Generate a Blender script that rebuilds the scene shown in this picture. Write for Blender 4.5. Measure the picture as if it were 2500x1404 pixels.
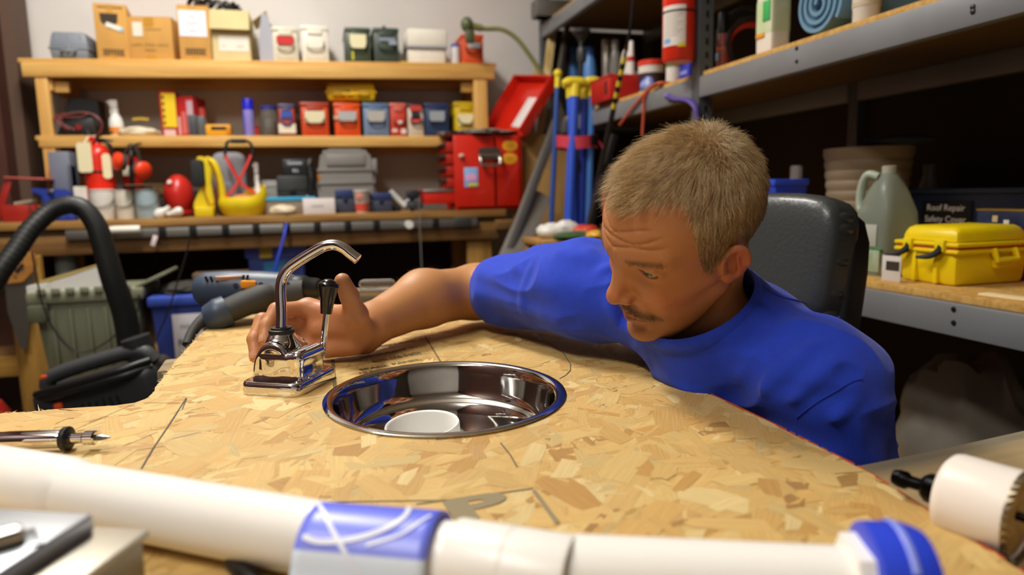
import bpy, bmesh, math, random
import numpy as np
from mathutils import Vector, Matrix
for _o in list(bpy.data.objects): bpy.data.objects.remove(_o)
SC = bpy.context.scene
COL = SC.collection
random.seed(7); RNG = np.random.default_rng(11)
PI = math.pi
# ---------------------------------------------------------------- camera
F = 1667.0; CZ = 1.03
YAW, PIT, ROL = math.radians(15.4), math.radians(7.9), math.radians(1.2)
_cy,_sy,_cp,_sp,_cr,_sr = math.cos(YAW),math.sin(YAW),math.cos(PIT),math.sin(PIT),math.cos(ROL),math.sin(ROL)
FW = Vector((_sy*_cp,_cy*_cp,-_sp)); _r0 = Vector((_cy,-_sy,0)); _u0 = Vector((_sy*_sp,_cy*_sp,_cp))
RT = _r0*_cr-_u0*_sr; UP = _u0*_cr+_r0*_sr
EYE = Vector((0,0,CZ))
cam = bpy.data.cameras.new('camera'); camo = bpy.data.objects.new('camera', cam); COL.objects.link(camo)
m3 = Matrix((RT,UP,-FW)).transposed(); camo.matrix_world = Matrix.Translation(EYE) @ m3.to_4x4()
cam.sensor_width = 36; cam.lens = 36*F/2500; cam.clip_start = .02; cam.clip_end = 60
cam.dof.use_dof = True; cam.dof.focus_distance = .885; cam.dof.aperture_fstop = 3.1; cam.dof.aperture_blades = 8
SC.camera = camo
def ray(px,py): return FW+RT*((px-1250)/F)+UP*((702-py)/F)
def ad(px,py,d): return EYE+ray(px,py)*d
def ax(px,py,X): r=ray(px,py); return EYE+r*(X/r.x)
def ay(px,py,Y): r=ray(px,py); return EYE+r*(Y/r.y)
def az(px,py,Z): r=ray(px,py); return EYE+r*((Z-CZ)/r.z)
# ---------------------------------------------------------------- light
SC.view_settings.view_transform = 'Standard'; SC.view_settings.look = 'None'
SC.view_settings.gamma = 1; SC.view_settings.use_curve_mapping = False
SC.view_settings.exposure = 0.0
W = bpy.data.worlds.new('room_air'); SC.world = W; W.use_nodes = True
W.node_tree.nodes['Background'].inputs[0].default_value = (.9,.85,.78,1); W.node_tree.nodes['Background'].inputs[1].default_value = .02
def area(name, loc, sx, sy, power, col, rot=(0,0,0)):
    l = bpy.data.lights.new(name,'AREA'); l.shape='RECTANGLE'; l.size=sx; l.size_y=sy; l.energy=power; l.color=col
    o = bpy.data.objects.new(name,l); COL.objects.link(o); o.location=loc; o.rotation_euler=rot; return o
WARM = (1,.962,.90)
area('ceiling_tube', (-.55,2.3,3.2), .35, 1.3, 80, WARM)
area('ceiling_tube.001', (-1.25,-.15,3.2), .35, 1.3, 46, WARM)
area('ceiling_tube_glow', (-.55,2.3,3.0), .35, 1.3, 30, WARM, (PI,0,0)); area('ceiling_tube_glow.001', (-1.25,-.15,3.0), .35, 1.3, 26, WARM, (PI,0,0))
# ---------------------------------------------------------------- materials
def lin(c):
    if isinstance(c,str): c=[int(c[i:i+2],16) for i in (0,2,4)]
    return tuple(((v/255)/12.92 if v/255<=.04045 else ((v/255+.055)/1.055)**2.4) for v in c)+(1,)
MATS = {}
def mat(key, col=None, rough=.5, metal=0, var=.0, vs=12, bump=0, bs=60, col2=None, spec=.5, trans=0, ior=1.45, coat=0, stretch=None, alpha=1, sss=0, emit=0):
    if key in MATS: return MATS[key]
    if col is None: col=key
    m = bpy.data.materials.new(key); m.use_nodes=True; nt=m.node_tree; b=nt.nodes['Principled BSDF']
    c = lin(col); I=b.inputs
    I['Base Color'].default_value=c; I['Roughness'].default_value=rough; I['Metallic'].default_value=metal
    I['Specular IOR Level'].default_value=spec; I['Transmission Weight'].default_value=trans; I['IOR'].default_value=ior
    I['Coat Weight'].default_value=coat; I['Alpha'].default_value=alpha
    if sss: I['Subsurface Weight'].default_value=sss; I['Subsurface Radius'].default_value=(.012,.004,.002); I['Subsurface Scale'].default_value=1
    if var or col2 or bump:
        tc=nt.nodes.new('ShaderNodeTexCoord'); src=tc.outputs['Object']
        if stretch:
            mp=nt.nodes.new('ShaderNodeMapping'); mp.inputs['Scale'].default_value=stretch; nt.links.new(src,mp.inputs[0]); src=mp.outputs[0]
        if var or col2:
            n=nt.nodes.new('ShaderNodeTexNoise'); n.inputs['Scale'].default_value=vs; n.inputs['Detail'].default_value=5; n.inputs['Distortion'].default_value=.6
            nt.links.new(src,n.inputs['Vector'])
            r=nt.nodes.new('ShaderNodeValToRGB'); r.color_ramp.elements[0].position=.36; r.color_ramp.elements[1].position=.66
            c2 = lin(col2) if col2 else tuple(min(1,v*(1+var)) for v in c[:3])+(1,)
            c1 = c if col2 else tuple(v*(1-var) for v in c[:3])+(1,)
            r.color_ramp.elements[0].color=c1; r.color_ramp.elements[1].color=c2
            nt.links.new(n.outputs[0],r.inputs[0]); nt.links.new(r.outputs[0],I['Base Color'])
        if bump:
            n2=nt.nodes.new('ShaderNodeTexNoise'); n2.inputs['Scale'].default_value=bs; n2.inputs['Detail'].default_value=4
            nt.links.new(src,n2.inputs['Vector'])
            bp=nt.nodes.new('ShaderNodeBump'); bp.inputs['Strength'].default_value=bump; bp.inputs['Distance'].default_value=.004
            nt.links.new(n2.outputs[0],bp.inputs['Height']); nt.links.new(bp.outputs[0],I['Normal'])
    MATS[key]=m; return m
def pl(c, rough=.45, **k): return mat('plastic_'+c+str(rough), c, rough, **k)
def met(c, rough=.3, **k): return mat('metal_'+c+str(rough), c, rough, 1, **k)
def paint(c, rough=.4, **k): return mat('paint_'+c, c, rough, var=.08, vs=9, **k)
def wood(key, c1, c2, axis='x', sc=26):
    s={'x':(.08,1,1),'y':(1,.08,1),'z':(1,1,.08)}[axis]
    return mat('wood_'+key+axis, c1, .6, col2=c2, vs=sc, stretch=s, bump=.15, bs=sc*2)
CHROME = met('e6e6ea',.03)
BLACK = pl('141414',.4)
PAPER = mat('paper','e9e6dc',.8)
# ---------------------------------------------------------------- geometry accumulator
def basis(d):
    d=Vector(d).normalized(); a=Vector((0,0,1)) if abs(d.z)<.95 else Vector((1,0,0))
    x=a.cross(d).normalized(); return x, d.cross(x), d
def smooth_path(pts, n=6):
    P=[Vector(p) for p in pts]
    if len(P)<3: return P
    Q=[P[0]*2-P[1]]+P+[P[-1]*2-P[-2]]; out=[]
    for i in range(1,len(Q)-2):
        a,b,c,d=Q[i-1],Q[i],Q[i+1],Q[i+2]
        for k in range(n):
            t=k/n; out.append(.5*((2*b)+(c-a)*t+(2*a-5*b+4*c-d)*t*t+(3*b-a-3*c+d)*t**3))
    out.append(P[-1]); return out
class G:
    def __init__(s): s.v=[]; s.f=[]
    def add(s, vs, fs, M=None):
        o=len(s.v); s.v += [tuple(M@Vector(p)) if M else tuple(p) for p in vs]; s.f += [tuple(i+o for i in f) for f in fs]; return s
    def bm(s, bm, M=None):
        bm.verts.ensure_lookup_table(); bm.verts.index_update()
        s.add([v.co[:] for v in bm.verts],[[v.index for v in f.verts] for f in bm.faces],M); bm.free(); return s
    def box(s, c, d, b=0, rz=0, M=None, seg=2, taper=None):
        bm=bmesh.new(); bmesh.ops.create_cube(bm,size=1)
        for v in bm.verts:
            k=1.0
            if taper and v.co.z<0: k=taper
            v.co=Vector((v.co.x*d[0]*k,v.co.y*d[1]*k,v.co.z*d[2]))
        if b: bmesh.ops.bevel(bm,geom=bm.edges[:],offset=min(b,min(d)*.45),segments=seg,profile=.5,affect='EDGES')
        T=Matrix.Translation(c)@Matrix.Rotation(rz,4,'Z')
        return s.bm(bm, (M@T) if M else T)
    def lathe(s, prof, c=(0,0,0), n=28, ax=(0,0,1), M=None, sy=1, cap=True):
        x,y,z=basis(ax); c=Vector(c); vs=[];fs=[]; m=len(prof)
        if ax==(0,0,1): x,y=Vector((1,0,0)),Vector((0,1,0))
        for i in range(n):
            a=2*PI*i/n; ca,sa=math.cos(a),math.sin(a)*sy
            for r,h in prof: vs.append(c+x*(r*ca)+y*(r*sa)+z*h)
        for i in range(n):
            j=(i+1)%n
            for k in range(m-1): fs.append((i*m+k,j*m+k,j*m+k+1,i*m+k+1))
        if cap:
            if prof[0][0]>1e-6: fs.append([i*m for i in range(n)][::-1])
            if prof[-1][0]>1e-6: fs.append([i*m+m-1 for i in range(n)])
        return s.add(vs,fs,M)
    def cyl(s,p0,p1,r0,r1=None,n=20,M=None):
        p0,p1=Vector(p0),Vector(p1); r1=r0 if r1 is None else r1; L=(p1-p0).length
        return s.lathe([(r0,0),(r1,L)],p0,n,tuple((p1-p0).normalized()),M)
    def tube(s,pts,r,n=10,sm=5,M=None,flat=1):
        P=smooth_path(pts,sm) if sm else [Vector(p) for p in pts]
        m=len(P); vs=[];fs=[]; t=(P[1]-P[0]).normalized(); x,y,_=basis(t)
        for i,p in enumerate(P):
            t2=(P[min(i+1,m-1)]-P[max(i-1,0)]).normalized()
            q=t.rotation_difference(t2); x=q@x; y=q@y; t=t2
            if callable(r): rr=r(i/(m-1))
            elif isinstance(r,(list,tuple)):
                u=i/(m-1)*(len(r)-1); k=min(int(u),len(r)-2); rr=r[k]+(r[k+1]-r[k])*(u-k)
            else: rr=r
            for k in range(n):
                a=2*PI*k/n; vs.append(p+x*(rr*math.cos(a))+y*(rr*flat*math.sin(a)))
        for i in range(m-1):
            for k in range(n): fs.append((i*n+k,i*n+(k+1)%n,(i+1)*n+(k+1)%n,(i+1)*n+k))
        fs.append(tuple(range(n))[::-1]); fs.append(tuple(range((m-1)*n,m*n)))
        return s.add(vs,fs,M)
    def ball(s,c,r,n=20,M=None,R=None):
        if not isinstance(r,(tuple,list)): r=(r,r,r)
        bm=bmesh.new(); bmesh.ops.create_uvsphere(bm,u_segments=n,v_segments=max(6,n*2//3),radius=1)
        T=Matrix.Translation(c)@(R.to_4x4() if R else Matrix())@Matrix.Diagonal((*r,1))
        return s.bm(bm,(M@T) if M else T)
    def prism(s, poly, h, M=None, b=0):   # polygon in xy extruded along +z by h
        bm=bmesh.new(); vs=[bm.verts.new((x,y,0)) for x,y in poly]; f=bm.faces.new(vs)
        r=bmesh.ops.extrude_face_region(bm,geom=[f]); 
        for e in r['geom']:
            if isinstance(e,bmesh.types.BMVert): e.co.z+=h
        bmesh.ops.recalc_face_normals(bm,faces=bm.faces[:])
        if b: bmesh.ops.bevel(bm,geom=bm.edges[:],offset=b,segments=2,affect='EDGES',clamp_overlap=True)
        return s.bm(bm,M)
    def grid(s, fn, nu, nv, thick=0):      # fn(u,v)->point ; optional thickness along -normal
        vs=[Vector(fn(i/nu,j/nv)) for i in range(nu+1) for j in range(nv+1)]; w=nv+1
        fs=[(i*w+j,(i+1)*w+j,(i+1)*w+j+1,i*w+j+1) for i in range(nu) for j in range(nv)]
        if thick:
            bm=bmesh.new(); bv=[bm.verts.new(v) for v in vs]
            for f in fs: bm.faces.new([bv[k] for k in f])
            bm.normal_update(); bmesh.ops.solidify(bm,geom=bm.faces[:],thickness=thick); return s.bm(bm)
        return s.add(vs,fs)
FLIP = {}
def mesh_of(name, g, m, ang=38):
    me=bpy.data.meshes.new(name); me.from_pydata([tuple(p) for p in g.v],[],g.f); me.materials.append(m)
    if ang: me.shade_smooth(); me.set_sharp_from_angle(angle=math.radians(ang))
    return me
def tag(o,label=None,cat=None,group=None,kind=None):
    if label: o['label']=label
    if cat: o['category']=cat
    if group: o['group']=group
    if kind: o['kind']=kind
    return o
def obj(name,g,m,parent=None,W=False,ang=38,label=None,kind=None):
    if W and parent is not None:
        Mi=MW(parent).inverted(); g.v=[tuple(Mi@Vector(p)) for p in g.v]
    o=bpy.data.objects.new(name,mesh_of(name,g,m,ang)); COL.objects.link(o)
    if parent is not None: o.parent=parent
    if label: o['label']=label
    if kind: o['kind']=kind
    return o
def MW(o):
    L=o.matrix_basis.copy(); return (MW(o.parent)@L) if o.parent else L
def thing(name,label,cat,loc=(0,0,0),rz=0,group=None,rot=None):
    o=bpy.data.objects.new(name,None); COL.objects.link(o); o.empty_display_size=.02
    o.location=loc; o.rotation_euler=rot if rot else (0,0,rz); return tag(o,label,cat,group)
def one(name,label,cat,g,m,loc=(0,0,0),rz=0,group=None,ang=38,rot=None):
    o=obj(name,g,m,None,ang=ang); o.location=loc; o.rotation_euler=rot if rot else (0,0,rz); return tag(o,label,cat,group)
def struct(name,g,m,label=None,ang=38):
    return tag(obj(name,g,m,None,ang=ang),label,None,None,'structure')
def text(s,size,m,parent,M,name='lettering',sx=1,bold=0,spacing=1):
    c=bpy.data.curves.new(name,'FONT'); c.body=s; c.size=size; c.align_x='CENTER'; c.align_y='CENTER'; c.offset=bold; c.space_character=spacing; c.resolution_u=3
    o=bpy.data.objects.new(name,c); COL.objects.link(o); me=bpy.data.meshes.new_from_object(o.evaluated_get(bpy.context.evaluated_depsgraph_get()))
    bpy.data.objects.remove(o); me.name=name; me.materials.clear(); me.materials.append(m)
    o=bpy.data.objects.new(name,me); COL.objects.link(o); o.parent=parent; o['kind']='stuff'
    o.matrix_local=M@Matrix.Diagonal((sx,1,1,1)); return o
def frontM(x,y,z,rz=0): return Matrix.Translation((x,y,z))@Matrix.Rotation(rz,4,'Z')@Matrix.Rotation(PI/2,4,'X')   # upright facing -y
# ---------------------------------------------------------------- smooth solid modeller (signed distance + surface nets)
def npv(p): return np.array(tuple(p),dtype=np.float32)
def s_cap(P,a,b,ra,rb=None):
    a,b=npv(a),npv(b); rb=ra if rb is None else rb
    ab=b-a; t=np.clip((P-a)@ab/max(float(ab@ab),1e-12),0,1)
    return np.linalg.norm(P-a-t[:,None]*ab,axis=1)-(ra+(rb-ra)*t)
def s_ell(P,c,r,R=None):
    q=P-npv(c)
    if R is not None: q=q@np.array(R,dtype=np.float32)   # columns of R = axes
    r=np.array(r,dtype=np.float32); k0=np.linalg.norm(q/r,axis=1); k1=np.linalg.norm(q/(r*r),axis=1)
    return k0*(k0-1)/np.maximum(k1,1e-9)
def s_box(P,c,h,rad=0,R=None):
    q=P-npv(c)
    if R is not None: q=q@np.array(R,dtype=np.float32)
    d=np.abs(q)-(np.array(h,dtype=np.float32)-rad)
    return np.linalg.norm(np.maximum(d,0),axis=1)+np.minimum(d.max(axis=1),0)-rad
def su(a,b,k):
    h=np.clip(.5+.5*(b-a)/k,0,1); return b+(a-b)*h-k*h*(1-h)
def ss(a,b,k):   # a minus b
    return -su(-a,b,k)
def si(a,b,k): return -su(-a,-b,k)
def noise3(P,sc,seed=0):
    r=np.random.default_rng(seed); o=np.zeros(len(P),dtype=np.float32)
    for i in range(7):
        d=r.normal(size=3); d/=np.linalg.norm(d); f=sc*r.uniform(.6,1.7); w=P@(d*f).astype(np.float32)+r.uniform(0,6.28)
        o+=np.sin(w+1.3*np.sin(P@(np.roll(d,1)*f*.8).astype(np.float32)+r.uniform(0,6)))
    return o/7
def nets(sdf,lo,hi,h,newton=2,margin=1.5):
    lo=np.array(lo,dtype=np.float32); hi=np.array(hi,dtype=np.float32); B=8
    nb=np.maximum(1,np.ceil((hi-lo)/(h*B)).astype(int)); bi=np.stack(np.meshgrid(*[np.arange(k) for k in nb],indexing='ij'),-1).reshape(-1,3)
    cen=lo+(bi+.5)*h*B; d=sdf(cen.astype(np.float32)); bi=bi[np.abs(d)<h*B*.87*margin+.002]
    g=np.arange(B+1); off=np.stack(np.meshgrid(g,g,g,indexing='ij'),-1).reshape(-1,3)
    N=nb*B+2; ids_all=[];pos_all=[];edges=[]
    cub=np.array([(i,j,k) for i in (0,1) for j in (0,1) for k in (0,1)])
    ced=[(a,b) for a in range(8) for b in range(a+1,8) if abs(cub[a]-cub[b]).sum()==1]
    for s in range(0,len(bi),400):
        bb=bi[s:s+400]; base=bb*B
        P=(lo+(base[:,None,:]+off[None])*h).astype(np.float32).reshape(-1,3)
        D=sdf(P).reshape(len(bb),B+1,B+1,B+1)
        C=np.stack([D[:,i:i+B,j:j+B,k:k+B] for i,j,k in cub],-1)
        neg=(C<0); act=neg.any(-1)&~neg.all(-1); idx=np.argwhere(act)
        if len(idx)==0: continue
        v=C[act]; acc=np.zeros((len(idx),3));cnt=np.zeros(len(idx))
        for a,b in ced:
            x=(v[:,a]<0)!=(v[:,b]<0); t=np.where(x,v[:,a]/np.where(x,v[:,a]-v[:,b],1),0)
            acc+=x[:,None]*(cub[a]+t[:,None]*(cub[b]-cub[a])); cnt+=x
        cell=base[idx[:,0]]+idx[:,1:]
        pos_all.append(lo+(cell+acc/cnt[:,None])*h); ids_all.append((cell[:,0]*N[1]+cell[:,1])*N[2]+cell[:,2])
        for axn in range(3):
            A=D[:,:B,:B,:B]; Bq=[D[:,1:,:B,:B],D[:,:B,1:,:B],D[:,:B,:B,1:]][axn]
            e=np.argwhere((A<0)!=(Bq<0))
            if len(e): edges.append((axn,base[e[:,0]]+e[:,1:],(A<0)[tuple(e.T)]))
    ids=np.concatenate(ids_all); pos=np.concatenate(pos_all).astype(np.float32)
    o=np.argsort(ids); ids=ids[o]; pos=pos[o]; quads=[]
    st=np.array([N[1]*N[2],N[2],1])
    for axn,c,inside in edges:
        a1,a2=(axn+1)%3,(axn+2)%3; lin_=c@st; ok=(c[:,a1]>0)&(c[:,a2]>0)
        q=np.stack([lin_-st[a1]-st[a2],lin_-st[a2],lin_,lin_-st[a1]],1)
        k=np.searchsorted(ids,q); k=np.minimum(k,len(ids)-1); ok&=(ids[k]==q).all(1)
        k=np.where(inside[:,None],k,k[:,::-1]); quads.append(k[ok])
    quads=np.concatenate(quads)
    for _ in range(newton):
        e=h*.35; d0=sdf(pos); gr=np.stack([sdf(pos+np.eye(3,dtype=np.float32)[i]*e)-d0 for i in range(3)],1)/e
        n2=np.maximum((gr*gr).sum(1),.15); stp=np.clip(d0/n2,-h,h); pos=(pos-gr*stp[:,None]).astype(np.float32)
    return pos,quads
def np_mesh(name,pos,quads,m,smooth=True):
    me=bpy.data.meshes.new(name); nv,nq=len(pos),len(quads); k=quads.shape[1]
    me.vertices.add(nv); me.vertices.foreach_set('co',pos.astype(np.float32).ravel())
    me.loops.add(nq*k); me.loops.foreach_set('vertex_index',quads.astype(np.int32).ravel())
    me.polygons.add(nq); me.polygons.foreach_set('loop_start',np.arange(0,nq*k,k,dtype=np.int32))
    try: me.polygons.foreach_set('loop_total',np.full(nq,k,dtype=np.int32))
    except Exception: pass
    me.update(calc_edges=True); me.validate()
    if m: me.materials.append(m)
    if smooth: me.shade_smooth()
    return me
def np_obj(name,pos,quads,m,parent=None,W=False):
    if W and parent is not None:
        A=np.array(MW(parent).inverted()); pos=pos@A[:3,:3].T.astype(np.float32)+A[:3,3].astype(np.float32)
    o=bpy.data.objects.new(name,np_mesh(name,pos,quads,m)); COL.objects.link(o); o.parent=parent; return o
# ---------------------------------------------------------------- the room
WALLM = mat('wall_paint','dad5d0',.85,var=.05,vs=1.5,bump=.12,bs=90)
struct('floor',G().box((.4,1,-.05),(5.4,7.6,.1)),mat('concrete','5c5650',.8,var=.25,vs=3,bump=.2,bs=30))
struct('ceiling',G().box((.4,1,3.45),(5.4,7.6,.1)),mat('ceiling_board','dcd8d0',.9))
struct('wall_back',G().box((.4,4.2,1.7),(5.4,.1,3.6)),WALLM)
struct('wall_left',G().box((-1.85,1,1.7),(.1,7.6,3.6)),mat('brown_steel','4a2a20',.55,var=.15,vs=4))
struct('wall_right',G().box((2.65,1,1.7),(.1,7.6,3.6)),mat('dark_board','4a4034',.9,var=.15,vs=3))
struct('wall_front',G().box((.4,-2.75,1.7),(5.4,.1,3.6)),WALLM)
g=G().box((-1.62,3.93,1.7),(.42,.3,3.4)); c=struct('trim_1',g,mat('brown_steel'),'dark red brown steel building column beside the wooden shelving')
obj('flange',G().box((-1.385,3.99,1.7),(.05,.2,3.4)),mat('brown_flange','5a4436',.6),c)
for zz in (1.02,1.5): obj('bolt',G().cyl((-1.45,3.785,zz),(-1.45,3.77,zz),.012,n=8),met('8a8078'),c)
# ---------------------------------------------------------------- the strand board worktop
TOP=.78; TH=.018
def bz(px,py,z=TOP): return az(px,py,z)
OUT=[(-.80,.952),(-.60,.945),(-.387,.933),(-.30,.925),(-.248,.918),(-.231,.93),(-.226,.955),(-.229,1.02),(-.232,1.085),(-.234,1.16),(-.2335,1.243),(-.2315,1.33),(-.229,1.41),(-.224,1.48),(-.205,1.545),
     (-.10,1.575),(.05,1.52),(.245,1.374),(.482,1.216),(.465,.98),(.448,.752),(.4535,.60),(.4525,.471),(.426,.31),(.405,.15),(.39,.04),(-.80,.04)]
SKX,SKY,SRX,SRY=.1385,.829,.1495,.159
def inside(P):
    x,y=P[...,0],P[...,1]; r=np.zeros(x.shape,bool); n=len(OUT)
    for i in range(n):
        (x0,y0),(x1,y1)=OUT[i],OUT[(i+1)%n]
        c=((y0>y)!=(y1>y)); r^= c&(x<(x1-x0)*(y-y0)/np.where(y1==y0,1e-9,(y1-y0))+x0)
    return r&((((x-SKX)/(SRX-.012))**2+((y-SKY)/(SRY-.012))**2)>1)
osb=thing('strand_board','large light oriented strand board worktop with a sink hole and pencil marks','board',(0,.6,TOP))
# base panel: outline with the sink hole cut, ragged on the sawn side
bm=bmesh.new(); rag=random.Random(3); ring=[]
for i,(x,y) in enumerate(OUT):
    x1,y1=OUT[(i+1)%len(OUT)]; n=max(1,int(math.hypot(x1-x,y1-y)/.008)) if i<18 else 1
    for k in range(n):
        t=k/n; j=.0022 if 0<i<18 else 0
        ring.append((x+(x1-x)*t+rag.uniform(-j,j),y+(y1-y)*t+rag.uniform(-j,j)))
def edge_loop(pts,z): 
    vs=[bm.verts.new((x,y,z)) for x,y in pts]; return vs,[bm.edges.new((vs[i],vs[(i+1)%len(vs)])) for i in range(len(vs))]
hole=[(SKX+(SRX-.012)*math.cos(a*PI/32),SKY+(SRY-.012)*math.sin(a*PI/32)) for a in range(64)]
v1,e1=edge_loop(ring,TOP-.0012); v2,e2=edge_loop(hole,TOP-.0012)
r=bmesh.ops.triangle_fill(bm,use_beauty=True,edges=e1+e2); fs=[f for f in r['geom'] if isinstance(f,bmesh.types.BMFace)]
r=bmesh.ops.extrude_face_region(bm,geom=fs)
for e in r['geom']:
    if isinstance(e,bmesh.types.BMVert): e.co.z=TOP-TH
bmesh.ops.recalc_face_normals(bm,faces=bm.faces[:])
OSBB=mat('strand_core','c79a58',.75,col2='9c6c34',vs=60,bump=.4,bs=150)
pan=obj('panel',G().bm(bm),OSBB,osb,W=True,ang=30)
# strands: thousands of thin wood flakes pressed into the top, real thin polygons
NF=15000; k=8
cx=RNG.uniform(-.8,.52,NF*2); cyy=RNG.uniform(.05,1.55,NF*2); cen=np.stack([cx,cyy],-1); cen=cen[inside(cen)][:NF]; NF=len(cen)
rank=RNG.permutation(NF)/NF
L=np.where(RNG.random(NF)<.30,RNG.uniform(.006,.022,NF),RNG.uniform(.03,.125,NF))*(1-.25*rank); Wd=np.clip(L*RNG.uniform(.16,.55,NF),.003,.036)
an=RNG.normal(.95,.75,NF); ca,sa=np.cos(an),np.sin(an)
bx=np.array([-.5,-.46,0,.46,.5,.44,0,-.44]); by=np.array([0,.42,.5,.42,0,-.42,-.5,-.42])
lx=(bx+RNG.normal(0,.05,(NF,8)))*L[:,None]; ly=(by*RNG.uniform(.8,1.15,(NF,8))+RNG.normal(0,.05,(NF,8)))*Wd[:,None]
ends=RNG.uniform(-.5,.5,(NF,2)); ly[:,0]+=ends[:,0]*Wd; ly[:,4]+=ends[:,1]*Wd
so=np.argsort(-np.arctan2(ly/Wd[:,None],lx/L[:,None]),axis=1); lx=np.take_along_axis(lx,so,1); ly=np.take_along_axis(ly,so,1)   # keep every outline simple
FP=np.stack([lx*ca[:,None]-ly*sa[:,None],lx*sa[:,None]+ly*ca[:,None]],-1)
for _ in range(14):
    o_=~inside(FP+cen[:,None,:]); 
    if not o_.any(): break
    FP=np.where(o_[...,None],FP*.84,FP)
sa=.5*(FP[:,:,0]*np.roll(FP[:,:,1],-1,1)-np.roll(FP[:,:,0],-1,1)*FP[:,:,1]).sum(1); ok=np.abs(sa)>.35*L*Wd   # leave out crumpled slivers
cen,FP,L,Wd,rank,lx,ly=cen[ok],FP[ok],L[ok],Wd[ok],rank[ok],lx[ok],ly[ok]; NF=len(cen)
XY=FP+cen[:,None,:]; zf=(TOP-.0011+rank*.0010)[:,None]+RNG.normal(0,.00007,(NF,8)); zf=np.minimum(zf,TOP+.0002)
pos=np.concatenate([XY,zf[...,None]],-1).reshape(-1,3); pos[:,1]-=.6; pos[:,2]-=TOP
flk=bpy.data.objects.new('strands',np_mesh('strands',pos,np.arange(NF*8).reshape(NF,8)[:, ::-1],None,False)); COL.objects.link(flk); flk.parent=osb; flk['kind']='stuff'
pal=np.array([lin(c) for c in ('dcb878','e0c082','d6ae6c','cb9f5c','e6cd98','c39656','cfb580','d9b474','b08850','cda56c')])
wt=np.array([.2,.19,.15,.09,.12,.05,.08,.08,.02,.02]); ci=RNG.choice(len(pal),NF,p=wt/wt.sum())
big=L>.07; ci[big]=np.where(RNG.random(big.sum())<.75,RNG.choice([0,1,2,7],big.sum()),ci[big])
colv=pal[ci]*RNG.uniform(.76,.90,(NF,1)); colv[:,2]*=.82; colv[:,1]*=.97; colv[:,3]=1
ca_=flk.data.color_attributes.new('tone','FLOAT_COLOR','POINT'); ca_.data.foreach_set('color',np.repeat(colv,8,0).astype(np.float32).ravel())
uv=np.stack([lx*1.0+RNG.uniform(0,50,(NF,1)),ly*1.0+RNG.uniform(0,50,(NF,1))],-1).reshape(-1,2)[np.arange(NF*8).reshape(NF,8)[:, ::-1].ravel()]
ul=flk.data.uv_layers.new(name='UVMap'); ul.data.foreach_set('uv',uv.astype(np.float32).ravel())
m=bpy.data.materials.new('wood_strands'); m.use_nodes=True; nt=m.node_tree; b=nt.nodes['Principled BSDF']; b.inputs['Roughness'].default_value=.62
at=nt.nodes.new('ShaderNodeAttribute'); at.attribute_name='tone'
uvn=nt.nodes.new('ShaderNodeUVMap'); mp=nt.nodes.new('ShaderNodeMapping'); mp.inputs['Scale'].default_value=(22,520,1); nt.links.new(uvn.outputs[0],mp.inputs[0])
no=nt.nodes.new('ShaderNodeTexNoise'); no.inputs['Scale'].default_value=1; no.inputs['Detail'].default_value=4; nt.links.new(mp.outputs[0],no.inputs['Vector'])
rp=nt.nodes.new('ShaderNodeMapRange'); rp.inputs[1].default_value=.3; rp.inputs[2].default_value=.7; rp.inputs[3].default_value=.86; rp.inputs[4].default_value=1.08; nt.links.new(no.outputs[0],rp.inputs[0])
mx=nt.nodes.new('ShaderNodeMixRGB'); mx.blend_type='MULTIPLY'; mx.inputs[0].default_value=1; nt.links.new(at.outputs['Color'],mx.inputs[1]); nt.links.new(rp.outputs[0],mx.inputs[2])
nt.links.new(mx.outputs[0],b.inputs['Base Color'])
bp=nt.nodes.new('ShaderNodeBump'); bp.inputs['Strength'].default_value=.35; bp.inputs['Distance'].default_value=.0006; nt.links.new(no.outputs[0],bp.inputs['Height']); nt.links.new(bp.outputs[0],b.inputs['Normal'])
flk.data.materials.append(m)
# splinters standing out of the sawn edge
g=G(); rs=random.Random(5)
for i in range(420):
    q=rs.choice(ring[:int(len(ring)*.93)]); 
    if q[1]<.9 or q[0]>.24: continue
    a=rs.uniform(0,2*PI); l=rs.uniform(.003,.012); z=TOP-rs.uniform(0,.006)
    p=Vector((q[0],q[1],z)); d=Vector((math.cos(a)*l,math.sin(a)*l,rs.uniform(-.2,.6)*l)); s_=Vector((-d.y,d.x,0)).normalized()*rs.uniform(.0004,.0012)
    g.add([p-s_,p+s_,p+d,p-s_-Vector((0,0,.001)),p+s_-Vector((0,0,.001))],[(0,1,2),(3,2,4),(0,2,3),(1,4,2)])
obj('splinters',g,mat('splinter','dcc08a',.7),osb,W=True,ang=0,kind='stuff')
# red chalk line on the straight sawn edge
def strip(pts,w,z=TOP+.0005):
    g=G(); P=[Vector((p[0],p[1],z)) for p in pts]
    for i in range(len(P)-1):
        d=(P[i+1]-P[i]); s_=Vector((-d.y,d.x,0)).normalized()*(w/2); g.add([P[i]-s_,P[i+1]-s_,P[i+1]+s_,P[i]+s_],[(0,1,2,3)])
    return g
PENC=mat('pencil','5b5348',.7); INK=mat('stamp_ink','5a4a2e',.75,col2='8a7648',vs=160)
edge=[OUT[i] for i in (18,19,20,21,22,23,24)]
g=G()
for i in range(len(edge)-1):
    a,b_=Vector((*edge[i],0)),Vector((*edge[i+1],0)); n_=Vector((a.y-b_.y,b_.x-a.x,0)).normalized()*.0006
    for k in range(30):
        if (k*k*7+i*3)%11==0: continue
        p,q=a.lerp(b_,k/30)+n_,a.lerp(b_,(k+1)/30)+n_
        if i<1 and k<3: continue
        g.add([(p.x,p.y,TOP-.0013),(q.x,q.y,TOP-.0013),(q.x,q.y,TOP+.0004),(p.x,p.y,TOP+.0004)],[(0,1,2,3)])
obj('red_edge_line',g,mat('red_chalk','d4502a',.8),osb,W=True,ang=0,label='red marking line along the sawn edge',kind='stuff')
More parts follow.
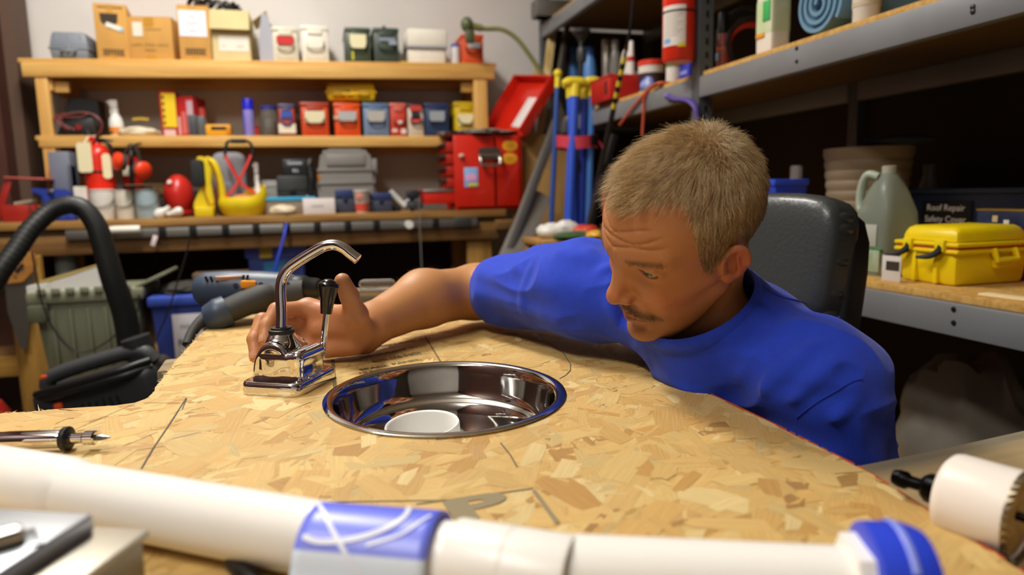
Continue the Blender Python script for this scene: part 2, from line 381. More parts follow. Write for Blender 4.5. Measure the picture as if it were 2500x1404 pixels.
def pline(pts,w=.0016): obj('pencil_line',strip([bz(*p) for p in pts],w),PENC,osb,W=True,ang=0)
pline([(345,1145),(372,1098),(410,1042),(455,972)]); pline([(440,984),(350,984)],.0009); pline([(445,1000),(455,974)],.0012)
pline([(1225,818),(1290,824),(1340,838),(1375,862),(1393,890),(1392,905),(1382,916),(1366,925)],.0013)
pline([(1222,1082),(1246,1112),(1262,1140)],.0014); pline([(985,818),(1060,812),(1225,818)],.0008)
pline([(385,1055),(300,1090)],.0007); pline([(180,1050),(330,985)],.0007)
# printed grade stamp
def stamp(s,p0,p1,hpx,bold=0,name='lettering'):
    A,B=bz(*p0),bz(*p1); d=B-A; ang=math.atan2(d.y,d.x); mid=(A+B)/2; n_=len(s)
    h=hpx; T=MW(osb).inverted()@(Matrix.Translation((mid.x,mid.y,TOP+.0006))@Matrix.Rotation(ang,4,'Z'))
    return text(s,h,INK,osb,T,sx=d.length/(n_*.62*h),bold=bold)
rows=[("RECOMMENDED SW",(868,856),(1046,826),.012),("PRODUCT STD",(880,874),(1040,843),.012),("620 (76 HC)",(888,888),(1045,858),.016),("SPACE PANEL",(868,906),(1035,876),.014),
      ("1/8 INCH AT EN",(862,914),(1005,893),.013),("1/8 INCH AT",(858,925),(950,911),.013),("THIS",(860,938),(893,933),.013)]
for s,a,b_,h in rows: stamp(s,a,b_,h,.0004)
for a,b_,w in (((812,878),(818,948),.005),((1038,822),(1076,884),.003),((845,866),(1040,826),.001),((835,897),(1052,862),.001),((842,884),(1046,846),.0008),((826,946),(880,936),.0015)):
    obj('stamp_line',strip([bz(*a),bz(*b_)],w),INK,osb,W=True,ang=0)
T=MW(osb).inverted()@(Matrix.Translation((*bz(1165,1240)[:2],TOP+.0006))@Matrix.Rotation(.12,4,'Z')); text('P',.052,mat('stamp_grey','8d8062',.8),osb,T,sx=1.9,bold=.0025)
for a,b_,w in (((1015,1232),(1300,1193),.0022),((1303,1198),(1362,1278),.004),((800,1226),(1090,1222),.0018)): obj('stamp_line',strip([bz(*a),bz(*b_)],w),mat('stamp_grey'),osb,W=True,ang=0)
# ---------------------------------------------------------------- sink
STEEL=met('cfcdc8',.07)
sink=thing('round_sink','round polished stainless steel bar sink set into the strand board','sink',(SKX,SKY,TOP))
k=SRX; pr=[(k,.0002),(k+.001,.0025),(k-.002,.0036),(k-.0065,.0038),(k-.010,.0022),(k-.0125,-.001),(k-.0145,-.012),(k-.020,-.035),(k-.0235,-.044),(k-.027,-.0475),(k-.031,-.0485),(k-.035,-.052),(k-.039,-.065),(k-.047,-.084),(k-.060,-.102),(k-.078,-.116),(k-.097,-.124),(.030,-.129),(.027,-.133),(.0,-.133)]
out=[(r,z-.0012) for r,z in pr[::-1][:-5]]
obj('bowl',G().lathe([(r,z) for r,z in pr],n=96,sy=SRY/SRX,cap=False),STEEL,sink,ang=60)
obj('drain',G().lathe([(.026,-.1335),(.026,-.1315),(.021,-.1315),(.019,-.1325),(.0,-.1325)][::-1],n=32),met('8e8c88',.3),sink)
pp=az(1036,1030,.737)
g=G().lathe([(.043,0),(.0475,.0),(.0485,.004),(.0485,.081),(.0475,.0835),(.0458,.0835),(.0440,.0815),(.0440,.004),(.043,.004)],n=64,cap=False)
one('pipe_coupling','short white plastic pipe coupling standing inside the steel sink','pipe coupling',g,pl('f1efe9',.35),(pp.x,pp.y-.004,TOP-.1255),ang=50,rot=(.04,-.05,0))
# ---------------------------------------------------------------- hand pump faucet
PB=Vector((-.0525,.9415,TOP)); PRZ=math.radians(-30)
pump=thing('hand_pump_faucet','chrome hand pump faucet with black lever knob standing on the board','faucet',PB,PRZ)
def rrect(w,l,r,n=6):
    o=[]
    for (sx,sy,a0) in ((1,1,0),(-1,1,90),(-1,-1,180),(1,-1,270)):
        for i in range(n+1):
            a=math.radians(a0+90*i/n); o.append((sx*(w/2-r)+r*math.cos(a),sy*(l/2-r)+r*math.sin(a)))
    return o
sec=[(1,0),(1,.010),(.985,.0135),(.955,.0158),(.92,.0164),(.9,.0162)]; g=G(); rr=rrect(.086,.104,.014); n=len(rr)
vs=[(x*s,y*s,z) for s,z in sec for x,y in rr]; fs=[(i*n+j,i*n+(j+1)%n,(i+1)*n+(j+1)%n,(i+1)*n+j) for i in range(len(sec)-1) for j in range(n)]
fs+= [tuple(range(n))[::-1],tuple(range((len(sec)-1)*n,len(sec)*n))]; g.add(vs,fs); obj('base_plate',g,CHROME,pump,ang=50)
def pump_sdf(P):
    q=P-npv((-.006,-.001,.014)); arch=np.sqrt((q[:,0]/.0315)**2+(np.maximum(q[:,2],0)/.050)**2); arch=(arch-1)*.030
    arch=si(arch,np.abs(q[:,1])-.0300,.006)
    bod=s_box(P,(.006,-.001,.026),(.0305,.0310,.0225),.007)
    cone=s_ell(P,(-.010,.002,.018),(.0290,.0345,.0580)); neck_=s_cap(P,(-.010,.002,.05),(-.010,.002,.074),.0165,.0130)
    cone=si(su(cone,neck_,.010),P[:,2]-.0715,.003)
    nose=s_cap(P,(.0285,-.0235,.0445),(.0285,.0235,.0445),.0090)
    d=su(su(su(bod,arch,.003),cone,.006),nose,.007)
    return si(d,.012-P[:,2],.001)
po,qd=nets(pump_sdf,(-.06,-.06,.008),(.06,.06,.085),.0011,3); obj_b=np_obj('pump_body',po,qd,CHROME,pump)
neck=Vector((-.010,.002,0))
obj('collar',G().lathe([(.0125,.069),(.0165,.070),(.0168,.0755),(.0135,.0765),(.0135,.0785),(.0075,.0785)],neck,32),BLACK,pump)
base_d=(PB-EYE).dot(FW)+.004
sp=[ad(x,y,base_d) for x,y in ((684,806),(684,760),(682,710),(684,685),(692,666),(706,650),(735,630),(775,606),(795,598),(815,597),(836,606),(852,619),(868,631))]
sp=[Vector((q.x,q.y,q.z)) for q in sp]
nw=MW(pump)@Vector((-.010,.002,.078)); off=nw-sp[0]; off.z=0; sp=[q+off for q in sp]; sp[0]=nw
obj('spout',G().tube(sp,.0071,24,6),CHROME,pump,W=True,ang=50)
e=(sp[-1]-sp[-2]).normalized(); obj('spout_mouth',G().lathe([(.0074,-.003),(.0074,.0006),(.0058,.0006),(.0054,-.006)],sp[-1],24,tuple(e),cap=False),CHROME,pump,W=True)
obj('spout_bore',G().lathe([(.0056,-.0002),(.0,-.0002)],sp[-1],16,tuple(e),cap=False),mat('bore','0a0a0a',.8),pump,W=True)
lv=[MW(pump)@Vector((.030,.026,.043))]+[ad(x,y,base_d+.018) for x,y in ((786,868),(790,835),(796,780),(800,752))]
obj('lever',G().tube(lv,.0046,16,6),CHROME,pump,W=True,ang=50)
kd=(ad(803,690,base_d+.016)-ad(796,766,base_d+.018)); kb=ad(796,766,base_d+.018); kl=kd.length
obj('lever_knob',G().lathe([(.004,0),(.0076,0),(.0082,.006),(.0100,kl*.45),(.0138,kl*.86),(.0142,kl*.93),(.0128,kl*.98),(.0105,kl*1.0),(.0100,kl*1.03),(.006,kl*1.10),(0,kl*1.12)],kb,32,tuple(kd.normalized())),mat('knob_black','0c0c0d',.18,coat=.5),pump,W=True,ang=50)
obj('pivot_pin',G().lathe([(.0062,0),(.0062,.004),(.004,.006),(0,.006)],(.026,.0265,.046),18,(0,1,0)),CHROME,pump)
for x,y in ((.0385,-.016),(.0385,.012),(.036,-.040)): obj('screw',G().lathe([(.0042,0),(.0042,.0012),(.003,.0026),(0,.0032)],(x,y,.0155),16),met('d0d0d2',.12),pump)
# ---------------------------------------------------------------- the man
HY,HP,HR=math.radians(-177.55),math.radians(27.8),math.radians(-24.4)
HM=(Matrix.Rotation(HY,3,'Z')@Matrix.Rotation(HP,3,'Y')@Matrix.Rotation(HR,3,'X')); HC=Vector((.430,.749,.967))
HRn=np.array(HM,dtype=np.float32); HCn=npv(HC)
def HL(p): return HC+HM@Vector(p)          # head local -> world  (x forward, y his left, z up)
def head_sdf(Q):
    q=Q.copy(); q[:,1]=np.sqrt(q[:,1]**2+1e-8)      # mirrored halves
    d=s_ell(q,(-.008,0,.052),(.100,.0765,.086))
    d=su(d,s_ell(q,(.028,0,.045),(.070,.064,.070)),.02)
    d=su(d,s_ell(q,(.040,0,-.012),(.056,.056,.070)),.025)
    d=su(d,s_ell(q,(.040,0,-.052),(.050,.046,.050)),.02)
    d=su(d,s_cap(q,(.004,.050,-.035),(.066,.020,-.088),.016,.014),.022)
    d=su(d,s_ell(q,(.088,0,-.086),(.018,.021,.017)),.02)
    d=su(d,s_cap(q,(.022,.060,-.002),(.070,.036,-.010),.011,.015),.022)
    d=su(d,s_cap(q,(.089,.010,.045),(.066,.049,.044),.0085,.008),.016)
    d=ss(d,s_ell(q,(.101,.036,.0255),(.016,.019,.012)),.014)
    d=su(d,s_cap(q,(.088,0,.036),(.108,0,-.006),.0080,.0100),.012)
    d=su(d,s_ell(q,(.1115,0,-.0125),(.0125,.0110,.0105)),.008)
    d=su(d,s_ell(q,(.102,.0125,-.0165),(.0105,.0065,.0075)),.006)
    d=ss(d,s_ell(q,(.109,.0062,-.0255),(.006,.0032,.0050)),.003)
    d=ss(d,s_cap(q,(.110,.015,-.004),(.098,.020,-.018),.003,.003),.006)
    # eyelids round the ball, slit open
    lid=s_ell(q,(.0762,.0365,.0300),(.0136,.0168,.0132)); d=su(d,lid,.005)
    d=su(d,s_cap(q,(.0925,.024,.0382),(.083,.049,.0372),.0026,.0024),.003)
    t=np.clip((q[:,1]-.0220)/.0310,0,1); zc=.0315-.0045*t; op=.0060*np.sqrt(np.clip(1-(2*t-1)**2,0,1))
    slit=np.maximum(np.abs(q[:,2]-zc)-op,.0785-q[:,0]); slit=np.maximum(slit,np.abs(q[:,1]-.0375)-.0155); d=ss(d,slit,.0012)
    # mouth
    d=su(d,s_ell(q,(.085,0,-.050),(.020,.026,.020)),.014)
    d=su(d,s_cap(q,(.1015,0,-.0450),(.089,.0225,-.0515),.0050,.0025),.005)
    d=su(d,s_cap(q,(.1015,0,-.0572),(.089,.0215,-.0535),.0058,.0028),.005)
    d=ss(d,s_cap(q,(.1075,0,-.0510),(.0925,.0255,-.0530),.0016,.0012),.003)
    d=ss(d,s_cap(q,(.107,0,-.028),(.105,0,-.040),.002,.003),.005)
    d=ss(d,s_cap(q,(.1075,0,-.0690),(.096,.014,-.0695),.0030,.0025),.010)
    # forehead lines
    for zz,yy in ((.060,.047),(.069,.044),(.079,.036)):
        w=.0022*np.sin(q[:,1]*95+zz*300); r=np.abs(q[:,2]-zz-w-.10*q[:,1]*(1 if zz<.08 else .6))
        d=d+.0022*np.exp(-(r/.0019)**2)*(q[:,0]>.03)*np.clip((yy+.012-q[:,1])/.012,0,1)
    # crow's feet and nasolabial fold
    d=ss(d,s_cap(q,(.101,.021,-.018),(.086,.034,-.048),.0012,.0012),.007)
    # ears
    E=HEAR; e=(q-np.array((-.004,.0775,.006),dtype=np.float32))@E
    ear=s_ell(e,(0,0,.001),(.0160,.0075,.0245)); ear=ss(ear,s_ell(e,(.003,.0065,.002),(.0108,.0095,.0165)),.004)
    rim=np.sqrt((np.sqrt((e[:,0]/.0162)**2+((e[:,2]-.003)/.0250)**2)-.90)**2*.0165**2*1.6+(e[:,1]-.0050)**2)-.0040
    ear=su(ear,np.maximum(rim,-(e[:,0]*.5+e[:,2]+.006)),.003)
    ear=su(ear,s_ell(e,(.005,.001,-.0205),(.0070,.0048,.0080)),.004); ear=su(ear,s_cap(e,(.0115,.003,-.008),(.0115,.003,.001),.0030),.003)
    ear=su(ear,s_cap(e,(-.006,.003,-.007),(-.001,.004,.013),.0026,.0022),.003)
    return su(d,ear,.005)
_a=math.radians(-32); _b=math.radians(-12)
HEAR=np.array(Matrix.Rotation(_a,3,'Z')@Matrix.Rotation(_b,3,'Y'),dtype=np.float32)
LSH=Vector((.556,.655,.800)); RSH=Vector((.388,.975,.882)); ELB=ad(1165,712,1.30); WRI=ad(905,793,1.085)
MID=(LSH+RSH)/2; SPN=Vector((.548,.298,-.783)).normalized(); LAT=(LSH-RSH).normalized(); FRW=LAT.cross(-SPN).normalized(); LAT=(-SPN).cross(FRW).normalized()
TR=np.array(Matrix((FRW,LAT,-SPN)).transposed(),dtype=np.float32)   # columns: forward, left, up
def TL(f,l,u): return MID+FRW*f+LAT*l-SPN*u
NB=MID+Vector((.005,.005,.025)); NT=HL((-.022,0,-.025)); LEL=LSH+Vector((.045,-.005,-.275)); LWR=LEL+Vector((.02,.12,-.16))
PEL=MID+SPN*.47
# right hand joints from the wrist
def J(px,py,d): return ad(px,py,d)
FING=[[J(752,752,1.040),J(674,757,1.002),J(651,795,.984),J(647,832,.972)],
      [J(735,785,1.050),J(640,782,1.012),J(621,828,.990),J(625,872,.978)],
      [J(733,820,1.048),J(652,826,1.010),J(640,858,.990),J(648,884,.985)],
      [J(752,850,1.040),J(690,862,1.010),J(672,872,.998),J(668,882,.992)]]
FRAD=[(.0115,.0108,.0098,.0085),(.0118,.0110,.0100,.0088),(.0112,.0104,.0094,.0083),(.0100,.0090,.0082,.0075)]
THMB=[J(882,808,1.050),J(868,768,1.008),J(853,722,.980),J(836,686,.968)]; TRAD=(.021,.0165,.0132,.0112)
def arm_sdf(P):
    d=s_cap(P,RSH,ELB,.052,.0475)
    FM=ad(1035,729,1.195); d=su(d,s_cap(P,ELB,FM,.0475,.0485),.03)
    d=su(d,s_cap(P,FM,WRI,.0485,.0325),.02)
    d=su(d,s_cap(P,WRI,J(850,805,1.060),.0325,.029),.014)
    for i,f in enumerate(FING):
        k=f[0]; w=WRI.lerp(J(880,820,1.060),.6)+Vector((0,0,.012-.010*i))
        d=su(d,s_cap(P,w,k,.017,.0135),.014)
    d=su(d,s_cap(P,J(845,790,1.025),J(780,800,1.032),.020,.015),.018)
    d=su(d,s_cap(P,J(862,838,1.040),J(800,853,1.035),.019,.013),.015)
    for f,r in zip(FING,FRAD):
        e=s_cap(P,f[0],f[1],r[0]*1.02,r[1]*.98)
        e=su(e,s_cap(P,f[1],f[2],r[1],r[2]),.004); e=su(e,s_cap(P,f[2],f[3],r[2]*1.02,r[3]),.004)
        d=su(d,e,.0045) if f is not FING[0] else su(d,e,.006)
    t=s_cap(P,THMB[0],THMB[1],TRAD[0],TRAD[1]); t=su(t,s_cap(P,THMB[1],THMB[2],TRAD[1],TRAD[2]*.98),.007); t=su(t,s_cap(P,THMB[2],THMB[3],TRAD[2]*1.04,TRAD[3]),.005)
    d=su(d,t,.013); d=su(d,s_cap(P,THMB[1],FING[0][0],.011,.010),.016)
    return d
def in_ball(P,c,r): return ((P-npv(c))**2).sum(1)<r*r
def body_sdf(P):
    d=s_ell(P,TL(-.02,0,-.18),(.080,.130,.17),TR)
    d=su(d,s_cap(P,TL(-.02,.06,-.33),PEL+LAT*.06,.10,.11),.05); d=su(d,s_cap(P,TL(-.02,-.06,-.33),PEL-LAT*.06,.10,.11),.05)
    d=su(d,s_cap(P,RSH,NB,.048,.044),.03); d=su(d,s_cap(P,NB,LSH,.044,.048),.03)
    d=su(d,s_cap(P,NB,NT,.060,.054),.03)
    d=su(d,s_cap(P,LSH,LEL,.050,.043),.03); d=su(d,s_cap(P,LEL,LWR,.043,.028),.02); d=su(d,s_cap(P,LWR,LWR+Vector((0,.07,-.04)),.028,.030),.02)
    m=in_ball(P,HC,.26)
    if m.any():
        q=(P[m]-HCn)@HRn; d[m]=su(d[m],head_sdf(q),.014)
    m=(P[:,0]<.50)&(P[:,1]>.85)
    if m.any(): d[m]=su(d[m],arm_sdf(P[m]),.012)
    for s in (1,-1):
        hip=PEL+LAT*(.09*s); kn=hip+FRW*.0+Vector((-.34,-.16,.02))+LAT*(.06*s); kn.z=.46; ft=Vector((kn.x+.10,kn.y+.04,.07))
        d=su(d,s_cap(P,hip,kn,.080,.055),.03); d=su(d,s_cap(P,kn,ft,.055,.038),.02); d=su(d,s_cap(P,ft+Vector((.02,0,-.03)),ft+Vector((-.15,-.06,-.035)),.036,.030),.02)
    return d
body_pos,body_q=nets(body_sdf,(-.16,.42,-.0),(1.0,1.36,1.16),.0024,2)
man=thing('person','short haired man in a blue t-shirt leaning over the board towards the chrome faucet','person',(.62,.9,0))
hl=(body_pos-HCn)@HRn; hy=np.abs(hl[:,1])
# natural colouring of skin by region
def blob(c,r): return np.exp(-(((hl*np.array([1,np.nan,1])[None] if False else np.stack([hl[:,0],hy,hl[:,2]],1))-np.array(c))**2/np.array(r)**2).sum(1))
HN=HAIRLINE=[(0,.097),(9,.096),(18,.103),(29,.108),(46,.107),(55,.102),(57,.083),(57.6,.062),(58.4,.031),(60,.016),(63,.008),(66,.005),(73,.016),(82,.031),(88,.038),(100,.034),(112,.008),(125,-.020),(180,-.030)]
def hair_mask(l,soft=.006):
    az_=np.degrees(np.arctan2(np.abs(l[:,1]),l[:,0]+.008)); z0=np.interp(az_,[a for a,_ in HN],[b for _,b in HN])
    return np.clip((l[:,2]-z0)/soft+.5,0,1)*(np.abs(l).max(1)<.2)*((np.abs(l[:,1])<.083))
sk=np.array(lin('bd8554'))[:3]; colr=np.tile(sk,(len(body_pos),1))
def mixc(c,w):
    global colr
    c=np.array(lin(c))[:3]; w=np.clip(w,0,1)[:,None]; colr=colr*(1-w)+c*w
inh=(np.abs(hl).max(1)<.2)
mixc('ad6c46',inh*.45*(hl[:,0]>-.03))
mixc('b4583f',inh*(blob((.115,0,-.012),(.016,.014,.014))*.55+blob((.075,.045,-.012),(.03,.022,.022))*.35+blob((-.004,.085,.006),(.03,.016,.035))*.75))
mixc('a0503f',inh*np.clip(np.exp(-((hl[:,2]+.0515)/.0085)**2)*(hy<.024)*(hl[:,0]>.086)*(1-hy/.03),0,1)*.75)
st=inh*(np.clip((hl[:,0]-.0)/.04,0,1))*np.clip((-.028-hl[:,2])/.03,0,1); mixc('6d4a34',st*.42)
mixc('5a3a26',inh*np.exp(-((hl[:,2]+.0385+.011*(hy/.03)**2)/.0060)**2)*(hy<.036)*(hl[:,0]>.075)*.75)
mixc('7a5636',inh*np.exp(-((hl[:,2]-.046-.05*(hy-.03)*(hy<.03))/.004)**2)*(hy>.020)*(hy<.057)*(hl[:,0]>.05)*.75)
mixc('8b6b45',hair_mask(hl,.010)*inh*.85)
hd=np.linalg.norm(body_pos-npv(J(760,800,1.01)),axis=1); mixc('c67c58',np.exp(-(hd/.09)**2)*.6)
mixc('2a3350',((body_pos[:,2]<.60)&(body_pos[:,2]>.11)&(body_pos[:,1]>.60)&((body_pos-npv(LEL)) @ np.array([0,0,1])>-9)&(np.linalg.norm(body_pos-npv(LEL),axis=1)>.28)).astype(float))
mixc('26221e',(body_pos[:,2]<.11).astype(float))
skm=bpy.data.materials.new('skin'); skm.use_nodes=True; nt=skm.node_tree; b=nt.nodes['Principled BSDF']
at=nt.nodes.new('ShaderNodeAttribute'); at.attribute_name='tone'; nt.links.new(at.outputs['Color'],b.inputs['Base Color'])
b.inputs['Roughness'].default_value=.46; b.inputs['Subsurface Weight'].default_value=.06; b.inputs['Subsurface Radius'].default_value=(.010,.004,.002); b.inputs['Subsurface Scale'].default_value=1; b.inputs['Specular IOR Level'].default_value=.45
tc=nt.nodes.new('ShaderNodeTexCoord'); n2=nt.nodes.new('ShaderNodeTexNoise'); n2.inputs['Scale'].default_value=420; n2.inputs['Detail'].default_value=3; nt.links.new(tc.outputs['Object'],n2.inputs['Vector'])
bp=nt.nodes.new('ShaderNodeBump'); bp.inputs['Strength'].default_value=.16; bp.inputs['Distance'].default_value=.0012; nt.links.new(n2.outputs[0],bp.inputs['Height']); nt.links.new(bp.outputs[0],b.inputs['Normal'])
bod=np_obj('body',body_pos,body_q,skm,man,W=True)
ca_=bod.data.color_attributes.new('tone','FLOAT_COLOR','POINT'); ca_.data.foreach_set('color',np.concatenate([colr,np.ones((len(colr),1))],1).astype(np.float32).ravel())
# eyes
for s in (1,-1):
    e=HL((.0760,.0362*s,.0300)); gz=(HM@Vector((.93,.30 if s>0 else .30,-.12))).normalized()
    gz=((PB+Vector((.02,0,.10)))-e).normalized()
    gz=(HM@Vector((.90,.27,-.12))).normalized()
    obj('eyeball',G().ball(e,.0120,28),mat('eye_white','a89c90',.15,coat=.6),man,W=True)
    obj('iris',G().lathe([(.0066,.0103),(.0064,.0107),(.0050,.01135),(.0026,.01185)],e,24,tuple(gz),cap=False),mat('iris','2e352c',.2,coat=1),man,W=True)
    obj('pupil',G().lathe([(.0027,.0118),(.0020,.01205),(0,.0122)],e,20,tuple(gz),cap=False),mat('pupil','070707',.1),man,W=True)
# finger nails
def nail(tip,prev,nrm,w,l,par):
    d=(tip-prev).normalized(); n_=(nrm-d*nrm.dot(d)).normalized(); x=d.cross(n_)
    M=Matrix((x,d,n_)).transposed().to_4x4(); M.translation=tip
    g=G().grid(lambda u,v: M@Vector(((u-.5)*w,(v-.62)*l,.0003+math.sqrt(max(0,1-((u-.5)*1.5)**2))*FRN-.0012*max(0,v-.7)*3)),6,6,-.0006)
    obj('fingernail',g,mat('nail','c8906e',.3),par,W=True)
for f,r in zip(FING[:2],FRAD[:2]): FRN=r[3]; nail(f[3],f[2],Vector((-.75,-.55,.05)),.0125,.011,man)
# hair as real strands
def strands(name,roots,dirs,length,rad,m,npts=4,droop=None,parent=man):
    n=len(roots); t=np.linspace(0,1,npts); P=roots[:,None,:]+dirs[:,None,:]*(length[:,None]*t[None])[...,None]
    if droop is not None: P=P+droop[:,None,:]*((length[:,None]*t[None]**2))[...,None]
    A=np.array(MW(parent).inverted()); P=P@A[:3,:3].T+A[:3,3]
    hc=bpy.data.hair_curves.new(name); hc.add_curves([npts]*n); hc.attributes['position'].data.foreach_set('vector',P.astype(np.float32).ravel())
    ra=hc.attributes.get('radius') or hc.attributes.new('radius','FLOAT','POINT'); ra.data.foreach_set('value',np.tile(rad*np.linspace(1,.25,npts),n).astype(np.float32))
    hc.materials.append(m); o=bpy.data.objects.new(name,hc); COL.objects.link(o); o.parent=parent; o['kind']='stuff'; return o
def hairmat(key,c1,c2):
    m=bpy.data.materials.new(key); m.use_nodes=True; nt=m.node_tree; b=nt.nodes['Principled BSDF']; b.inputs['Roughness'].default_value=.38; b.inputs['Specular IOR Level'].default_value=.6
    hi=nt.nodes.new('ShaderNodeHairInfo'); r=nt.nodes.new('ShaderNodeValToRGB'); r.color_ramp.elements[0].color=lin(c1); r.color_ramp.elements[1].color=lin(c2)
    nt.links.new(hi.outputs['Random'],r.inputs[0]); nt.links.new(r.outputs[0],b.inputs['Base Color']); return m
tri=body_q; cent=body_pos[tri].mean(1); e1=body_pos[tri[:,2]]-body_pos[tri[:,0]]; e2=body_pos[tri[:,3]]-body_pos[tri[:,1]]
nrm=np.cross(e1,e2); ar=np.linalg.norm(nrm,axis=1)/2; nrm/=np.maximum(ar[:,None]*2,1e-12)
cl=(cent-HCn)@HRn; hm=hair_mask(cl,.012); hr=np.random.default_rng(4)
def pick(w,n):
    p=w*ar; i=hr.choice(len(p),n,p=p/p.sum()); a=body_pos[tri[i]]; u=hr.dirichlet((1,1,1,1),n); return (a*u[...,None]).sum(1),nrm[i],cl[i]
up=HRn[:,2]; fwd=HRn[:,0]; lft=HRn[:,1]
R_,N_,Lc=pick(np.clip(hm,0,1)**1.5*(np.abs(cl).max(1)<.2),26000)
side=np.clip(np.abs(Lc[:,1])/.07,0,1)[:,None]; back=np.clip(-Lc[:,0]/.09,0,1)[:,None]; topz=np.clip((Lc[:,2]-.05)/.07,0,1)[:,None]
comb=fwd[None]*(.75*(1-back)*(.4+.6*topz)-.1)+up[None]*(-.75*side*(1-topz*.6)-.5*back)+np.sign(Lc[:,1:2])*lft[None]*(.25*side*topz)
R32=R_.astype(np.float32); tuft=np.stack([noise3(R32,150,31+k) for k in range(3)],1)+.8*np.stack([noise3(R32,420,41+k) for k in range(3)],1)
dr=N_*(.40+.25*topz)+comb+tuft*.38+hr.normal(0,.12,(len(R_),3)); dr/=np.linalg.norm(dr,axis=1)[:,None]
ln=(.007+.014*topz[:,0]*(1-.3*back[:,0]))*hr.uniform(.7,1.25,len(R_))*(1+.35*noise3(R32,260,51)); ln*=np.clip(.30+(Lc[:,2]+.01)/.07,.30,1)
dk=np.clip((.080-Lc[:,2])/.05,0,1)*.95+np.clip(-Lc[:,0]/.10,0,1)*.25; dark=hr.random(len(R_))<dk  # more dark strands low and behind: shade painted into the hair colour
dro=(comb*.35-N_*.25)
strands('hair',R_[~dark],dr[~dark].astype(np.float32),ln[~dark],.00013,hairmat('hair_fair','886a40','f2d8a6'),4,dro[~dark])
o_=strands('hair',R_[dark],dr[dark].astype(np.float32),ln[dark],.00013,hairmat('hair_shaded','4a3820','a08254'),4,dro[dark]); o_['label']='cropped hair at the sides and back of the head, with shade painted into its colour'
R_,N_,Lc=pick((np.abs(cl).max(1)<.2)*np.exp(-((cl[:,2]+.0380+.011*(cl[:,1]/.03)**2)/.0048)**2)*(np.abs(cl[:,1])<.030)*(cl[:,0]>.072)*(nrm@fwd>.0),800)
dr=N_*.5-up[None]*.8+np.sign(Lc[:,1:2])*lft[None]*.5+hr.normal(0,.15,(len(R_),3)); dr/=np.linalg.norm(dr,axis=1)[:,None]
strands('moustache',R_,dr,hr.uniform(.003,.0055,len(R_)),.00008,hairmat('hair_dark','4a3018','8a6840'),3)
ay_=np.abs(cl[:,1]); bl=.0440+.06*np.minimum(ay_-.030,0)*1-.12*np.maximum(ay_-.043,0)
R_,N_,Lc=pick((np.abs(cl).max(1)<.2)*np.exp(-((cl[:,2]-bl)/.003)**2)*(ay_>.020)*(ay_<.058)*(cl[:,0]>.05),560)
dr=N_*.35+up[None]*.25+np.sign(Lc[:,1:2])*lft[None]*.9+hr.normal(0,.15,(len(R_),3)); dr/=np.linalg.norm(dr,axis=1)[:,None]
strands('eyebrow',R_,dr,hr.uniform(.004,.007,len(R_)),.00007,bpy.data.materials['hair_dark'],3)
am=(cent[:,0]<.33)&(cent[:,0]>.09)&(cent[:,1]>1.0)&(cent[:,2]>.80)
R_,N_,Lc=pick(am.astype(float),1100); axd=npv((WRI-ELB).normalized())
dr=N_*.35+axd[None]*.6+hr.normal(0,.3,(len(R_),3)); dr/=np.linalg.norm(dr,axis=1)[:,None]
strands('arm_hair',R_,dr,hr.uniform(.004,.010,len(R_)),.00005,hairmat('hair_pale','c09a60','e0c490'),3)
# ---------------------------------------------------------------- t-shirt
CN=Vector((.462,.773,.884)); CNN=Vector((-.547,-.159,.822)).normalized(); CR=.0775
HEMR=RSH.lerp(ELB,.78)
def shirt_outer(P):
    d=s_ell(P,TL(-.054,0,-.17),(.100,.178,.190),TR)
    d=su(d,s_cap(P,TL(-.055,.07,-.30),PEL+LAT*.07,.115,.125),.06); d=su(d,s_cap(P,TL(-.055,-.07,-.30),PEL-LAT*.07,.115,.125),.06)
    d=su(d,s_cap(P,RSH,NB,.064,.064),.04); d=su(d,s_cap(P,NB,LSH,.066,.064),.05)
    d=su(d,s_cap(P,RSH,RSH.lerp(ELB,1.0),.070,.060),.035)
    d=su(d,s_cap(P,LSH,LEL,.069,.066),.03)
    d=su(d,s_cap(P,CN-CNN*.060,CN-CNN*.02,.092,CR+.002),.03)
    return d
def fold(P,a,b,amp,w):   # one soft crease ridge along a segment
    a,b=npv(a),npv(b); ab=b-a; t=np.clip((P-a)@ab/float(ab@ab),0,1); r=np.linalg.norm(P-a-t[:,None]*ab,axis=1)
    return amp*np.exp(-(r/w)**2)*np.sin(np.clip(t,.02,.98)*PI)**.5
FOLDS=[]
def crease(p0,p1,amp,w):
    FOLDS.append((p0,p1,amp*1.7,w*.85))
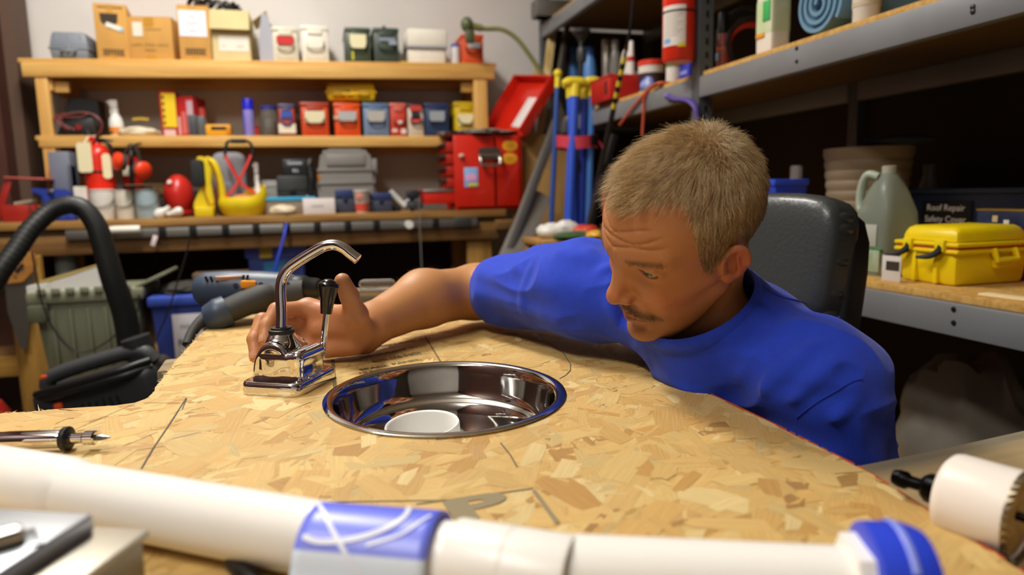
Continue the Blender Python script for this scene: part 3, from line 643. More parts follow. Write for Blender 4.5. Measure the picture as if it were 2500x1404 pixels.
def shirt_sdf(P):
    d=shirt_outer(P)
    near=np.abs(d)<.03
    if near.any():
        Q=P[near]; n1=noise3(Q*np.array([1,.8,1.4],dtype=np.float32),26,1); n2=noise3(Q,70,2); ed=np.clip(-(Q-npv(HEMR))@npv((ELB-RSH).normalized())/.03,.25,1); n3=noise3(Q@TR*np.array([1.3,.5,1.1],dtype=np.float32),42,5)
        dn=.0055*(1-2*np.abs(n3)*1.3)+.0060*n1+.0010*n2
        for a,b_,am,w in FOLDS: dn=dn+fold(Q,a,b_,am,w)
        d[near]=d[near]-dn*np.where(Q[:,1]>.95,ed,1)*np.clip((np.linalg.norm(Q-npv(CN),axis=1)-.085)/.03,0,1)
    ax_=npv((ELB-RSH).normalized()); hem=(P-npv(HEMR))@ax_
    nearR=(P[:,1]>.95)
    d=np.where(nearR,si(d,hem,.004),d)
    d=ss(d,s_cap(P,HEMR-(ELB-RSH).normalized()*.05,ELB,.052,.054),.002)
    w=P-npv(CN); hh=w@npv(CNN); rad=np.linalg.norm(w-hh[:,None]*npv(CNN),axis=1)
    d=si(d,-np.maximum(-hh,rad-.112),.012)
    d=si(d,-np.maximum(-hh-.045,rad-(CR-.004)),.003)
    hl_=(P-npv(LEL))@np.array([0,0,1],dtype=np.float32); arm=np.linalg.norm((P-npv(LEL))[:,:2],axis=1)<.14
    d=np.where(arm,np.maximum(d,-hl_-.03*0-.0),d)
    d=np.maximum(d,.60-(P[:,2]+.15))
    return d
# creases seen on the sleeve, chest and left shoulder
for a,b_,am,w in (((1440,600,1.0),(1475,760,.97),.005,.012),((1490,640,.95),(1400,770,1.02),.005,.011),((1300,640,1.06),(1275,765,1.08),.004,.011),((1370,620,1.02),(1335,775,1.04),.004,.011),((1250,650,1.10),(1330,700,1.05),.003,.008),
    ((2080,840,.72),(1830,1075,.76),.0045,.012),((2040,790,.74),(1790,1010,.78),.0040,.012),((1965,765,.78),(1770,950,.81),.003,.014),((1900,760,.82),(1720,915,.85),.003,.015),((2095,960,.73),(1990,1090,.72),.004,.010),((1900,660,.85),(2060,760,.80),.002,.006)): crease(ad(*a),ad(*b_),am,w)
SHM=mat('blue_cotton','2543c6',.85,var=.06,vs=40,bump=.25,bs=900,spec=.25); SHM.node_tree.nodes['Principled BSDF'].inputs['Sheen Weight'].default_value=.15
sp_,sq_=nets(shirt_sdf,(.10,.40,.42),(1.0,1.36,1.08),.0028,2)
shirt=np_obj('t_shirt',sp_,sq_,SHM,man,W=True)
# ribbed collar, sleeve hem and seams
x,y,z=basis(CNN)
ring=[CN-CNN*.004+(x*math.cos(a*PI/24)+y*math.sin(a*PI/24))*(CR-.0005) for a in range(49)]
def band(path,w,h,nrmf,name,m,par):
    g=G(); n=len(path); 
    for i,p in enumerate(path):
        t=(path[min(i+1,n-1)]-path[max(i-1,0)]).normalized(); o=nrmf(p,t); u=t.cross(o).normalized()
        for k in range(8):
            a=2*PI*k/8; g.v.append(tuple(p+u*(w*math.cos(a))+o*(h*math.sin(a))))
    for i in range(n-1):
        for k in range(8): g.f.append((i*8+k,i*8+(k+1)%8,(i+1)*8+(k+1)%8,(i+1)*8+k))
    return obj(name,g,m,par,W=True)
band(ring,.0105,.0035,lambda p,t:((p-CN)-CNN*(p-CN).dot(CNN)+CNN*.02).normalized(),'collar',SHM,man)

def onshirt(px,py,sd=None):
    r=npv(ray(px,py)); d=.62
    for _ in range(60):
        e_=float((sd or shirt_sdf)((npv(EYE)+r*d)[None].astype(np.float32))[0]); d+=min(e_,.05)*.7
        if d>1.6: return None
    return EYE+ray(px,py)*(d-.0006)
for P_ in ([(1862,700),(1900,722),(1950,735),(2005,752),(2050,775)],[(2105,925),(2080,932),(2040,955),(1990,985),(1945,1020)]):
    obj('seam',G().tube([q_ for q_ in (onshirt(p.x,p.y) for p in smooth_path([(a,b_,0) for a,b_ in P_],5)) if q_],.0009,6,0),mat('blue_thread','2039ae',.9),man,W=True)
# ---------------------------------------------------------------- things on and round the worktop
WPIPE=pl('f4f1ea',.32)
# long white pipe lying across the board
A_,B_=az(0,1174,.806),az(1100,1376,.806); dp=(B_-A_); dp.z=0; dp.normalize(); P0=A_-dp*.12
pipe=thing('plastic_pipe','long white plastic drain pipe lying across the near end of the board','pipe',(A_.x,A_.y,TOP))
RP=.0242; 
def onp(px):   # distance along the pipe axis seen at pixel column px
    lo,hi=-.2,.8
    for _ in range(40):
        m_=(lo+hi)/2; q=A_+dp*m_-EYE; x_=1250+F*q.dot(RT)/q.dot(FW); lo,hi=(m_,hi) if x_<px else (lo,m_)
    return A_+dp*lo
axp=tuple(dp)
def pz(p): return Vector((p.x,p.y,TOP+.0265))
obj('pipe_tube',G().cyl(pz(P0),pz(onp(1250)),RP,n=48),WPIPE,pipe,W=True)
c0=onp(165); obj('bell_end',G().lathe([(RP,0),(RP+.0028,.001),(RP+.003,.10),(RP+.003,.155),(RP+.0014,.163),(RP,.168)][::1],pz(c0-dp*.158),48,axp,cap=False),WPIPE,pipe,W=True)
c0=onp(1110);c1=onp(1395); L_=(c1-c0).length
obj('coupling',G().lathe([(RP,0),(RP+.0026,.0008),(RP+.003,.002),(RP+.003,L_*.49),(RP+.0022,L_*.5),(RP+.003,L_*.51),(RP+.003,L_-.003),(RP+.0022,L_),(RP,L_+.0006)],pz(c0),48,axp,cap=False),WPIPE,pipe,W=True)
dpl=dp.copy(); sidel=Vector((dp.y,-dp.x,0)); Bq=onp(1250)
# printed paper tag folded over the pipe
t0,t1=onp(800),onp(1066); wl=(t1-t0).length*1.04; side=Vector((dp.y,-dp.x,0)); TD=Matrix.Rotation(math.radians(9),3,'Z')@dp; TS=Vector((TD.y,-TD.x,0)); TC=pz(t0.lerp(t1,.5))+TS*.006+Vector((0,0,-.004))
tagm=bpy.data.materials.new('tag_print'); tagm.use_nodes=True; nt=tagm.node_tree; b=nt.nodes['Principled BSDF']; b.inputs['Roughness'].default_value=.35
uvn=nt.nodes.new('ShaderNodeUVMap'); sx_=nt.nodes.new('ShaderNodeSeparateXYZ'); nt.links.new(uvn.outputs[0],sx_.inputs[0])
rp=nt.nodes.new('ShaderNodeValToRGB'); nt.links.new(sx_.outputs[1],rp.inputs[0]); cr=rp.color_ramp
cr.elements[0].position=0; cr.elements[0].color=lin('4058f0'); cr.elements[1].position=.60; cr.elements[1].color=lin('7f8af2'); e=cr.elements.new(.615); e.color=lin('e4f0ff'); e=cr.elements.new(.85); e.color=lin('d2e6ff'); nt.links.new(rp.outputs[0],b.inputs['Base Color'])
def tagpt(u,v):
    s=v*.110-.030; r=RP+.0075; c=TC+TD*(wl*(u-.5)); dp_=TD; side=TS
    th=-1.25+s/r if s/r<2.1+0 else None
    sl=(s+.030)/r-1.15
    if sl<1.35: return c+side*(r*math.sin(sl))+Vector((0,0,r*math.cos(sl)))
    ex=(sl-1.35)*r; q=c+side*(r*math.sin(1.35))+Vector((0,0,r*math.cos(1.35))); return q+side*(ex*.55)+Vector((0,0,-ex*.80)) if q.z-ex*.8>TOP+.002 else Vector((q.x+side.x*ex*.55,q.y+side.y*ex*.55,TOP+.002))
nu,nv=14,26; g=G().grid(tagpt,nu,nv); tg=obj('paper_tag',g,tagm,pipe,W=True,label='blue and pale blue printed tag folded over the pipe')
ul=tg.data.uv_layers.new(name='UVMap'); w_=nv+1
for l in tg.data.loops:
    i,j=divmod(l.vertex_index,w_); ul.data[l.index].uv=(i/nu,j/nv)
sm=tg.modifiers.new('thick','SOLIDIFY'); sm.thickness=.0012; sm.offset=-1
WHT=mat('print_white','e8ecfa',.4)
def tagline(pts,w,nm='white_arc'):
    g=G(); Q=[tagpt(*p) for p in smooth2(pts)]
    for i in range(len(Q)-1):
        d=(Q[i+1]-Q[i]); n_=(Q[i]-TC); n_=(n_-TD*n_.dot(TD)).normalized(); s_=d.cross(n_).normalized()*(w/2); o=n_*.0021
        g.add([Q[i]-s_+o,Q[i+1]-s_+o,Q[i+1]+s_+o,Q[i]+s_+o],[(0,1,2,3)])
    obj(nm,g,WHT,tg,W=True,ang=0)
def smooth2(p): return [(q.x,q.y) for q in smooth_path([(a,b_,0) for a,b_ in p],8)]
tagline([(.72,.22),(.76,.36),(.66,.46),(.45,.53),(.2,.56),(.05,.54)],.0035); tagline([(.02,.30),(.2,.45),(.4,.60),(.6,.76),(.75,.95)],.003); tagline([(.95,.34),(.8,.48),(.55,.56)],.002)
# second length beyond the coupling, then the fitting with the blue cap
Cq=az(2050,1446,.806); A_=Bq; dp=(Cq-Bq); dp.z=0; dp.normalize(); axp=tuple(dp); side=Vector((dp.y,-dp.x,0))
obj('pipe_tube',G().cyl(pz(Bq-dp*.01),pz(onp(2075)),RP,n=48),WPIPE,pipe,W=True)
f0=onp(2062); g=G().lathe([(RP,0),(RP+.007,.001),(RP+.0075,.006),(RP+.0075,.034),(RP+.003,.038)],pz(f0),6,axp); 
obj('end_nut',g,WPIPE,pipe,W=True,ang=25)
f1=onp(2125); obj('blue_cap',G().lathe([(.030,-.004),(.0325,-.003),(.033,.004),(.033,.018),(.030,.026),(.021,.030),(0,.0312)],pz(f1)+Vector((0,0,.006)),40,axp),pl('2f48d8',.3),pipe,W=True,label='glossy blue cap with a pale arc')
g=G().tube([pz(f1)+Vector((0,0,.006))+dp*.012+(Vector((0,0,1))*math.cos(a)-side*-1*math.sin(a))*.0335 for a in np.linspace(-.5,.9,10)],.0022,8,3,flat=.4); obj('cap_stripe',g,mat('cap_pale','8a98ee',.4),pipe,W=True)
# screwdriver
s0,s1=az(20,1082,TOP+.010),az(268,1074,TOP+.010); ds=(s1-s0); ds.z=0; Ls=ds.length; ds.normalize()
scr=thing('screwdriver','chrome bit screwdriver with black grip lying behind the white pipe','screwdriver',(s0.x,s0.y,TOP),math.atan2(ds.y,ds.x))
X=(1,0,0); zc=(0,0,.0128)
obj('barrel',G().lathe([(.008,-.02),(.0085,-.01),(.0092,0),(.0092,Ls*.50),(.0080,Ls*.55)],zc,24,X),CHROME,scr)
obj('grip',G().lathe([(.0,-.075),(.008,-.073),(.0098,-.06),(.0098,-.015),(.0085,-.005),(.0072,.012)],zc,20,X),pl('17181a',.4),scr)
obj('collar_ring',G().lathe([(.0090,Ls*.545),(.0118,Ls*.55),(.0122,Ls*.57),(.0122,Ls*.60),(.0100,Ls*.615)],zc,20,X),pl('17181a',.4),scr)
obj('shaft',G().lathe([(.0055,Ls*.6),(.0055,Ls*.76)],zc,16,X),CHROME,scr)
obj('bit_holder',G().lathe([(.0062,Ls*.75),(.0074,Ls*.765),(.0074,Ls*.855),(.0060,Ls*.87)],zc,20,X),CHROME,scr)
obj('bit',G().lathe([(.0032,Ls*.86),(.0032,Ls*.92),(.0022,Ls*.96),(.0006,Ls*1.01)],zc,8,X),met('8a8a8c',.25),scr)
# galvanised hinged box at the near left corner
bc=az(120,1320,.84); bx_=thing('metal_case','grey galvanised metal case with a bar clasp at the near left corner','case',(-.219,.424,TOP),math.radians(-24))
GAL=met('b4b8bc',.42); 
obj('case_base',G().box((0,0,.022),(.17,.12,.044),.003),met('a8a294',.5),bx_)
obj('rim',G().box((0,0,.046),(.176,.126,.005),.002),met('b9b4a6',.4),bx_)
obj('lid',G().box((-.012,.006,.0545),(.138,.100,.014),.004),GAL,bx_)
obj('clasp_bar',G().box((.016,-.014,.066),(.088,.016,.012),.005,rz=math.radians(52)),met('d8d8da',.35),bx_)
obj('clasp_plate',G().box((.016,-.014,.0605),(.100,.026,.003),.001,rz=math.radians(52)),met('8f9498',.4),bx_)
for q in ((.070,-.045,.036),(.03,-.0605,.026)): obj('rivet',G().ball(q,.005,10),met('55524a',.5),bx_)
# small tools lying in the pipe's shade
p_=az(580,1388,TOP+.007); q_=az(680,1480,TOP+.006)
t=thing('chisel','small chisel with a black handle lying under the near edge of the pipe','chisel',(p_.x,p_.y,TOP)); e_=(q_-p_).normalized()
obj('handle',G().tube([p_-e_*.01,p_+e_*.012,p_+e_*.03],[.005,.0068,.005],14,4),BLACK,t,W=True); obj('blade',G().tube([p_+e_*.028,p_+e_*.09],.004,10,0),met('9a9a98',.4),t,W=True)
# weathered plank under the right edge, on trestle legs, and the beam under the left edge
WEA=mat('weathered_wood','b39a6c',.8,col2='7c7462',vs=14,stretch=(.12,1,1),bump=.35,bs=70)
pk=thing('plank_bench','weathered plank bench under the right edge of the strand board','bench',(.55,.3,0),math.radians(2.5))
for i,(y0,w_) in enumerate(((.135,.195),(-.07,.20),(-.28,.20))):
    L0,L1=-.30+.0*i,.55
    pts=[(L0,y0-w_/2)]+[(L1,y0-w_/2)]+[(L1,y0+w_/2-.002),(.20,y0+w_/2+(.004 if i==0 else -.002)),(.05,y0+w_/2-(.006 if i==0 else .002)),(L0,y0+w_/2-(.018 if i==0 else .002))]
    obj('plank',G().prism(pts,.034,Matrix.Translation((0,0,.728)),.003),WEA,pk)
for x_ in (-.22,.47): obj('cross_rail',G().box((x_,-.05,.690),(.07,.52,.075),.003),wood('rail','a88452','8a6638','y'),pk)
for x_ in (-.22,.47):
    for y_ in (-.26,.16): obj('leg',G().box((x_,y_,.326),(.07,.07,.652),.003),wood('leg','a88452','8a6638','z'),pk)
bmq=az(395,850,.745)
tb=thing('timber_beam','rough square timber beam carrying the sawn left edge of the board','timber',(0,0,0))
yb=1.235; obj('beam',G().box((.06,yb,.717),(.66,.085,.086),.004,rz=math.radians(3)),mat('grey_timber','a58f6a',.8,col2='7d6f58',vs=20,stretch=(.1,1,1),bump=.3,bs=60),tb)
for x_ in (-.05,.30): obj('leg',G().box((x_,yb+.0,.337),(.085,.07,.674),.003),WEA,tb)
# hole saw
h0,h1=Vector((.425,.412,.796)),Vector((.492,.352,.800)); ha=(h1-h0).normalized(); R_h=.0325
h0=az(2312,1205,.795); ha=Vector((.33,-.944,.0)).normalized(); hs=thing('hole_saw','white hole saw cup with black arbor and a wood plug, on the weathered plank','hole saw',(h0.x,h0.y,.762))
h0=Vector((h0.x,h0.y,.7625+R_h)); a_=tuple(ha)
obj('cup',G().lathe([(.010,0),(.028,.0),(.0315,.003),(R_h,.007),(R_h,.047),(R_h-.0022,.047),(R_h-.0022,.004)],h0,48,a_,cap=False),mat('saw_enamel','efe6dc',.35,bump=.05,bs=40),hs,W=True)
x_,y_,_=basis(ha); g=G()
for k in range(36):
    a=2*PI*k/36; a2=a+2*PI/36*.8; f=lambda an,r,h:h0+x_*(math.cos(an)*r)+y_*(math.sin(an)*r)+ha*h
    g.add([f(a,R_h+.0004,.0465),f(a2,R_h+.0004,.0465),f(a,R_h+.0006,.0515),f(a,R_h-.0022,.0465),f(a2,R_h-.0022,.0465),f(a,R_h-.002,.0515)],[(0,1,2),(3,5,4),(0,2,5,3),(1,4,5,2)])
obj('teeth',g,met('a89c86',.4),hs,W=True,ang=0,kind='stuff')
obj('wood_plug',G().lathe([(0,.036),(.028,.036),(R_h-.0026,.038),(R_h-.0026,.0445),(.026,.046),(.006,.0445),(0,.046)],h0,32,a_),mat('plug_wood','c99a4e',.7,col2='e3c078',vs=140,bump=.5,bs=200),hs,W=True)
obj('pilot_drill',G().cyl(h0+ha*.03,h0+ha*.060,.0036,.003,12),met('2c2a28',.4),hs,W=True)
obj('arbor',G().lathe([(.0,-.040),(.0058,-.0395),(.0072,-.035),(.0072,-.030),(.0050,-.027),(.0050,-.018),(.0085,-.017),(.0115,-.013),(.0115,0),(.006,.001)],h0,20,a_),met('161616',.35),hs,W=True)
# corded drill
d0=ad(485,690,1.405); 
dr=thing('power_drill','blue grey corded power drill with orange switch lying behind the faucet','drill',az(600,800,TOP)); NAVY=pl('3d4a5e',.42); GRIP=pl('3a3a38',.65); DO=ad(600,706,1.405)
def D(px,py,dd=0): return ad(px,py,1.405+dd)
obj('motor_housing',G().tube([D(477,706),D(484,706),D(505,706),D(560,706),D(640,706),D(700,704),D(722,703)],[.014,.027,.035,.0385,.0375,.032,.026],28,4),NAVY,dr,W=True)
obj('chuck',G().lathe([(.026,0),(.0265,.004),(.0265,.022),(.0235,.026),(.0225,.046),(.0165,.056),(.008,.060)],D(720,703),24,tuple((D(780,706)-D(720,703)).normalized())),mat('chuck_black','3a3a3a',.45,1,var=.2),dr,W=True)
obj('handle',G().tube([D(665,716,-.020),D(640,724,-.032),D(600,740,-.045),D(560,757,-.058),D(528,770,-.066)],[.026,.031,.0305,.029,.027],20,5,flat=.85),GRIP,dr,W=True)
obj('grip_overmould',G().tube([D(596,722,-.012),D(620,722,-.013),D(680,720,-.013),D(745,712,-.010)],[.020,.0305,.0315,.026],20,5),GRIP,dr,W=True)
obj('handle_end',G().tube([D(556,758,-.058),D(532,768,-.066),D(504,776,-.070)],[.0315,.0325,.024],20,4),NAVY,dr,W=True)
obj('cord_guard',G().tube([D(512,772,-.068),D(488,788,-.085),D(468,814,-.105),D(456,842,-.125)],[.015,.0115,.0095,.0085],14,6),GRIP,dr,W=True)
obj('trigger',G().box((0,0,0),(.026,.020,.026),.005,M=Matrix.Translation(D(612,730,-.046))@Matrix.Rotation(.4,4,'Y')),pl('2e2e2c',.5),dr,W=True)
obj('switch',G().box((0,0,0),(.030,.012,.0170),.004,M=Matrix.Translation(D(607,695,-.0395))@Matrix.Rotation(.1,4,'Y')),pl('f09a1a',.35),dr,W=True,label='orange direction switch')
obj('lock_slider',G().box((0,0,0),(.026,.008,.004),.001,M=Matrix.Translation(D(612,752,-.050))),pl('f07a1a',.35),dr,W=True)
for px in (504,516,528): obj('vent_slot',G().box((0,0,0),(.005,.006,.011),.001,M=Matrix.Translation(D(px,681,-.034))@Matrix.Rotation(-.3,4,'Y')),BLACK,dr,W=True)
for px in (594,604): obj('vent_slot',G().box((0,0,0),(.005,.006,.013),.001,M=Matrix.Translation(D(px,679,-.036))@Matrix.Rotation(.2,4,'Y')),BLACK,dr,W=True)
obj('rating_label',G().box((0,0,0),(.050,.003,.010),.0008,M=Matrix.Translation(D(558,679,-.0350))@Matrix.Rotation(.02,4,'Y')@Matrix.Rotation(.45,4,'X')),mat('label_silver','d8c8b8',.35,col2='d98a5a',vs=30),dr,W=True)
for px,py in ((575,697),(637,695),(702,694)): obj('screw',G().cyl(D(px,py,-.030),D(px,py,-.0405 if px<690 else -.034),.005,n=10),pl('22304a',.4),dr,W=True)
# clear blister pack and debris beyond the arm
CLEAR=mat('clear_plastic','f2f0ea',.08,trans=.92,ior=1.25)
q=az(905,720,TOP); bp_=thing('blister_pack','clear plastic blister pack standing behind the wrist','packaging',(.10,1.44,TOP+.0008),math.radians(-14)); 
obj('tray',G().box((0,0,.030),(.125,.05,.055),.012),CLEAR,bp_); obj('flange',G().box((0,.0,.004),(.160,.075,.003),.001),CLEAR,bp_); obj('bubble',G().box((.005,-.004,.067),(.075,.03,.020),.009),CLEAR,bp_)
# ---------------------------------------------------------------- office chair
CH=Vector((.865,1.26,0)); ch=thing('office_chair','black leather office chair with a tall padded back, behind the man','chair',CH,math.atan2(FRW.y,FRW.x)-.10)
LEA=mat('black_leather','3a3d3c',.36,bump=.2,bs=130,coat=.15); LED=mat('leather_dark','101010',.5)
def cushion(w,h,d,M,amp=.012,e=5):
    bm=bmesh.new(); bmesh.ops.create_cube(bm,size=2); bmesh.ops.subdivide_edges(bm,edges=bm.edges[:],cuts=9,use_grid_fill=True)
    for v in bm.verts:
        p=v.co.copy(); n=(abs(p.x)**e+abs(p.y)**e+abs(p.z)**e)**(1/e); p/=n; v.co=Vector((p.x*d/2,p.y*w/2,p.z*h/2))
    return G().bm(bm,M)
TBK=Matrix.Translation((-.02,0,.99))@Matrix.Rotation(-.16,4,'Y')
obj('upper_pad',cushion(.46,.26,.105,TBK@Matrix.Translation((.0,0,-.105)),e=6),LEA,ch); obj('lower_pad',cushion(.455,.34,.115,TBK@Matrix.Translation((.004,0,-.395)),e=6),LEA,ch)
obj('side_panel',cushion(.47,.60,.075,TBK@Matrix.Translation((-.045,0,-.29)),e=7),LED,ch)
g=G()
for k in range(13): z_=-.02-.02*k; g.ball((0,.226+.004*math.sin(k*2.1),z_),(.026,.010,.012),10,TBK@Matrix.Translation((.004,-.006,0))); g.ball((0,-.226-.004*math.sin(k*2.1),z_),(.026,.010,.012),10,TBK@Matrix.Translation((.004,.006,0)))
obj('gathered_edge',g,LEA,ch,kind='stuff',label='gathered leather along the edge of the upper pad')
obj('round_patch',G().lathe([(.0,.004),(.045,.004),(.050,.0)],(0,0,0),24,M=TBK@Matrix.Translation((.046,-.165,-.24))@Matrix.Rotation(PI/2,4,'Y')),LED,ch)
obj('seat',cushion(.48,.10,.47,Matrix.Translation((.20,0,.42)),e=6),LEA,ch)
for s in (1,-1): obj('armrest',G().tube([(-.02,.25*s,.45),(.02,.27*s,.60),(.10,.275*s,.655),(.24,.275*s,.65),(.30,.27*s,.58),(.28,.25*s,.42)],.02,12,5),pl('161616',.5),ch)
obj('gas_column',G().cyl((.18,0,.10),(.18,0,.38),.028),met('3a3a3a',.4),ch)
for k in range(5):
    a=2*PI*k/5; obj('foot',G().tube([(.18,0,.11),(.18+.27*math.cos(a),.27*math.sin(a),.075)],[.026,.018],10,0),pl('161616',.5),ch)
    obj('caster',G().cyl((.18+.27*math.cos(a)-.02*math.sin(a),.27*math.sin(a)+.02*math.cos(a),.030),(.18+.27*math.cos(a)+.02*math.sin(a),.27*math.sin(a)-.02*math.cos(a),.030),.029),pl('161616',.5),ch)
# ---------------------------------------------------------------- wooden shelving and bench along the back wall
PINE=('e0b264','c8944a'); PX=wood('pine',*PINE,'x'); PZ=wood('pine',*PINE,'z'); PY=wood('pine',*PINE,'y'); DARKW=wood('old','6a4a26','8a6434','x'); DARKZ=wood('oldz','7a5628','9a7238','z')
BZ=.945; YS=3.8
def zT(x): return 1.700+(x+1.26)/2.18*.040
MZ=1.345
sh=thing('wooden_shelving','pine wooden shelving unit with two long shelves standing on the bench','shelving',(-.17,3.95,BZ))
XL,XR=-1.232,.915
for x,y in ((XL,3.80),(XR-.03,3.80),(XL+.04,4.10),(XR-.03,4.10)):
    obj('post',G().box((x,y,(BZ+zT(x)-.02)/2),((.052 if x<0 else .075) if y<4 else .06,.04,zT(x)-.02-BZ),.003),PZ,sh,W=True)
an=math.atan2(.040,2.18); RY=Matrix.Rotation(-an,4,'Y')
obj('top_board',G().box((0,0,0),(2.30,.36,.020),.002,M=Matrix.Translation((-.17,3.965,zT(-.17)-.010))@RY),PX,sh,W=True)
obj('front_rail',G().box((0,0,0),(2.27,.038,.066),.003,M=Matrix.Translation((-.17,3.80-.008,zT(-.17)-.053))@RY),PX,sh,W=True)
obj('back_rail',G().box((0,0,0),(2.27,.038,.075),.003,M=Matrix.Translation((-.17,4.12,zT(-.17)-.0575))@RY),PX,sh,W=True)
obj('middle_board',G().box((-.17,3.965,MZ-.010),(2.24,.33,.020),.002),PX,sh,W=True)
obj('front_rail',G().box((-.17,3.792,MZ-.0275),(2.20,.036,.055),.003),PX,sh,W=True)
obj('back_rail',G().box((-.17,4.12,MZ-.045),(2.20,.036,.055),.003),PX,sh,W=True)
for x in (XL+.02,XR-.05):
    obj('side_rail',G().box((x,3.95,zT(x)-.115),(.036,.30,.06),.003),PY,sh,W=True); obj('side_rail',G().box((x,3.95,MZ-.07),(.036,.30,.06),.003),PY,sh,W=True)
    obj('corner_block',G().box((x+(.05 if x<0 else -.05),3.835,zT(x)-.125),(.06,.036,.05),.003),PX,sh,W=True)
bn=thing('workbench','long dark wooden workbench along the back wall','workbench',(-.6,3.8,0))
obj('worktop',G().box((-.55,3.81,BZ-.018),(2.98,.62,.036),.003),wood('benchtop','8a6030','b48a4c','x'),bn,W=True)
obj('front_board',G().box((-.55,3.525,.835),(2.90,.04,.085),.003),DARKW,bn,W=True)
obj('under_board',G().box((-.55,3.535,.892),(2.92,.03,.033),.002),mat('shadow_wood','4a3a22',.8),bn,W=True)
for x,y in ((-1.275,3.47),(.80,3.56),(-1.9,3.6),(.80,4.0),(-1.275,4.05)):
    obj('leg',G().box((x,y,.40),(.13,.045,.80),.003),wood('legs','b5883c','8d672c','z'),bn,W=True)
obj('low_rail',G().box((-.6,3.52,.30),(2.7,.04,.09),.003),wood('legsx','b5883c','8d672c','x'),bn,W=True); obj('low_shelf',G().box((-.6,3.80,.34),(2.7,.52,.018)),DARKW,bn,W=True)
obj('shade_board',G().box((-.55,4.10,.46),(2.95,.02,.88)),mat('shade_dark','2a2018',.9),bn,W=True); obj('bench_end',G().box((.93,3.66,.865),(.10,.35,.05),.003),DARKW,bn,W=True)  # rear sheet is added, its dark colour standing for the under-bench shade
# power strip with outlets
a,b_=ay(160,562,3.49),ay(1165,535,3.49); ps=thing('power_strip','long grey power strip with black sockets on the bench front','power strip',((a.x+b_.x)/2,3.492,.882)); Ls=b_.x-a.x
obj('strip_body',G().box((0,0,0),(Ls,.026,.042),.003),met('9c9a96',.5),ps)
for px in (395,470,550,625,700,775,850,920,1065): q=ay(px,560,3.47); obj('socket',G().box((q.x-(a.x+b_.x)/2,-.014,.0),(.032,.010,.044),.002),BLACK,ps)
q=ay(1130,535,3.47); obj('switch_box',G().box((q.x-(a.x+b_.x)/2,-.012,.004),(.085,.02,.05),.004),pl('3a3a38'),ps); q=ay(998,538,3.47); obj('round_plug',G().cyl((q.x-(a.x+b_.x)/2,-.045,0),(q.x-(a.x+b_.x)/2,-.012,0),.020),pl('e6e4de'),ps)
# -------- helpers for placing
def it(name,label,cat,x0,x1,yt,Y,zb,L,group=None,rz=0):
    ym=yt+40; A,B=ay(x0,ym,Y),ay(x1,ym,Y); cx=(A.x+B.x)/2; zb=zT(cx)+.0005 if zb=='T' else (MZ+.0005 if zb=='M' else (BZ+.0005 if zb=='B' else zb))
    h=ay((x0+x1)/2,yt,Y).z-zb; t=thing(name,label,cat,(cx,Y+L/2,zb),rz,group); return t,B.x-A.x,h
def lump(c,r,amp=.2,seed=1,sub=3,sc=3):
    bm=bmesh.new(); bmesh.ops.create_icosphere(bm,subdivisions=sub,radius=1); P=np.array([v.co[:] for v in bm.verts],dtype=np.float32)
    n=noise3(P,sc,seed)*amp+noise3(P,sc*2.7,seed+9)*amp*.5
    for v,k in zip(bm.verts,n): v.co=v.co*(1+float(k)); v.co.z=max(v.co.z,-.8); v.co=Vector((v.co.x*r[0],v.co.y*r[1],(v.co.z+.8)*r[2]/1.8*2*.55))+Vector(c)
    return G().bm(bm)
def ammo(x0,x1,yt,Y,zb,L,col,label,paper=None,wire='2a2620',lidc=None,extra=None,group='metal ammunition style boxes'):
    t,w,h=it('ammo_can',label,'box',x0,x1,yt,Y,zb,L,group); m=paint(col); ml=paint(lidc) if lidc else m
    obj('box_body',G().box((0,0,h*.43),(w*.94,L*.96,h*.86),.004),m,t)
    obj('lid',G().box((0,0,h*.92),(w,L,h*.13),.006),ml,t)
    obj('front_panel',G().box((0,-L*.48-.001,h*.42),(w*.70,.006,h*.66),.003),m,t)
    obj('latch_plate',G().box((0,-L*.48-.006,h*.80),(w*.52,.008,h*.13),.003),ml,t)
    obj('latch_wire',G().tube([(-w*.31,-L*.48-.006,h*.55),(-w*.29,-L*.48-.014,h*.43),(-w*.15,-L*.48-.018,h*.36),(w*.15,-L*.48-.018,h*.36),(w*.29,-L*.48-.014,h*.43),(w*.31,-L*.48-.006,h*.55)],.0042,8,4),mat('wire_'+wire,wire,.4,.5),t)
    obj('lid_handle',G().tube([(0,-L*.25,h*.98),(0,-L*.2,h*1.02),(0,L*.2,h*1.02),(0,L*.25,h*.98)],.006,8,4),mat('wire_'+wire,wire,.4,.5),t)
    if paper: 
        pc,pw,ph,pzc=paper; obj('paper_label',G().box((0,-L*.48-.0115,h*pzc),(w*pw,.0012,h*ph)),mat('label_'+pc,pc,.7),t)
    for xx,ww,hh,zc,c in (extra or ()): obj('tape',G().box((w*xx,-L*.48-.0105,h*zc),(w*ww,.0012,h*hh)),mat('label_'+c,c,.6),t)
    return t,w,h
CARD=('c8954c','b8843e')
def carton(label,x0,x1,yt,Y,L,rz=0,c='c9974e',zb='T',group=None,name='cardboard_box',tape=True):
    t,w,h=it(name,label,'box',x0,x1,yt,Y,zb,L,group,rz); m=mat('card_'+c,c,.85,var=.06,vs=6)
    obj('box_sides',G().box((0,0,h/2),(w,L,h),.0025),m,t)
    obj('flap',G().box((0,-L*.25,h+.0012),(w*.99,L*.49,.0025)),m,t); obj('flap',G().box((0,L*.25,h+.0012),(w*.99,L*.49,.0025)),m,t)
    if tape: obj('tape',G().box((w*-.02,-L/2-.0006,h*.9),(w*.22,.0012,h*.2)),mat('tape','c08a2c',.3),t); obj('tape',G().box((w*-.02,-L/2-.0006,h*.06),(w*.22,.0012,h*.12)),mat('tape'),t)
    return t,w,h
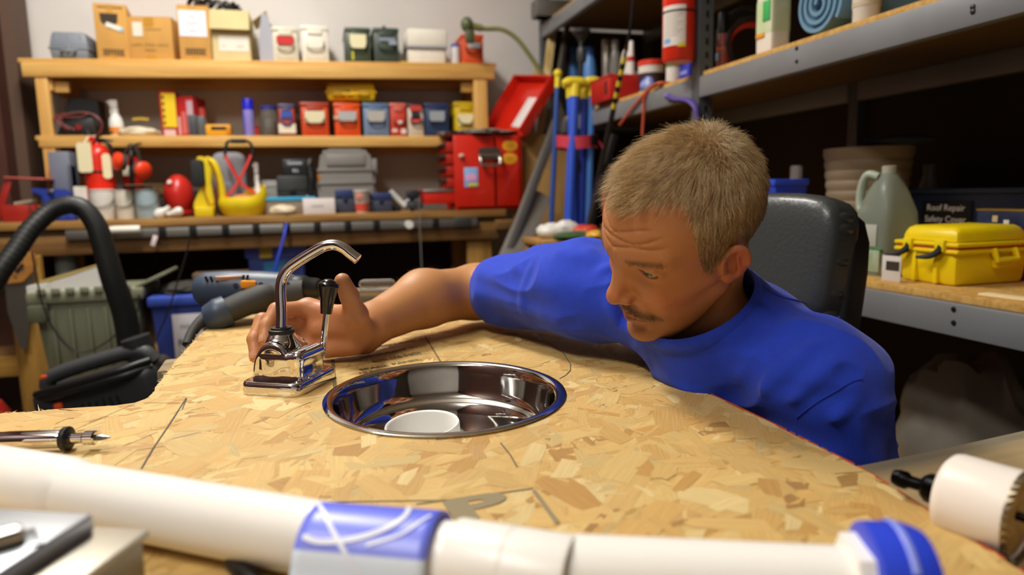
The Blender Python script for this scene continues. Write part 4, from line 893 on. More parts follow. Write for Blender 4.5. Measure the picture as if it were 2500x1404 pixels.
def sheet(t,x,z,w,h,y,c,rz=0,name='label',th=.0012):
    return obj(name,G().box((0,0,0),(w,th,h),M=Matrix.Translation((x,y,z))@Matrix.Rotation(rz,4,'Y')),mat('label_'+c,c,.7),t)
INKB=mat('ink_black','2a2218',.8)
def scrib(t,s,x,z,y,size,m=None):      # blurred unreadable handwriting as pen strokes
    r_=random.Random(len(s)*7+int(size*1e4)); n=len(s); L=n*size*.5; g=G()
    for w in range(max(1,n//5)):
        a=-L/2+L*w/max(1,n//5); b_=a+L/max(1,n//5)*.8; k=max(4,int((b_-a)/size*4))
        g.tube([(x+a+(b_-a)*i/k,y,z+(size*.32 if i%2 else -size*.22)*r_.uniform(.4,1)) for i in range(k+1)],.0009,5,2)
    obj('handwriting',g,m or INKB,t,kind='stuff')
# ---------------- top shelf
def hardcase(name,label,x0,x1,yt,Y,zb,L,col,split=.42,tap=.86,group=None,rz=0,rib=True):
    t,w,h=it(name,label,'case',x0,x1,yt,Y,zb,L,group,rz); m=pl(col,.5); md=pl(col,.6,var=.15)
    obj('case_lower',G().box((0,0,h*split/2),(w,L,h*split),.012,taper=.93),m,t)
    g=G().box((0,0,0),(w,L,h*(1-split)),.014,taper=1/tap); g.v=[(x*tap if False else x*tap,y*tap,z) for x,y,z in g.v]; g.v=[(x,y,z+h*(split+(1-split)/2)+.001) for x,y,z in g.v]
    obj('case_lid',g,m,t); obj('seam_rim',G().box((0,0,h*split),(w*1.03,L*1.02,.010),.003),md,t)
    if rib:
        for xx in (-.3,0,.3): obj('rib',G().box((w*xx,-L*.46*tap-.008,h*(split+.28)),(.012,.012,h*.34),.003),m,t)
    obj('latch',G().box((0,-L*.5-.004,h*split),(w*.09,.012,h*.22),.003),md,t); obj('handle',G().tube([(-w*.16,-L*.5,h*split*.8),(-w*.14,-L*.5-.022,h*split*.7),(w*.14,-L*.5-.022,h*split*.7),(w*.16,-L*.5,h*split*.8)],.007,8,4),md,t)
    return t,w,h
hardcase('tool_case','small grey plastic tool case at the end of the top shelf, beside the cartons',118,216,76,3.83,'T',.20,'7c828c')
t,w,h=carton('tall brown carton with a dark printed emblem and a pale sticker, on the top shelf',220,300,10,3.82,.30,.12)
g=G().prism([(-.55,.5),(.55,.5),(.5,-.05),(.0,-.5),(-.5,-.05)],.0012,frontM(-.008,-.1508,h*.70)@Matrix.Diagonal((w*.50,w*.50,1,1))); obj('printed_emblem',g,mat('print_brown','3a3022',.8),t)
sheet(t,.012,h*.60,w*.52,h*.085,-.153,'e4e2d4',.32,'sticker'); sheet(t,w*.30,h*.555,w*.10,h*.08,-.154,'9cc4c8',.32,'sticker')
g=G(); 
for k in range(7): g.box((-w*.27+k*w*.09,-.1506,h*.14),(w*.055,.0012,h*.075))
g.box((0,-.1506,h*.19),(w*.66,.0012,h*.012)); g.box((0,-.1506,h*.09),(w*.66,.0012,h*.012)); g.box((0,-.1506,h*.945),(w*.75,.0012,h*.02)); obj('printed_strip',g,mat('print_brown'),t,kind='stuff')
t,w,h=carton('low brown carton with a small white shipping label and handwriting on the top shelf',318,428,42,3.83,.24,-.1)
sheet(t,-w*.28,h*.72,w*.22,h*.32,-.1215,'e2dccb'); scrib(t,'2x Short',w*.12,h*.72,-.1212,.022); scrib(t,'To 4ct Hard Sml',w*.0,h*.36,-.1212,.024,mat('print_brown')); scrib(t,'Parts',w*.0,h*.24,-.1212,.024,mat('print_brown'))
t,w,h=carton('tall brown carton with a white handwritten sheet taped to its upper half',433,511,14,3.82,.26)
sheet(t,-.004,h*.68,w*.86,h*.47,-.1315,'ece9ec',name='paper_sheet'); scrib(t,'Sump',0,h*.80,-.1328,.022,mat('pencil')); scrib(t,'Paper',0,h*.68,-.1328,.026,mat('pencil')); scrib(t,'misc',0,h*.54,-.1328,.022,mat('pencil'))
g=G(); 
for k in range(7): g.box((-w*.27+k*w*.09,-.1306,h*.17),(w*.055,.0012,h*.075))
g.box((0,-.1306,h*.22),(w*.66,.0012,h*.012)); g.box((0,-.1306,h*.12),(w*.66,.0012,h*.012)); obj('printed_strip',g,mat('print_brown'),t,kind='stuff')
# cables heaped on that carton
g=G(); rr=random.Random(2)
q=t.location
for k in range(9):
    c=(rr.uniform(-.03,.16),rr.uniform(-.06,.06),h+.0195+rr.uniform(0,.045)); r=rr.uniform(.02,.045); tl=rr.uniform(0,3)
    g.tube([(c[0]+r*math.cos(a+tl),c[1]+r*.6*math.sin(a),c[2]+.016*math.sin(2*a+tl)) for a in np.linspace(0,5.8,14)],.0075,7,3)
one('cable_coil','tangle of black cable heaped on the tall carton with the white sheet','cable',g,BLACK,(q.x+.02,q.y,q.z-.002))
# open beige box
t,w,h=it('open_box','open beige box with its flap hanging forward and a white label, on the top shelf','box',515,608,25,3.83,'T',.26); mb=mat('card_beige','d2c08c',.85,var=.06,vs=6)
g=G().box((0,-.128,h*.38),(w,.004,h*.76)).box((0,.128,h*.5),(w,.004,h)).box((-w/2,0,h*.45),(.004,.26,h*.9)).box((w/2,0,h*.5),(.004,.26,h)).box((0,0,.003),(w,.26,.004)); obj('box_sides',g,mb,t)
obj('flap',G().box((0,0,0),(w*1.03,.004,h*.40),M=Matrix.Translation((0,-.150,h*.80))@Matrix.Rotation(-.25,4,'X')),mb,t); sheet(t,.012,h*.36,w*.78,h*.30,-.1306,'e8e2d4'); scrib(t,'mc',-w*.2,h*.30,-.1318,.016); scrib(t,'parts',w*.25,h*.30,-.1318,.016)
obj('side_flap',G().box((0,0,0),(.004,.2,h*.35),M=Matrix.Translation((w/2+.05,.0,h*.95))@Matrix.Rotation(.9,4,'Y')),mb,t); obj('paper_inside',lump((-.01,0,h*.70),(.05,.07,.05),.3,4),mat('kraft','b09a5c',.9),t)
q=ay(650,90,3.80); t=thing('saw_blade_case','narrow grey blade case standing on edge beside the open beige box','case',(q.x,3.87,zT(q.x)+.0005)); g=G().prism([(-.036,0),(.036,0),(.040,.05),(.026,.17),(.004,.245),(-.018,.25),(-.036,.15),(-.042,.04)],.02,Matrix.Translation((0,0,0))@Matrix.Rotation(PI/2,4,'X'),.004); obj('case_shell',g,pl('a6a6b0',.45),t); obj('back_shell',G().prism([(-.044,0),(.046,0),(.050,.06),(.03,.18),(-.01,.235),(-.05,.08)],.03,Matrix.Translation((.006,.034,0))@Matrix.Rotation(PI/2,4,'X'),.004),pl('2a2a2a',.5),t)
ammo(664,729,64,3.82,'T',.27,'d9d3bd','cream metal ammo can with a red label on the top shelf',('c8302c',.66,.24,.60),'b8b29a')
ammo(734,803,61,3.82,'T',.27,'e6e0d0','plain white metal ammo can, on the top shelf beside the red-labelled cream one',None,'b0aa96')
ammo(842,906,65,3.83,'T',.28,'46503f','dark green ammo can with a pale yellow paper label on the top shelf',('ece4b8',.62,.38,.60),'20261c',extra=((-.22,.08,.24,.2,'c8c83a'),))
t,w,h=ammo(911,975,66,3.83,'T',.28,'414c42','dark green ammo can with grey tape and a small black knob on its lid',None,'1a201a',extra=((.05,.6,.10,.66,'8a92a0'),(.25,.3,.10,.56,'98a0b0')))
obj('knob',G().cyl((0,-.05,h*.98),(0,-.05,h*1.06),.004).ball((0,-.05,h*1.08),.012,12),BLACK,t)
t,w,h=it('foam_bundle','white foam bundle held by a grey strap, on the top shelf','bundle',996,1092,70,3.82,'T',.24); mf=mat('foam_white','ebe5d6',.8,var=.04,vs=10)
obj('foam_block',G().box((0,0,h*.75),(w,.24,h*.5),.012),mf,t); obj('foam_block',G().box((-.003,0,h*.24),(w*.94,.22,h*.48),.012),mf,t); obj('strap',G().box((0,-.001,h*.48),(w*1.01,.245,h*.07),.002),mat('strap_grey','a2a2ac',.7),t)
one('yellow_rag','scrap of yellow cloth poking out under the white foam bundle','rag',lump((0,0,0),(.03,.02,.012),.25,7),mat('cloth_yellow','d6b432',.9),(ay(995,140,3.815).x-.012,3.845,zT(.5)+.001))
def bottle(name,label,x0,x1,yt,Y,zb,col,capc,ch_=.12,sh_=.18,neckf=.4,labc=None,group=None,clear=False,cat='bottle',X=None):
    t,w,h=it(name,label,cat,x0,x1,yt,Y,zb,(ay(x1,yt,Y)-ay(x0,yt,Y)).x,group); r=w/2; m=(mat('clear_'+col,col,.1,trans=.75,ior=1.2) if clear else pl(col,.4))
    obj('bottle_body',G().lathe([(r*.9,0),(r,.004),(r,h*(1-ch_-sh_)),(r*.8,h*(1-ch_-sh_*.45)),(r*neckf,h*(1-ch_)),(r*neckf,h*(1-ch_)+.002)],(0,0,0),24),m,t)
    obj('cap',G().lathe([(r*neckf*1.15,h*(1-ch_)),(r*neckf*1.15,h*.985),(r*neckf,h)],(0,0,0),20),pl(capc,.4),t)
    if labc: obj('label_band',G().lathe([(r*1.012,h*.16),(r*1.012,h*.52)],(0,0,0),24,cap=False),mat('label_'+labc,labc,.5),t)
    return t,w,h
bottle('small_bottle','small white bottle with a blue cap beside the orange can on the top shelf',1104,1125,106,3.84,'T','dcdce0','3a5ab0',.12,.06,.9)
ammo(1127,1182,82,3.83,'T',.22,'d9552c','orange metal can with grey tape at the right end of the top shelf',None,'5a2014',extra=((.05,.55,.18,.62,'b4b8bc'),))
# olive string trimmer shaft arching over the top shelf end
P=[ay(1140,60,3.70),ay(1180,70,3.70),ay(1225,72,3.68),ay(1262,95,3.66),ay(1300,145,3.64),ay(1338,205,3.62),ay(1370,270,3.60),ay(1400,400,3.58),ay(1425,640,3.56)]
t=thing('string_trimmer','olive green curved trimmer shaft with round head, arching beside the top shelf','garden tool',(P[-1].x,P[-1].y,P[-1].z-.3)); e_=(P[-1]-P[-2]).normalized(); k_=P[-1].z/-e_.z*.97; P.append(P[-1]+e_*min(k_,.6)); P.append(Vector((P[-1].x,P[-1].y,.03)))
OLV=paint('7a7c4a'); obj('shaft',G().tube(P,.0125,12,6),OLV,t,W=True); obj('head',G().ball(P[0]+Vector((0,0,.0)),(.034,.034,.040),18),paint('5a6240'),t,W=True); obj('guard',G().box(tuple(P[0]+Vector((.012,-.01,-.062))),(.050,.035,.07),.012),paint('4e5638'),t,W=True); obj('collar',G().tube([P[0]+(P[1]-P[0])*.3,P[0]+(P[1]-P[0])*.9],.019,12,0),OLV,t,W=True)
# ---------------- middle shelf
t,w,h=it('battery_case','black wedge shaped case leaning at the left end of the middle shelf','case',128,240,238,3.86,'M',.14); 
g=G().prism([(-w*.48,0),(w*.5,0),(w*.5,h*.94),(w*.48,h*.97),(-w*.10,h),(-w*.16,h*.94)],.12,Matrix.Translation((0,.06,0))@Matrix.Rotation(PI/2,4,'X'),.006); obj('case_shell',g,pl('0e0e0e',.5),t); obj('vent',G().box((-w*.18,-.062,h*.3),(.03,.006,.03),.003),pl('2a2a2a',.4),t)
t,w,h=it('jump_starter','black jump starter with red and black cables, hanging over the middle shelf edge','charger',152,232,286,3.795,MZ+.0005-.0,.10)
obj('starter_body',G().box((0,0,h*.5),(w,.09,h),.012),pl('222222',.5),t); obj('handle',G().tube([(-w*.5,0,h*.6),(-w*.42,0,h*1.15),(0,0,h*1.3),(w*.42,0,h*1.15),(w*.5,0,h*.6)],.008,8,5),pl('2c2c2c',.5),t); obj('dial',G().cyl((w*.02,-.045,h*.45),(w*.02,-.055,h*.45),.014),pl('8a1c18',.4),t)
g=G(); 
for k,(dx,dz,c) in enumerate(((-.06,.07,0),(.05,.10,1),(.02,.02,0))): obj('red_cable',G().tube([(-w*.4+k*.02,-.05,h*.3),(-w*.6-dx*.3,-.06,h*.9),(-w*.2+dx,-.055,h*1.25-dz*.2),(w*.4,-.05,h*1.2),(w*.75,-.055,h*.7),(w*.62,-.055,h*.05),(w*.5-.02*k,-.05,-.03-.02*k)],.0035,6,4),pl('7a2a24',.5),t)
obj('clamp',G().tube([(w*.25,-.05,h*.3),(w*.35,-.055,-.02),(w*.45,-.06,-.06)],.010,8,3),pl('1c1c1e',.4),t); obj('black_cable',G().tube([(-w*.5,-.045,h*.2),(-w*.7,-.05,-.03),(-w*.4,-.05,-.07),(w*.1,-.05,-.10)],.004,6,4),BLACK,t)
one('metal_ruler','grey strip of metal standing behind the black wedge case','strip',G().box((0,0,.13),(.022,.004,.26)),met('9a9aa2',.4),(ay(200,230,4.05).x,4.06,MZ+.0005))
def spray(label,x0,x1,yt,Y,zb,col,capc,labc=None,group=None):
    t,w,h=it('spray_bottle',label,'spray bottle',x0,x1,yt,Y,zb,.06,group); r=w*.46; m=pl(col,.4)
    obj('bottle_body',G().lathe([(r*.92,0),(r,.005),(r,h*.38),(r*.85,h*.50),(r*.45,h*.62),(r*.38,h*.72)],(0,0,0),24),m,t); obj('neck_ring',G().lathe([(r*.5,h*.68),(r*.5,h*.76)],(0,0,0),16),pl(capc,.4),t)
    obj('spray_head',G().box((-r*.15,0,h*.88),(r*1.15,r*.7,h*.2),.006),pl(capc,.4),t); obj('nozzle',G().cyl((-r*.7,0,h*.92),(-r*1.0,0,h*.92),r*.2),pl(capc,.4),t); obj('trigger',G().tube([(-r*.4,0,h*.8),(-r*.62,0,h*.68),(-r*.5,0,h*.58)],r*.13,8,3),pl(capc,.4),t)
    if labc: obj('label_band',G().lathe([(r*1.02,h*.06),(r*1.02,h*.26)],(0,0,0),24,cap=False),mat('label_'+labc,labc,.5),t)
spray('white spray bottle with an orange label on the middle shelf',258,297,240,3.86,'M','eceae4','eceae4','e08a38')
t,w,h=it('rag_bundle','bundled cream rags with a yellow edge on the middle shelf','rag',278,380,290,3.80,MZ+.0005,.12); obj('rag_cloth',lump((0,.02,0),(w/2,.07,h*.58),.16,3,4,4),mat('cloth_cream','ddd4bc',.9,var=.06,bump=.4,bs=70),t); obj('yellow_edge',G().tube([(-w*.05,-.035,h*.98),(w*.15,-.035,h*1.02),(w*.33,-.03,h*.98)],.006,6,4),mat('cloth_yellow'),t)
t,w,h=carton('upright yellow and red product box on the middle shelf',388,428,222,3.84,.16,.05,'b4281c','M',name='product_box',tape=False); sheet(t,.004,h*.58,w*.84,h*.74,-.0815,'f0cc1c',0,'front_print'); sheet(t,.0,h*.09,w*.7,h*.13,-.0815,'d8b8b8',0,'white_print'); 
for k in range(5): sheet(t,-w*.27,h*(.3+.14*k),w*.16,h*.075,-.0828,'7a5a1c',.1,'side_print')
t,w,h=carton('red product box with a pale side panel on the middle shelf',431,484,236,3.85,.16,-.25,'b81f1a','M',name='product_box',tape=False); sheet(t,-w*.24,h*.28,w*.18,h*.45,-.0815,'e0a0a0',0,'white_print'); sheet(t,w*.02,h*.35,w*.2,h*.55,-.0815,'d46a64',0,'white_print'); sheet(t,w*.34,h*.5,w*.3,h*.8,-.0815,'c4a4b0',0,'pale_panel')
g=None; t,w,h=it('charger_block','dark grey charger block in front of the red box','charger',460,503,280,3.80,MZ+.0005,.05); obj('block',G().box((-w*.24,0,h/2),(w*.5,.05,h),.006),pl('4a4c4e',.5),t); obj('block',G().box((w*.25,0,h*.47),(w*.46,.05,h*.94),.006),pl('5a5c5e',.5),t)
bottle('glue_bottle','small bottle with a red and white cap behind the dark grey charger',484,504,262,3.90,'M','e8e4e0','d4564c',.30,.1,.8)
t,w,h=it('multimeter','yellow and black multimeter lying on the middle shelf','meter',502,566,303,3.80,MZ+.0005,.07); obj('meter_body',G().box((0,0,h/2),(w,.06,h),.010),pl('eaa51e',.45),t); obj('grip_slot',G().box((w*.02,-.031,h*.68),(w*.58,.006,h*.26),.006),BLACK,t); obj('side_bumper',G().box((w*.40,-.005,h*.5),(w*.2,.062,h*.8),.008),pl('d08c14',.5),t)
t,w,h=it('spray_can','bright blue spray can on the middle shelf','spray can',592,619,240,3.84,'M',.05); r=w/2; obj('can_body',G().lathe([(r*.95,0),(r,.004),(r,h*.70),(r*.94,h*.73)],(0,0,0),24),pl('8a80c8',.35),t); obj('can_stripe',G().box((-r*.66,-r*.5,h*.35),(r*.6,r*.4,h*.6),.004),pl('2a3cc8',.4),t); obj('can_cap',G().lathe([(r*1.02,h*.71),(r*1.02,h*.97),(r*.9,h)],(0,0,0),24),pl('2428cc',.35),t)
t,w,h=it('screw_jar','clear jar of screws with a blue lid on the middle shelf','jar',634,677,258,3.84,'M',.07); r=w/2; obj('jar_glass',G().lathe([(r*.9,0),(r,.006),(r,h*.78),(r*.85,h*.9)],(0,0,0),24),mat('jar_glass','c8c4bc',.1,trans=.85,ior=1.2),t); obj('jar_lid',G().lathe([(r*.95,h*.9),(r*.95,h),(r*.8,h)],(0,0,0),24),pl('2a3a90',.4),t); obj('screws',lump((0,0,.004),(r*.85,r*.85,h*.55),.15,5,3,9),mat('screw_heap','6a6660',.5,.4,var=.4,vs=90),t)
g=bottle('red_cap_tin','small dark tin lying between the blue can and the jar of screws',620,634,306,3.86,'M','b03028','8a2018',.2,.05,.9,cat='tin')
GRP='metal ammunition style boxes'
ammo(679,721,252,3.83,'M',.22,'a8402a','narrow rust red can with a blue latch and cream paper label on the middle shelf',('e4dcc4',1.0,.28,.24),'2c4a94','4a4468',extra=((.0,.62,.20,.66,'3456a8'),))
ammo(733,804,248,3.82,'M',.27,'cf4a22','orange red ammo can with a cream paper label, widest on the middle shelf',('e4dab4',.68,.34,.56),'4a1c10','a83a24')
ammo(815,881,250,3.82,'M',.25,'e0521e','bright orange ammo can with grey tape, under the yellow hard case',('b4b2ae',.68,.28,.60),'5a2410',None,((-.42,.16,.08,.55,'d0bc94'),))
ammo(886,951,250,3.82,'M',.27,'7488a8','slate blue ammo can with a grey label on the middle shelf',('b4b0aa',.66,.32,.60),'2a3040','5e7494')
ammo(952,993,250,3.83,'M',.22,'c8402e','narrow red can blotched with white paint on the middle shelf',None,'6a2018','d06a5c',((.1,.25,.10,.42,'e8d8d0'),(-.25,.3,.10,.18,'e8c8c0'),(.28,.3,.14,.16,'ecd8d0')))
ammo(995,1035,251,3.83,'M',.22,'d4c8b4','narrow cream can with a red front and dark latch on the middle shelf',('c83c34',.7,.16,.84),'1c1828','3a2436',((0,.5,.2,.62,'2e2438'),(0,.72,.16,.50,'d04a40')))
ammo(1037,1097,250,3.82,'M',.27,'2e3f63','navy blue ammo can with a grey label on the middle shelf',('9aa0a6',.62,.30,.60),'161c2c','27365a')
ammo(1109,1165,247,3.845,'M',.27,'d8b61c','yellow ammo can with a cream label, behind the red tool chest',('e8dfb8',.66,.32,.48),'6a5a14','c8a818')
t,w,h=hardcase('hard_case','yellow waterproof hard case lying on top of the orange and blue cans',800,922,200,3.84,ay(850,247,3.84).z+.004,.22,'e8bc12',.45,.92,rz=-.08); obj('black_badge',G().box((-.01,-.118,h*.42),(.022,.006,.02),.003),BLACK,t)
for s in (-1,1): obj('side_latch',G().box((w*.27*s,-.115,h*.38),(w*.2,.012,h*.30),.004),pl('d6a60c',.5),t)
# ---------------- on the bench
def onb(Y=3.56): return BZ+.0005
t,w,h=it('battery_charger','upright grey blue charger with a dark base at the left of the bench','charger',118,172,368,3.70,'B',.12); obj('charger_body',G().box((0,0,h*.62),(w,.12,h*.74),.010),pl('727888',.5),t); obj('charger_base',G().box((.01,0,h*.13),(w*1.1,.13,h*.25),.006),pl('1c1c1e',.5),t); obj('side_strip',G().box((w*.44,-.03,h*.55),(w*.12,.08,h*.5),.004),pl('585e6c',.5),t)
def extinguisher(t,r,h,tagc=True,m=None,dark=False,gauge=True):
    R_=pl('d42a18' if not dark else 'b01a14',.28)
    obj('cylinder',G().lathe([(r*.9,0),(r,.006),(r,h*.66),(r*.93,h*.72),(r*.7,h*.78),(r*.34,h*.82),(r*.30,h*.84)],(0,0,0),32),R_,t)
    obj('valve',G().lathe([(r*.30,h*.83),(r*.34,h*.85),(r*.30,h*.90),(r*.16,h*.92)],(0,0,0),16),BLACK,t)
    obj('squeeze_handle',G().tube([(-r*.2,0,h*.90),(r*.6,-.01,h*.96),(r*1.25,-.02,h*.98)],[.008,.010,.007],8,4,flat=.6),BLACK,t); obj('carry_handle',G().tube([(-r*.1,0,h*.90),(r*.6,-.01,h*.88),(r*1.2,-.02,h*.86)],[.008,.009,.006],8,4,flat=.6),BLACK,t)
    obj('band',G().lathe([(r*1.012,h*.40),(r*1.02,h*.405),(r*1.02,h*.43),(r*1.012,h*.435)],(0,0,0),32,cap=False),BLACK,t)
t,w,h=it('fire_extinguisher','red fire extinguisher with cream paper tags, standing among the buckets on the bench','fire extinguisher',188,262,300,3.60,BZ+.12,.12); t.location.z=BZ+.085; h=ay(225,318,3.6).z-t.location.z; r=w/2; extinguisher(t,r,h)
g=G().prism(rrect(.060,.135,.014),.0012,frontM(-r*.60,-r*1.06,h*.62)); obj('paper_tag',g,mat('tag_cream','e8ddb4',.75),t,label='cream paper inspection tag'); g=G().prism(rrect(.036,.115,.016),.0012,frontM(r*.74,-r*.80,h*.50,.4)); obj('paper_tag',g,mat('tag_cream'),t)
obj('tag_string',G().tube([(-r*.6,-r*1.05,h*.79),(-r*.4,-r*.6,h*.9),(0,0,h*.93)],.003,6,3),pl('e8e4da',.6),t); obj('gauge',G().cyl((-r*.15,-.02,h*.88),(-r*.15,-.034,h*.88),.014),pl('c8201a',.3),t); obj('hose',G().tube([(r*.2,.0,h*.88),(r*.8,-.03,h*.84),(r*1.15,-.03,h*.70),(r*1.1,-.03,h*.5)],.010,10,5),BLACK,t)
one('bench_riser','low grey block carrying the tagged fire extinguisher on the bench','block',G().box((0,0,.042),(.15,.13,.083),.004),pl('8a8680',.6),(t.location.x,t.location.y,BZ+.0005))
t,w,h=it('fire_extinguisher','second red fire extinguisher with black hose, behind the orange earmuffs','fire extinguisher',288,338,345,3.72,'B',.10,None); extinguisher(t,w/2,h,dark=True); obj('hose',G().tube([(.01,-.02,h*.9),(.012,-w*.55,h*.8),(.006,-w*.6,h*.4),(.008,-w*.58,h*.15)],.011,10,5),BLACK,t); obj('white_label',G().box((-.006,-w*.5,h*.62),(w*.55,.004,h*.13),.001),mat('label_e2dcc0','e2dcc0',.6),t)
# ear defenders
A,B=ay(295,395,3.62),ay(345,415,3.62); t=thing('ear_defenders','orange ear defenders with dark padded band hung on the second extinguisher','ear defenders',((A.x+B.x)/2,3.62,BZ)); 
for P_,ax_ in ((A,(-.85,-.5,.15)),(B,(.75,-.6,-.2))):
    obj('ear_cup',G().lathe([(.034,0),(.040,.004),(.042,.018),(.034,.030),(.016,.036),(0,.037)],P_,24,tuple(Vector(ax_).normalized())),pl('e8401c',.35),t,W=True); obj('ear_pad',G().lathe([(.030,-.020),(.038,-.018),(.040,-.006),(.036,0)],P_,24,tuple(Vector(ax_).normalized())),pl('3a3834',.7),t,W=True)
obj('headband',G().tube([A+Vector((.01,.02,.03)),(A+B)/2+Vector((-.005,.03,.10)),(A+B)/2+Vector((.02,.03,.085)),B+Vector((0,.02,.03))],.009,8,6,flat=.5),pl('2a2826',.6),t,W=True)
def pail(label,x0,x1,yt,Y,zb,col,rim='dcd8d0',group='tins and pails on the bench',labc=None,name='paint_can'):
    t,w,h=it(name,label,'can',x0,x1,yt,Y,zb,.1,group); r=w/2; m=mat('pail_'+col,col,.55,var=.07,vs=14)
    obj('can_body',G().lathe([(r*.96,0),(r,.004),(r,h*.95),(r*1.03,h*.96),(r*1.03,h),(r*.9,h),(r*.88,h*.97),(0,h*.965)],(0,0,0),32),m,t); obj('rim',G().lathe([(r*1.035,h*.955),(r*1.05,h*.975),(r*1.035,h*1.0)],(0,0,0),32,cap=False),mat('pail_rim_'+rim,rim,.4),t)
    obj('bail_handle',G().tube([(-r*1.02,0,h*.75),(-r*.8,-r*.85,h*.52),(0,-r*1.12,h*.42),(r*.8,-r*.85,h*.52),(r*1.02,0,h*.75)],.0022,6,6),met('8a8680',.4),t)
    if labc: obj('label_patch',G().lathe([(r*1.01,h*.2),(r*1.01,h*.7)],(0,0,0),32,cap=False),mat('label_'+labc,labc,.6),t)
pail('large white plastic pail in front of the tagged fire extinguisher',212,274,462,3.535,'B','e4e0d8')
pail('white paint can with dried drips, between the pail and the pale blue can',275,323,464,3.53,'B','e2dacb')
pail('pale blue painted can on the bench',324,384,462,3.53,'B','a9bcc4','8a9ca4')
t,w,h=it('paper_bag','crumpled white paper bag with a dark print behind the large pail','bag',180,225,455,3.62,'B',.08); obj('bag_body',G().box((0,0,h/2),(w,.07,h),.006,taper=.9),mat('label_dcd6ca','dcd6ca',.8),t); obj('printed_mark',lump((0,-.037,h*.4),(w*.25,.002,h*.2),.2,4),mat('print_brown'),t)
one('clipboard','brown clipboard lying across the pale blue can','board',G().box((0,0,.004),(.16,.10,.006),.002),wood('board','7a5a30','5c4224','x'),(ay(352,455,3.56).x,3.565,ay(355,458,3.55).z+.008),.2)
t,w,h=it('hard_hat','red hard hat resting on its side on the bench','helmet',392,468,427,3.66,'B',.12); obj('shell',G().ball((0,0,h*.5),(w/2,.08,h*.52),28),pl('c22a22',.3),t); obj('brim',G().lathe([(w*.49,-.010),(w*.515,0),(w*.49,.010)],(0,0,h*.12),32,cap=False),pl('a81f1a',.35),t); obj('badge',G().cyl((-w*.17,-.062,h*.82),(-w*.18,-.070,h*.84),.010),pl('d8d4cc'),t)
one('rope_heap','heap of brown twine behind the red hard hat','twine',lump((0,0,0),(.055,.04,.055),.3,12,3,6),mat('twine','6a5430',.95,var=.3,vs=60,bump=.8,bs=90),(ay(385,400,3.93).x,3.93,BZ+.10))
one('twine_box','dark box under the heap of brown twine','box',G().box((0,0,.05),(.15,.10,.0995),.004),pl('241e18',.7),(ay(385,400,3.93).x,3.93,BZ+.0005))
one('cap_hat','dark teal knitted cap behind the red hard hat','hat',lump((0,0,0),(.06,.05,.05),.12,15),mat('knit','1c2c30',.95,bump=.5,bs=120),(ay(410,410,3.84).x+.09,3.99,BZ+.075))
one('cap_box','dark carton under the teal knitted cap','box',G().box((0,0,.037),(.13,.10,.0735),.004),pl('1c1812',.7),(ay(410,410,3.84).x+.09,3.99,BZ+.0005))
g=lump((0,0,0),(.022,.02,.028),.12,3); t=thing('light_bulbs','two white bulbs lying beside the pale blue can','bulb',(ay(405,510,3.53).x,3.55,BZ+.0005)); M1=Matrix.Translation((-.014,0,.028))@Matrix.Rotation(.6,4,'Y'); WB=pl('e6e2da',.3)
obj('bulb',G().lathe([(.010,-.03),(.012,-.01),(.024,.012),(.026,.026),(.018,.042),(0,.048)],(0,0,0),18,M=Matrix.Translation((-.012,0,.034))@Matrix.Rotation(-2.2,4,'Y')),WB,t); obj('bulb',G().lathe([(.010,-.03),(.012,-.01),(.020,.012),(.022,.026),(.015,.038),(0,.042)],(0,0,0),18,M=Matrix.Translation((.030,-.005,.024))@Matrix.Rotation(1.3,4,'Y')),WB,t)
# yellow and black foam tool, yellow tool bag, backpack
YEL=pl('e6cc16',.5)
t,w,h=it('foot_pump','yellow upright foot pump with black foam pad on the bench','pump',463,538,380,3.56,'B',.10); 
obj('yellow_frame',G().prism([(-w*.45,0),(w*.15,0),(w*.20,.05),(w*.14,h*.55),(w*.2,h*.8),(w*.02,h*.98),(-w*.25,h),(-w*.30,h*.86),(-w*.22,h*.5),(-w*.5,.06)],.06,Matrix.Translation((0,.03,0))@Matrix.Rotation(PI/2,4,'X'),.006),YEL,t)
obj('rear_bar',G().tube([(w*.0,.0,h*.95),(w*.28,.0,h*.85),(w*.45,0,h*.45),(w*.46,0,.04)],.018,10,5),YEL,t); obj('foam_pad',G().box((-w*.26,-.035,h*.72),(w*.46,.04,h*.44),.016),pl('262626',.8),t); obj('base',G().box((-w*.14,-.008,.022),(w*.62,.09,.044),.005),pl('d8be10',.5),t)
obj('red_strap',G().tube([(w*.1,-.035,h*.97),(w*.34,-.035,h*.7),(w*.30,-.04,h*.3),(w*.08,-.045,h*.2),(-w*.08,-.045,h*.4),(-w*.1,-.045,h*.52)],.006,8,6,flat=.4),pl('b0281c',.6),t)
t,w,h=it('tool_bag','open yellow tool bag with red crossed straps and a black handle','bag',530,648,455,3.54,'B',.16)
def bagpt(u,v):
    a=2*PI*u; k=.80+.22*math.sin(v*PI*.75); rx,ry=w*.52*k,.095*k; z=h*(.02+v*(.62+.42*max(0,math.cos(a*1-.45)))); return (rx*math.cos(a),ry*math.sin(a),z)
obj('bag_body',G().grid(bagpt,36,10,.006),mat('bag_yellow','e6ca14',.6,var=.06),t); obj('bag_bottom',G().lathe([(0,.002),(.9,.002),(.95,.012)],(0,0,0),30,M=Matrix.Diagonal((w*.45,.085,1,1))),mat('bag_yellow'),t)
obj('red_lining',lump((.0,0,h*.18),(w*.36,.065,h*.50),.12,6,4,5),mat('lining_red','cc4430',.7,col2='dcb47c',vs=16),t)
H=ay(595,340,3.60).z-t.location.z
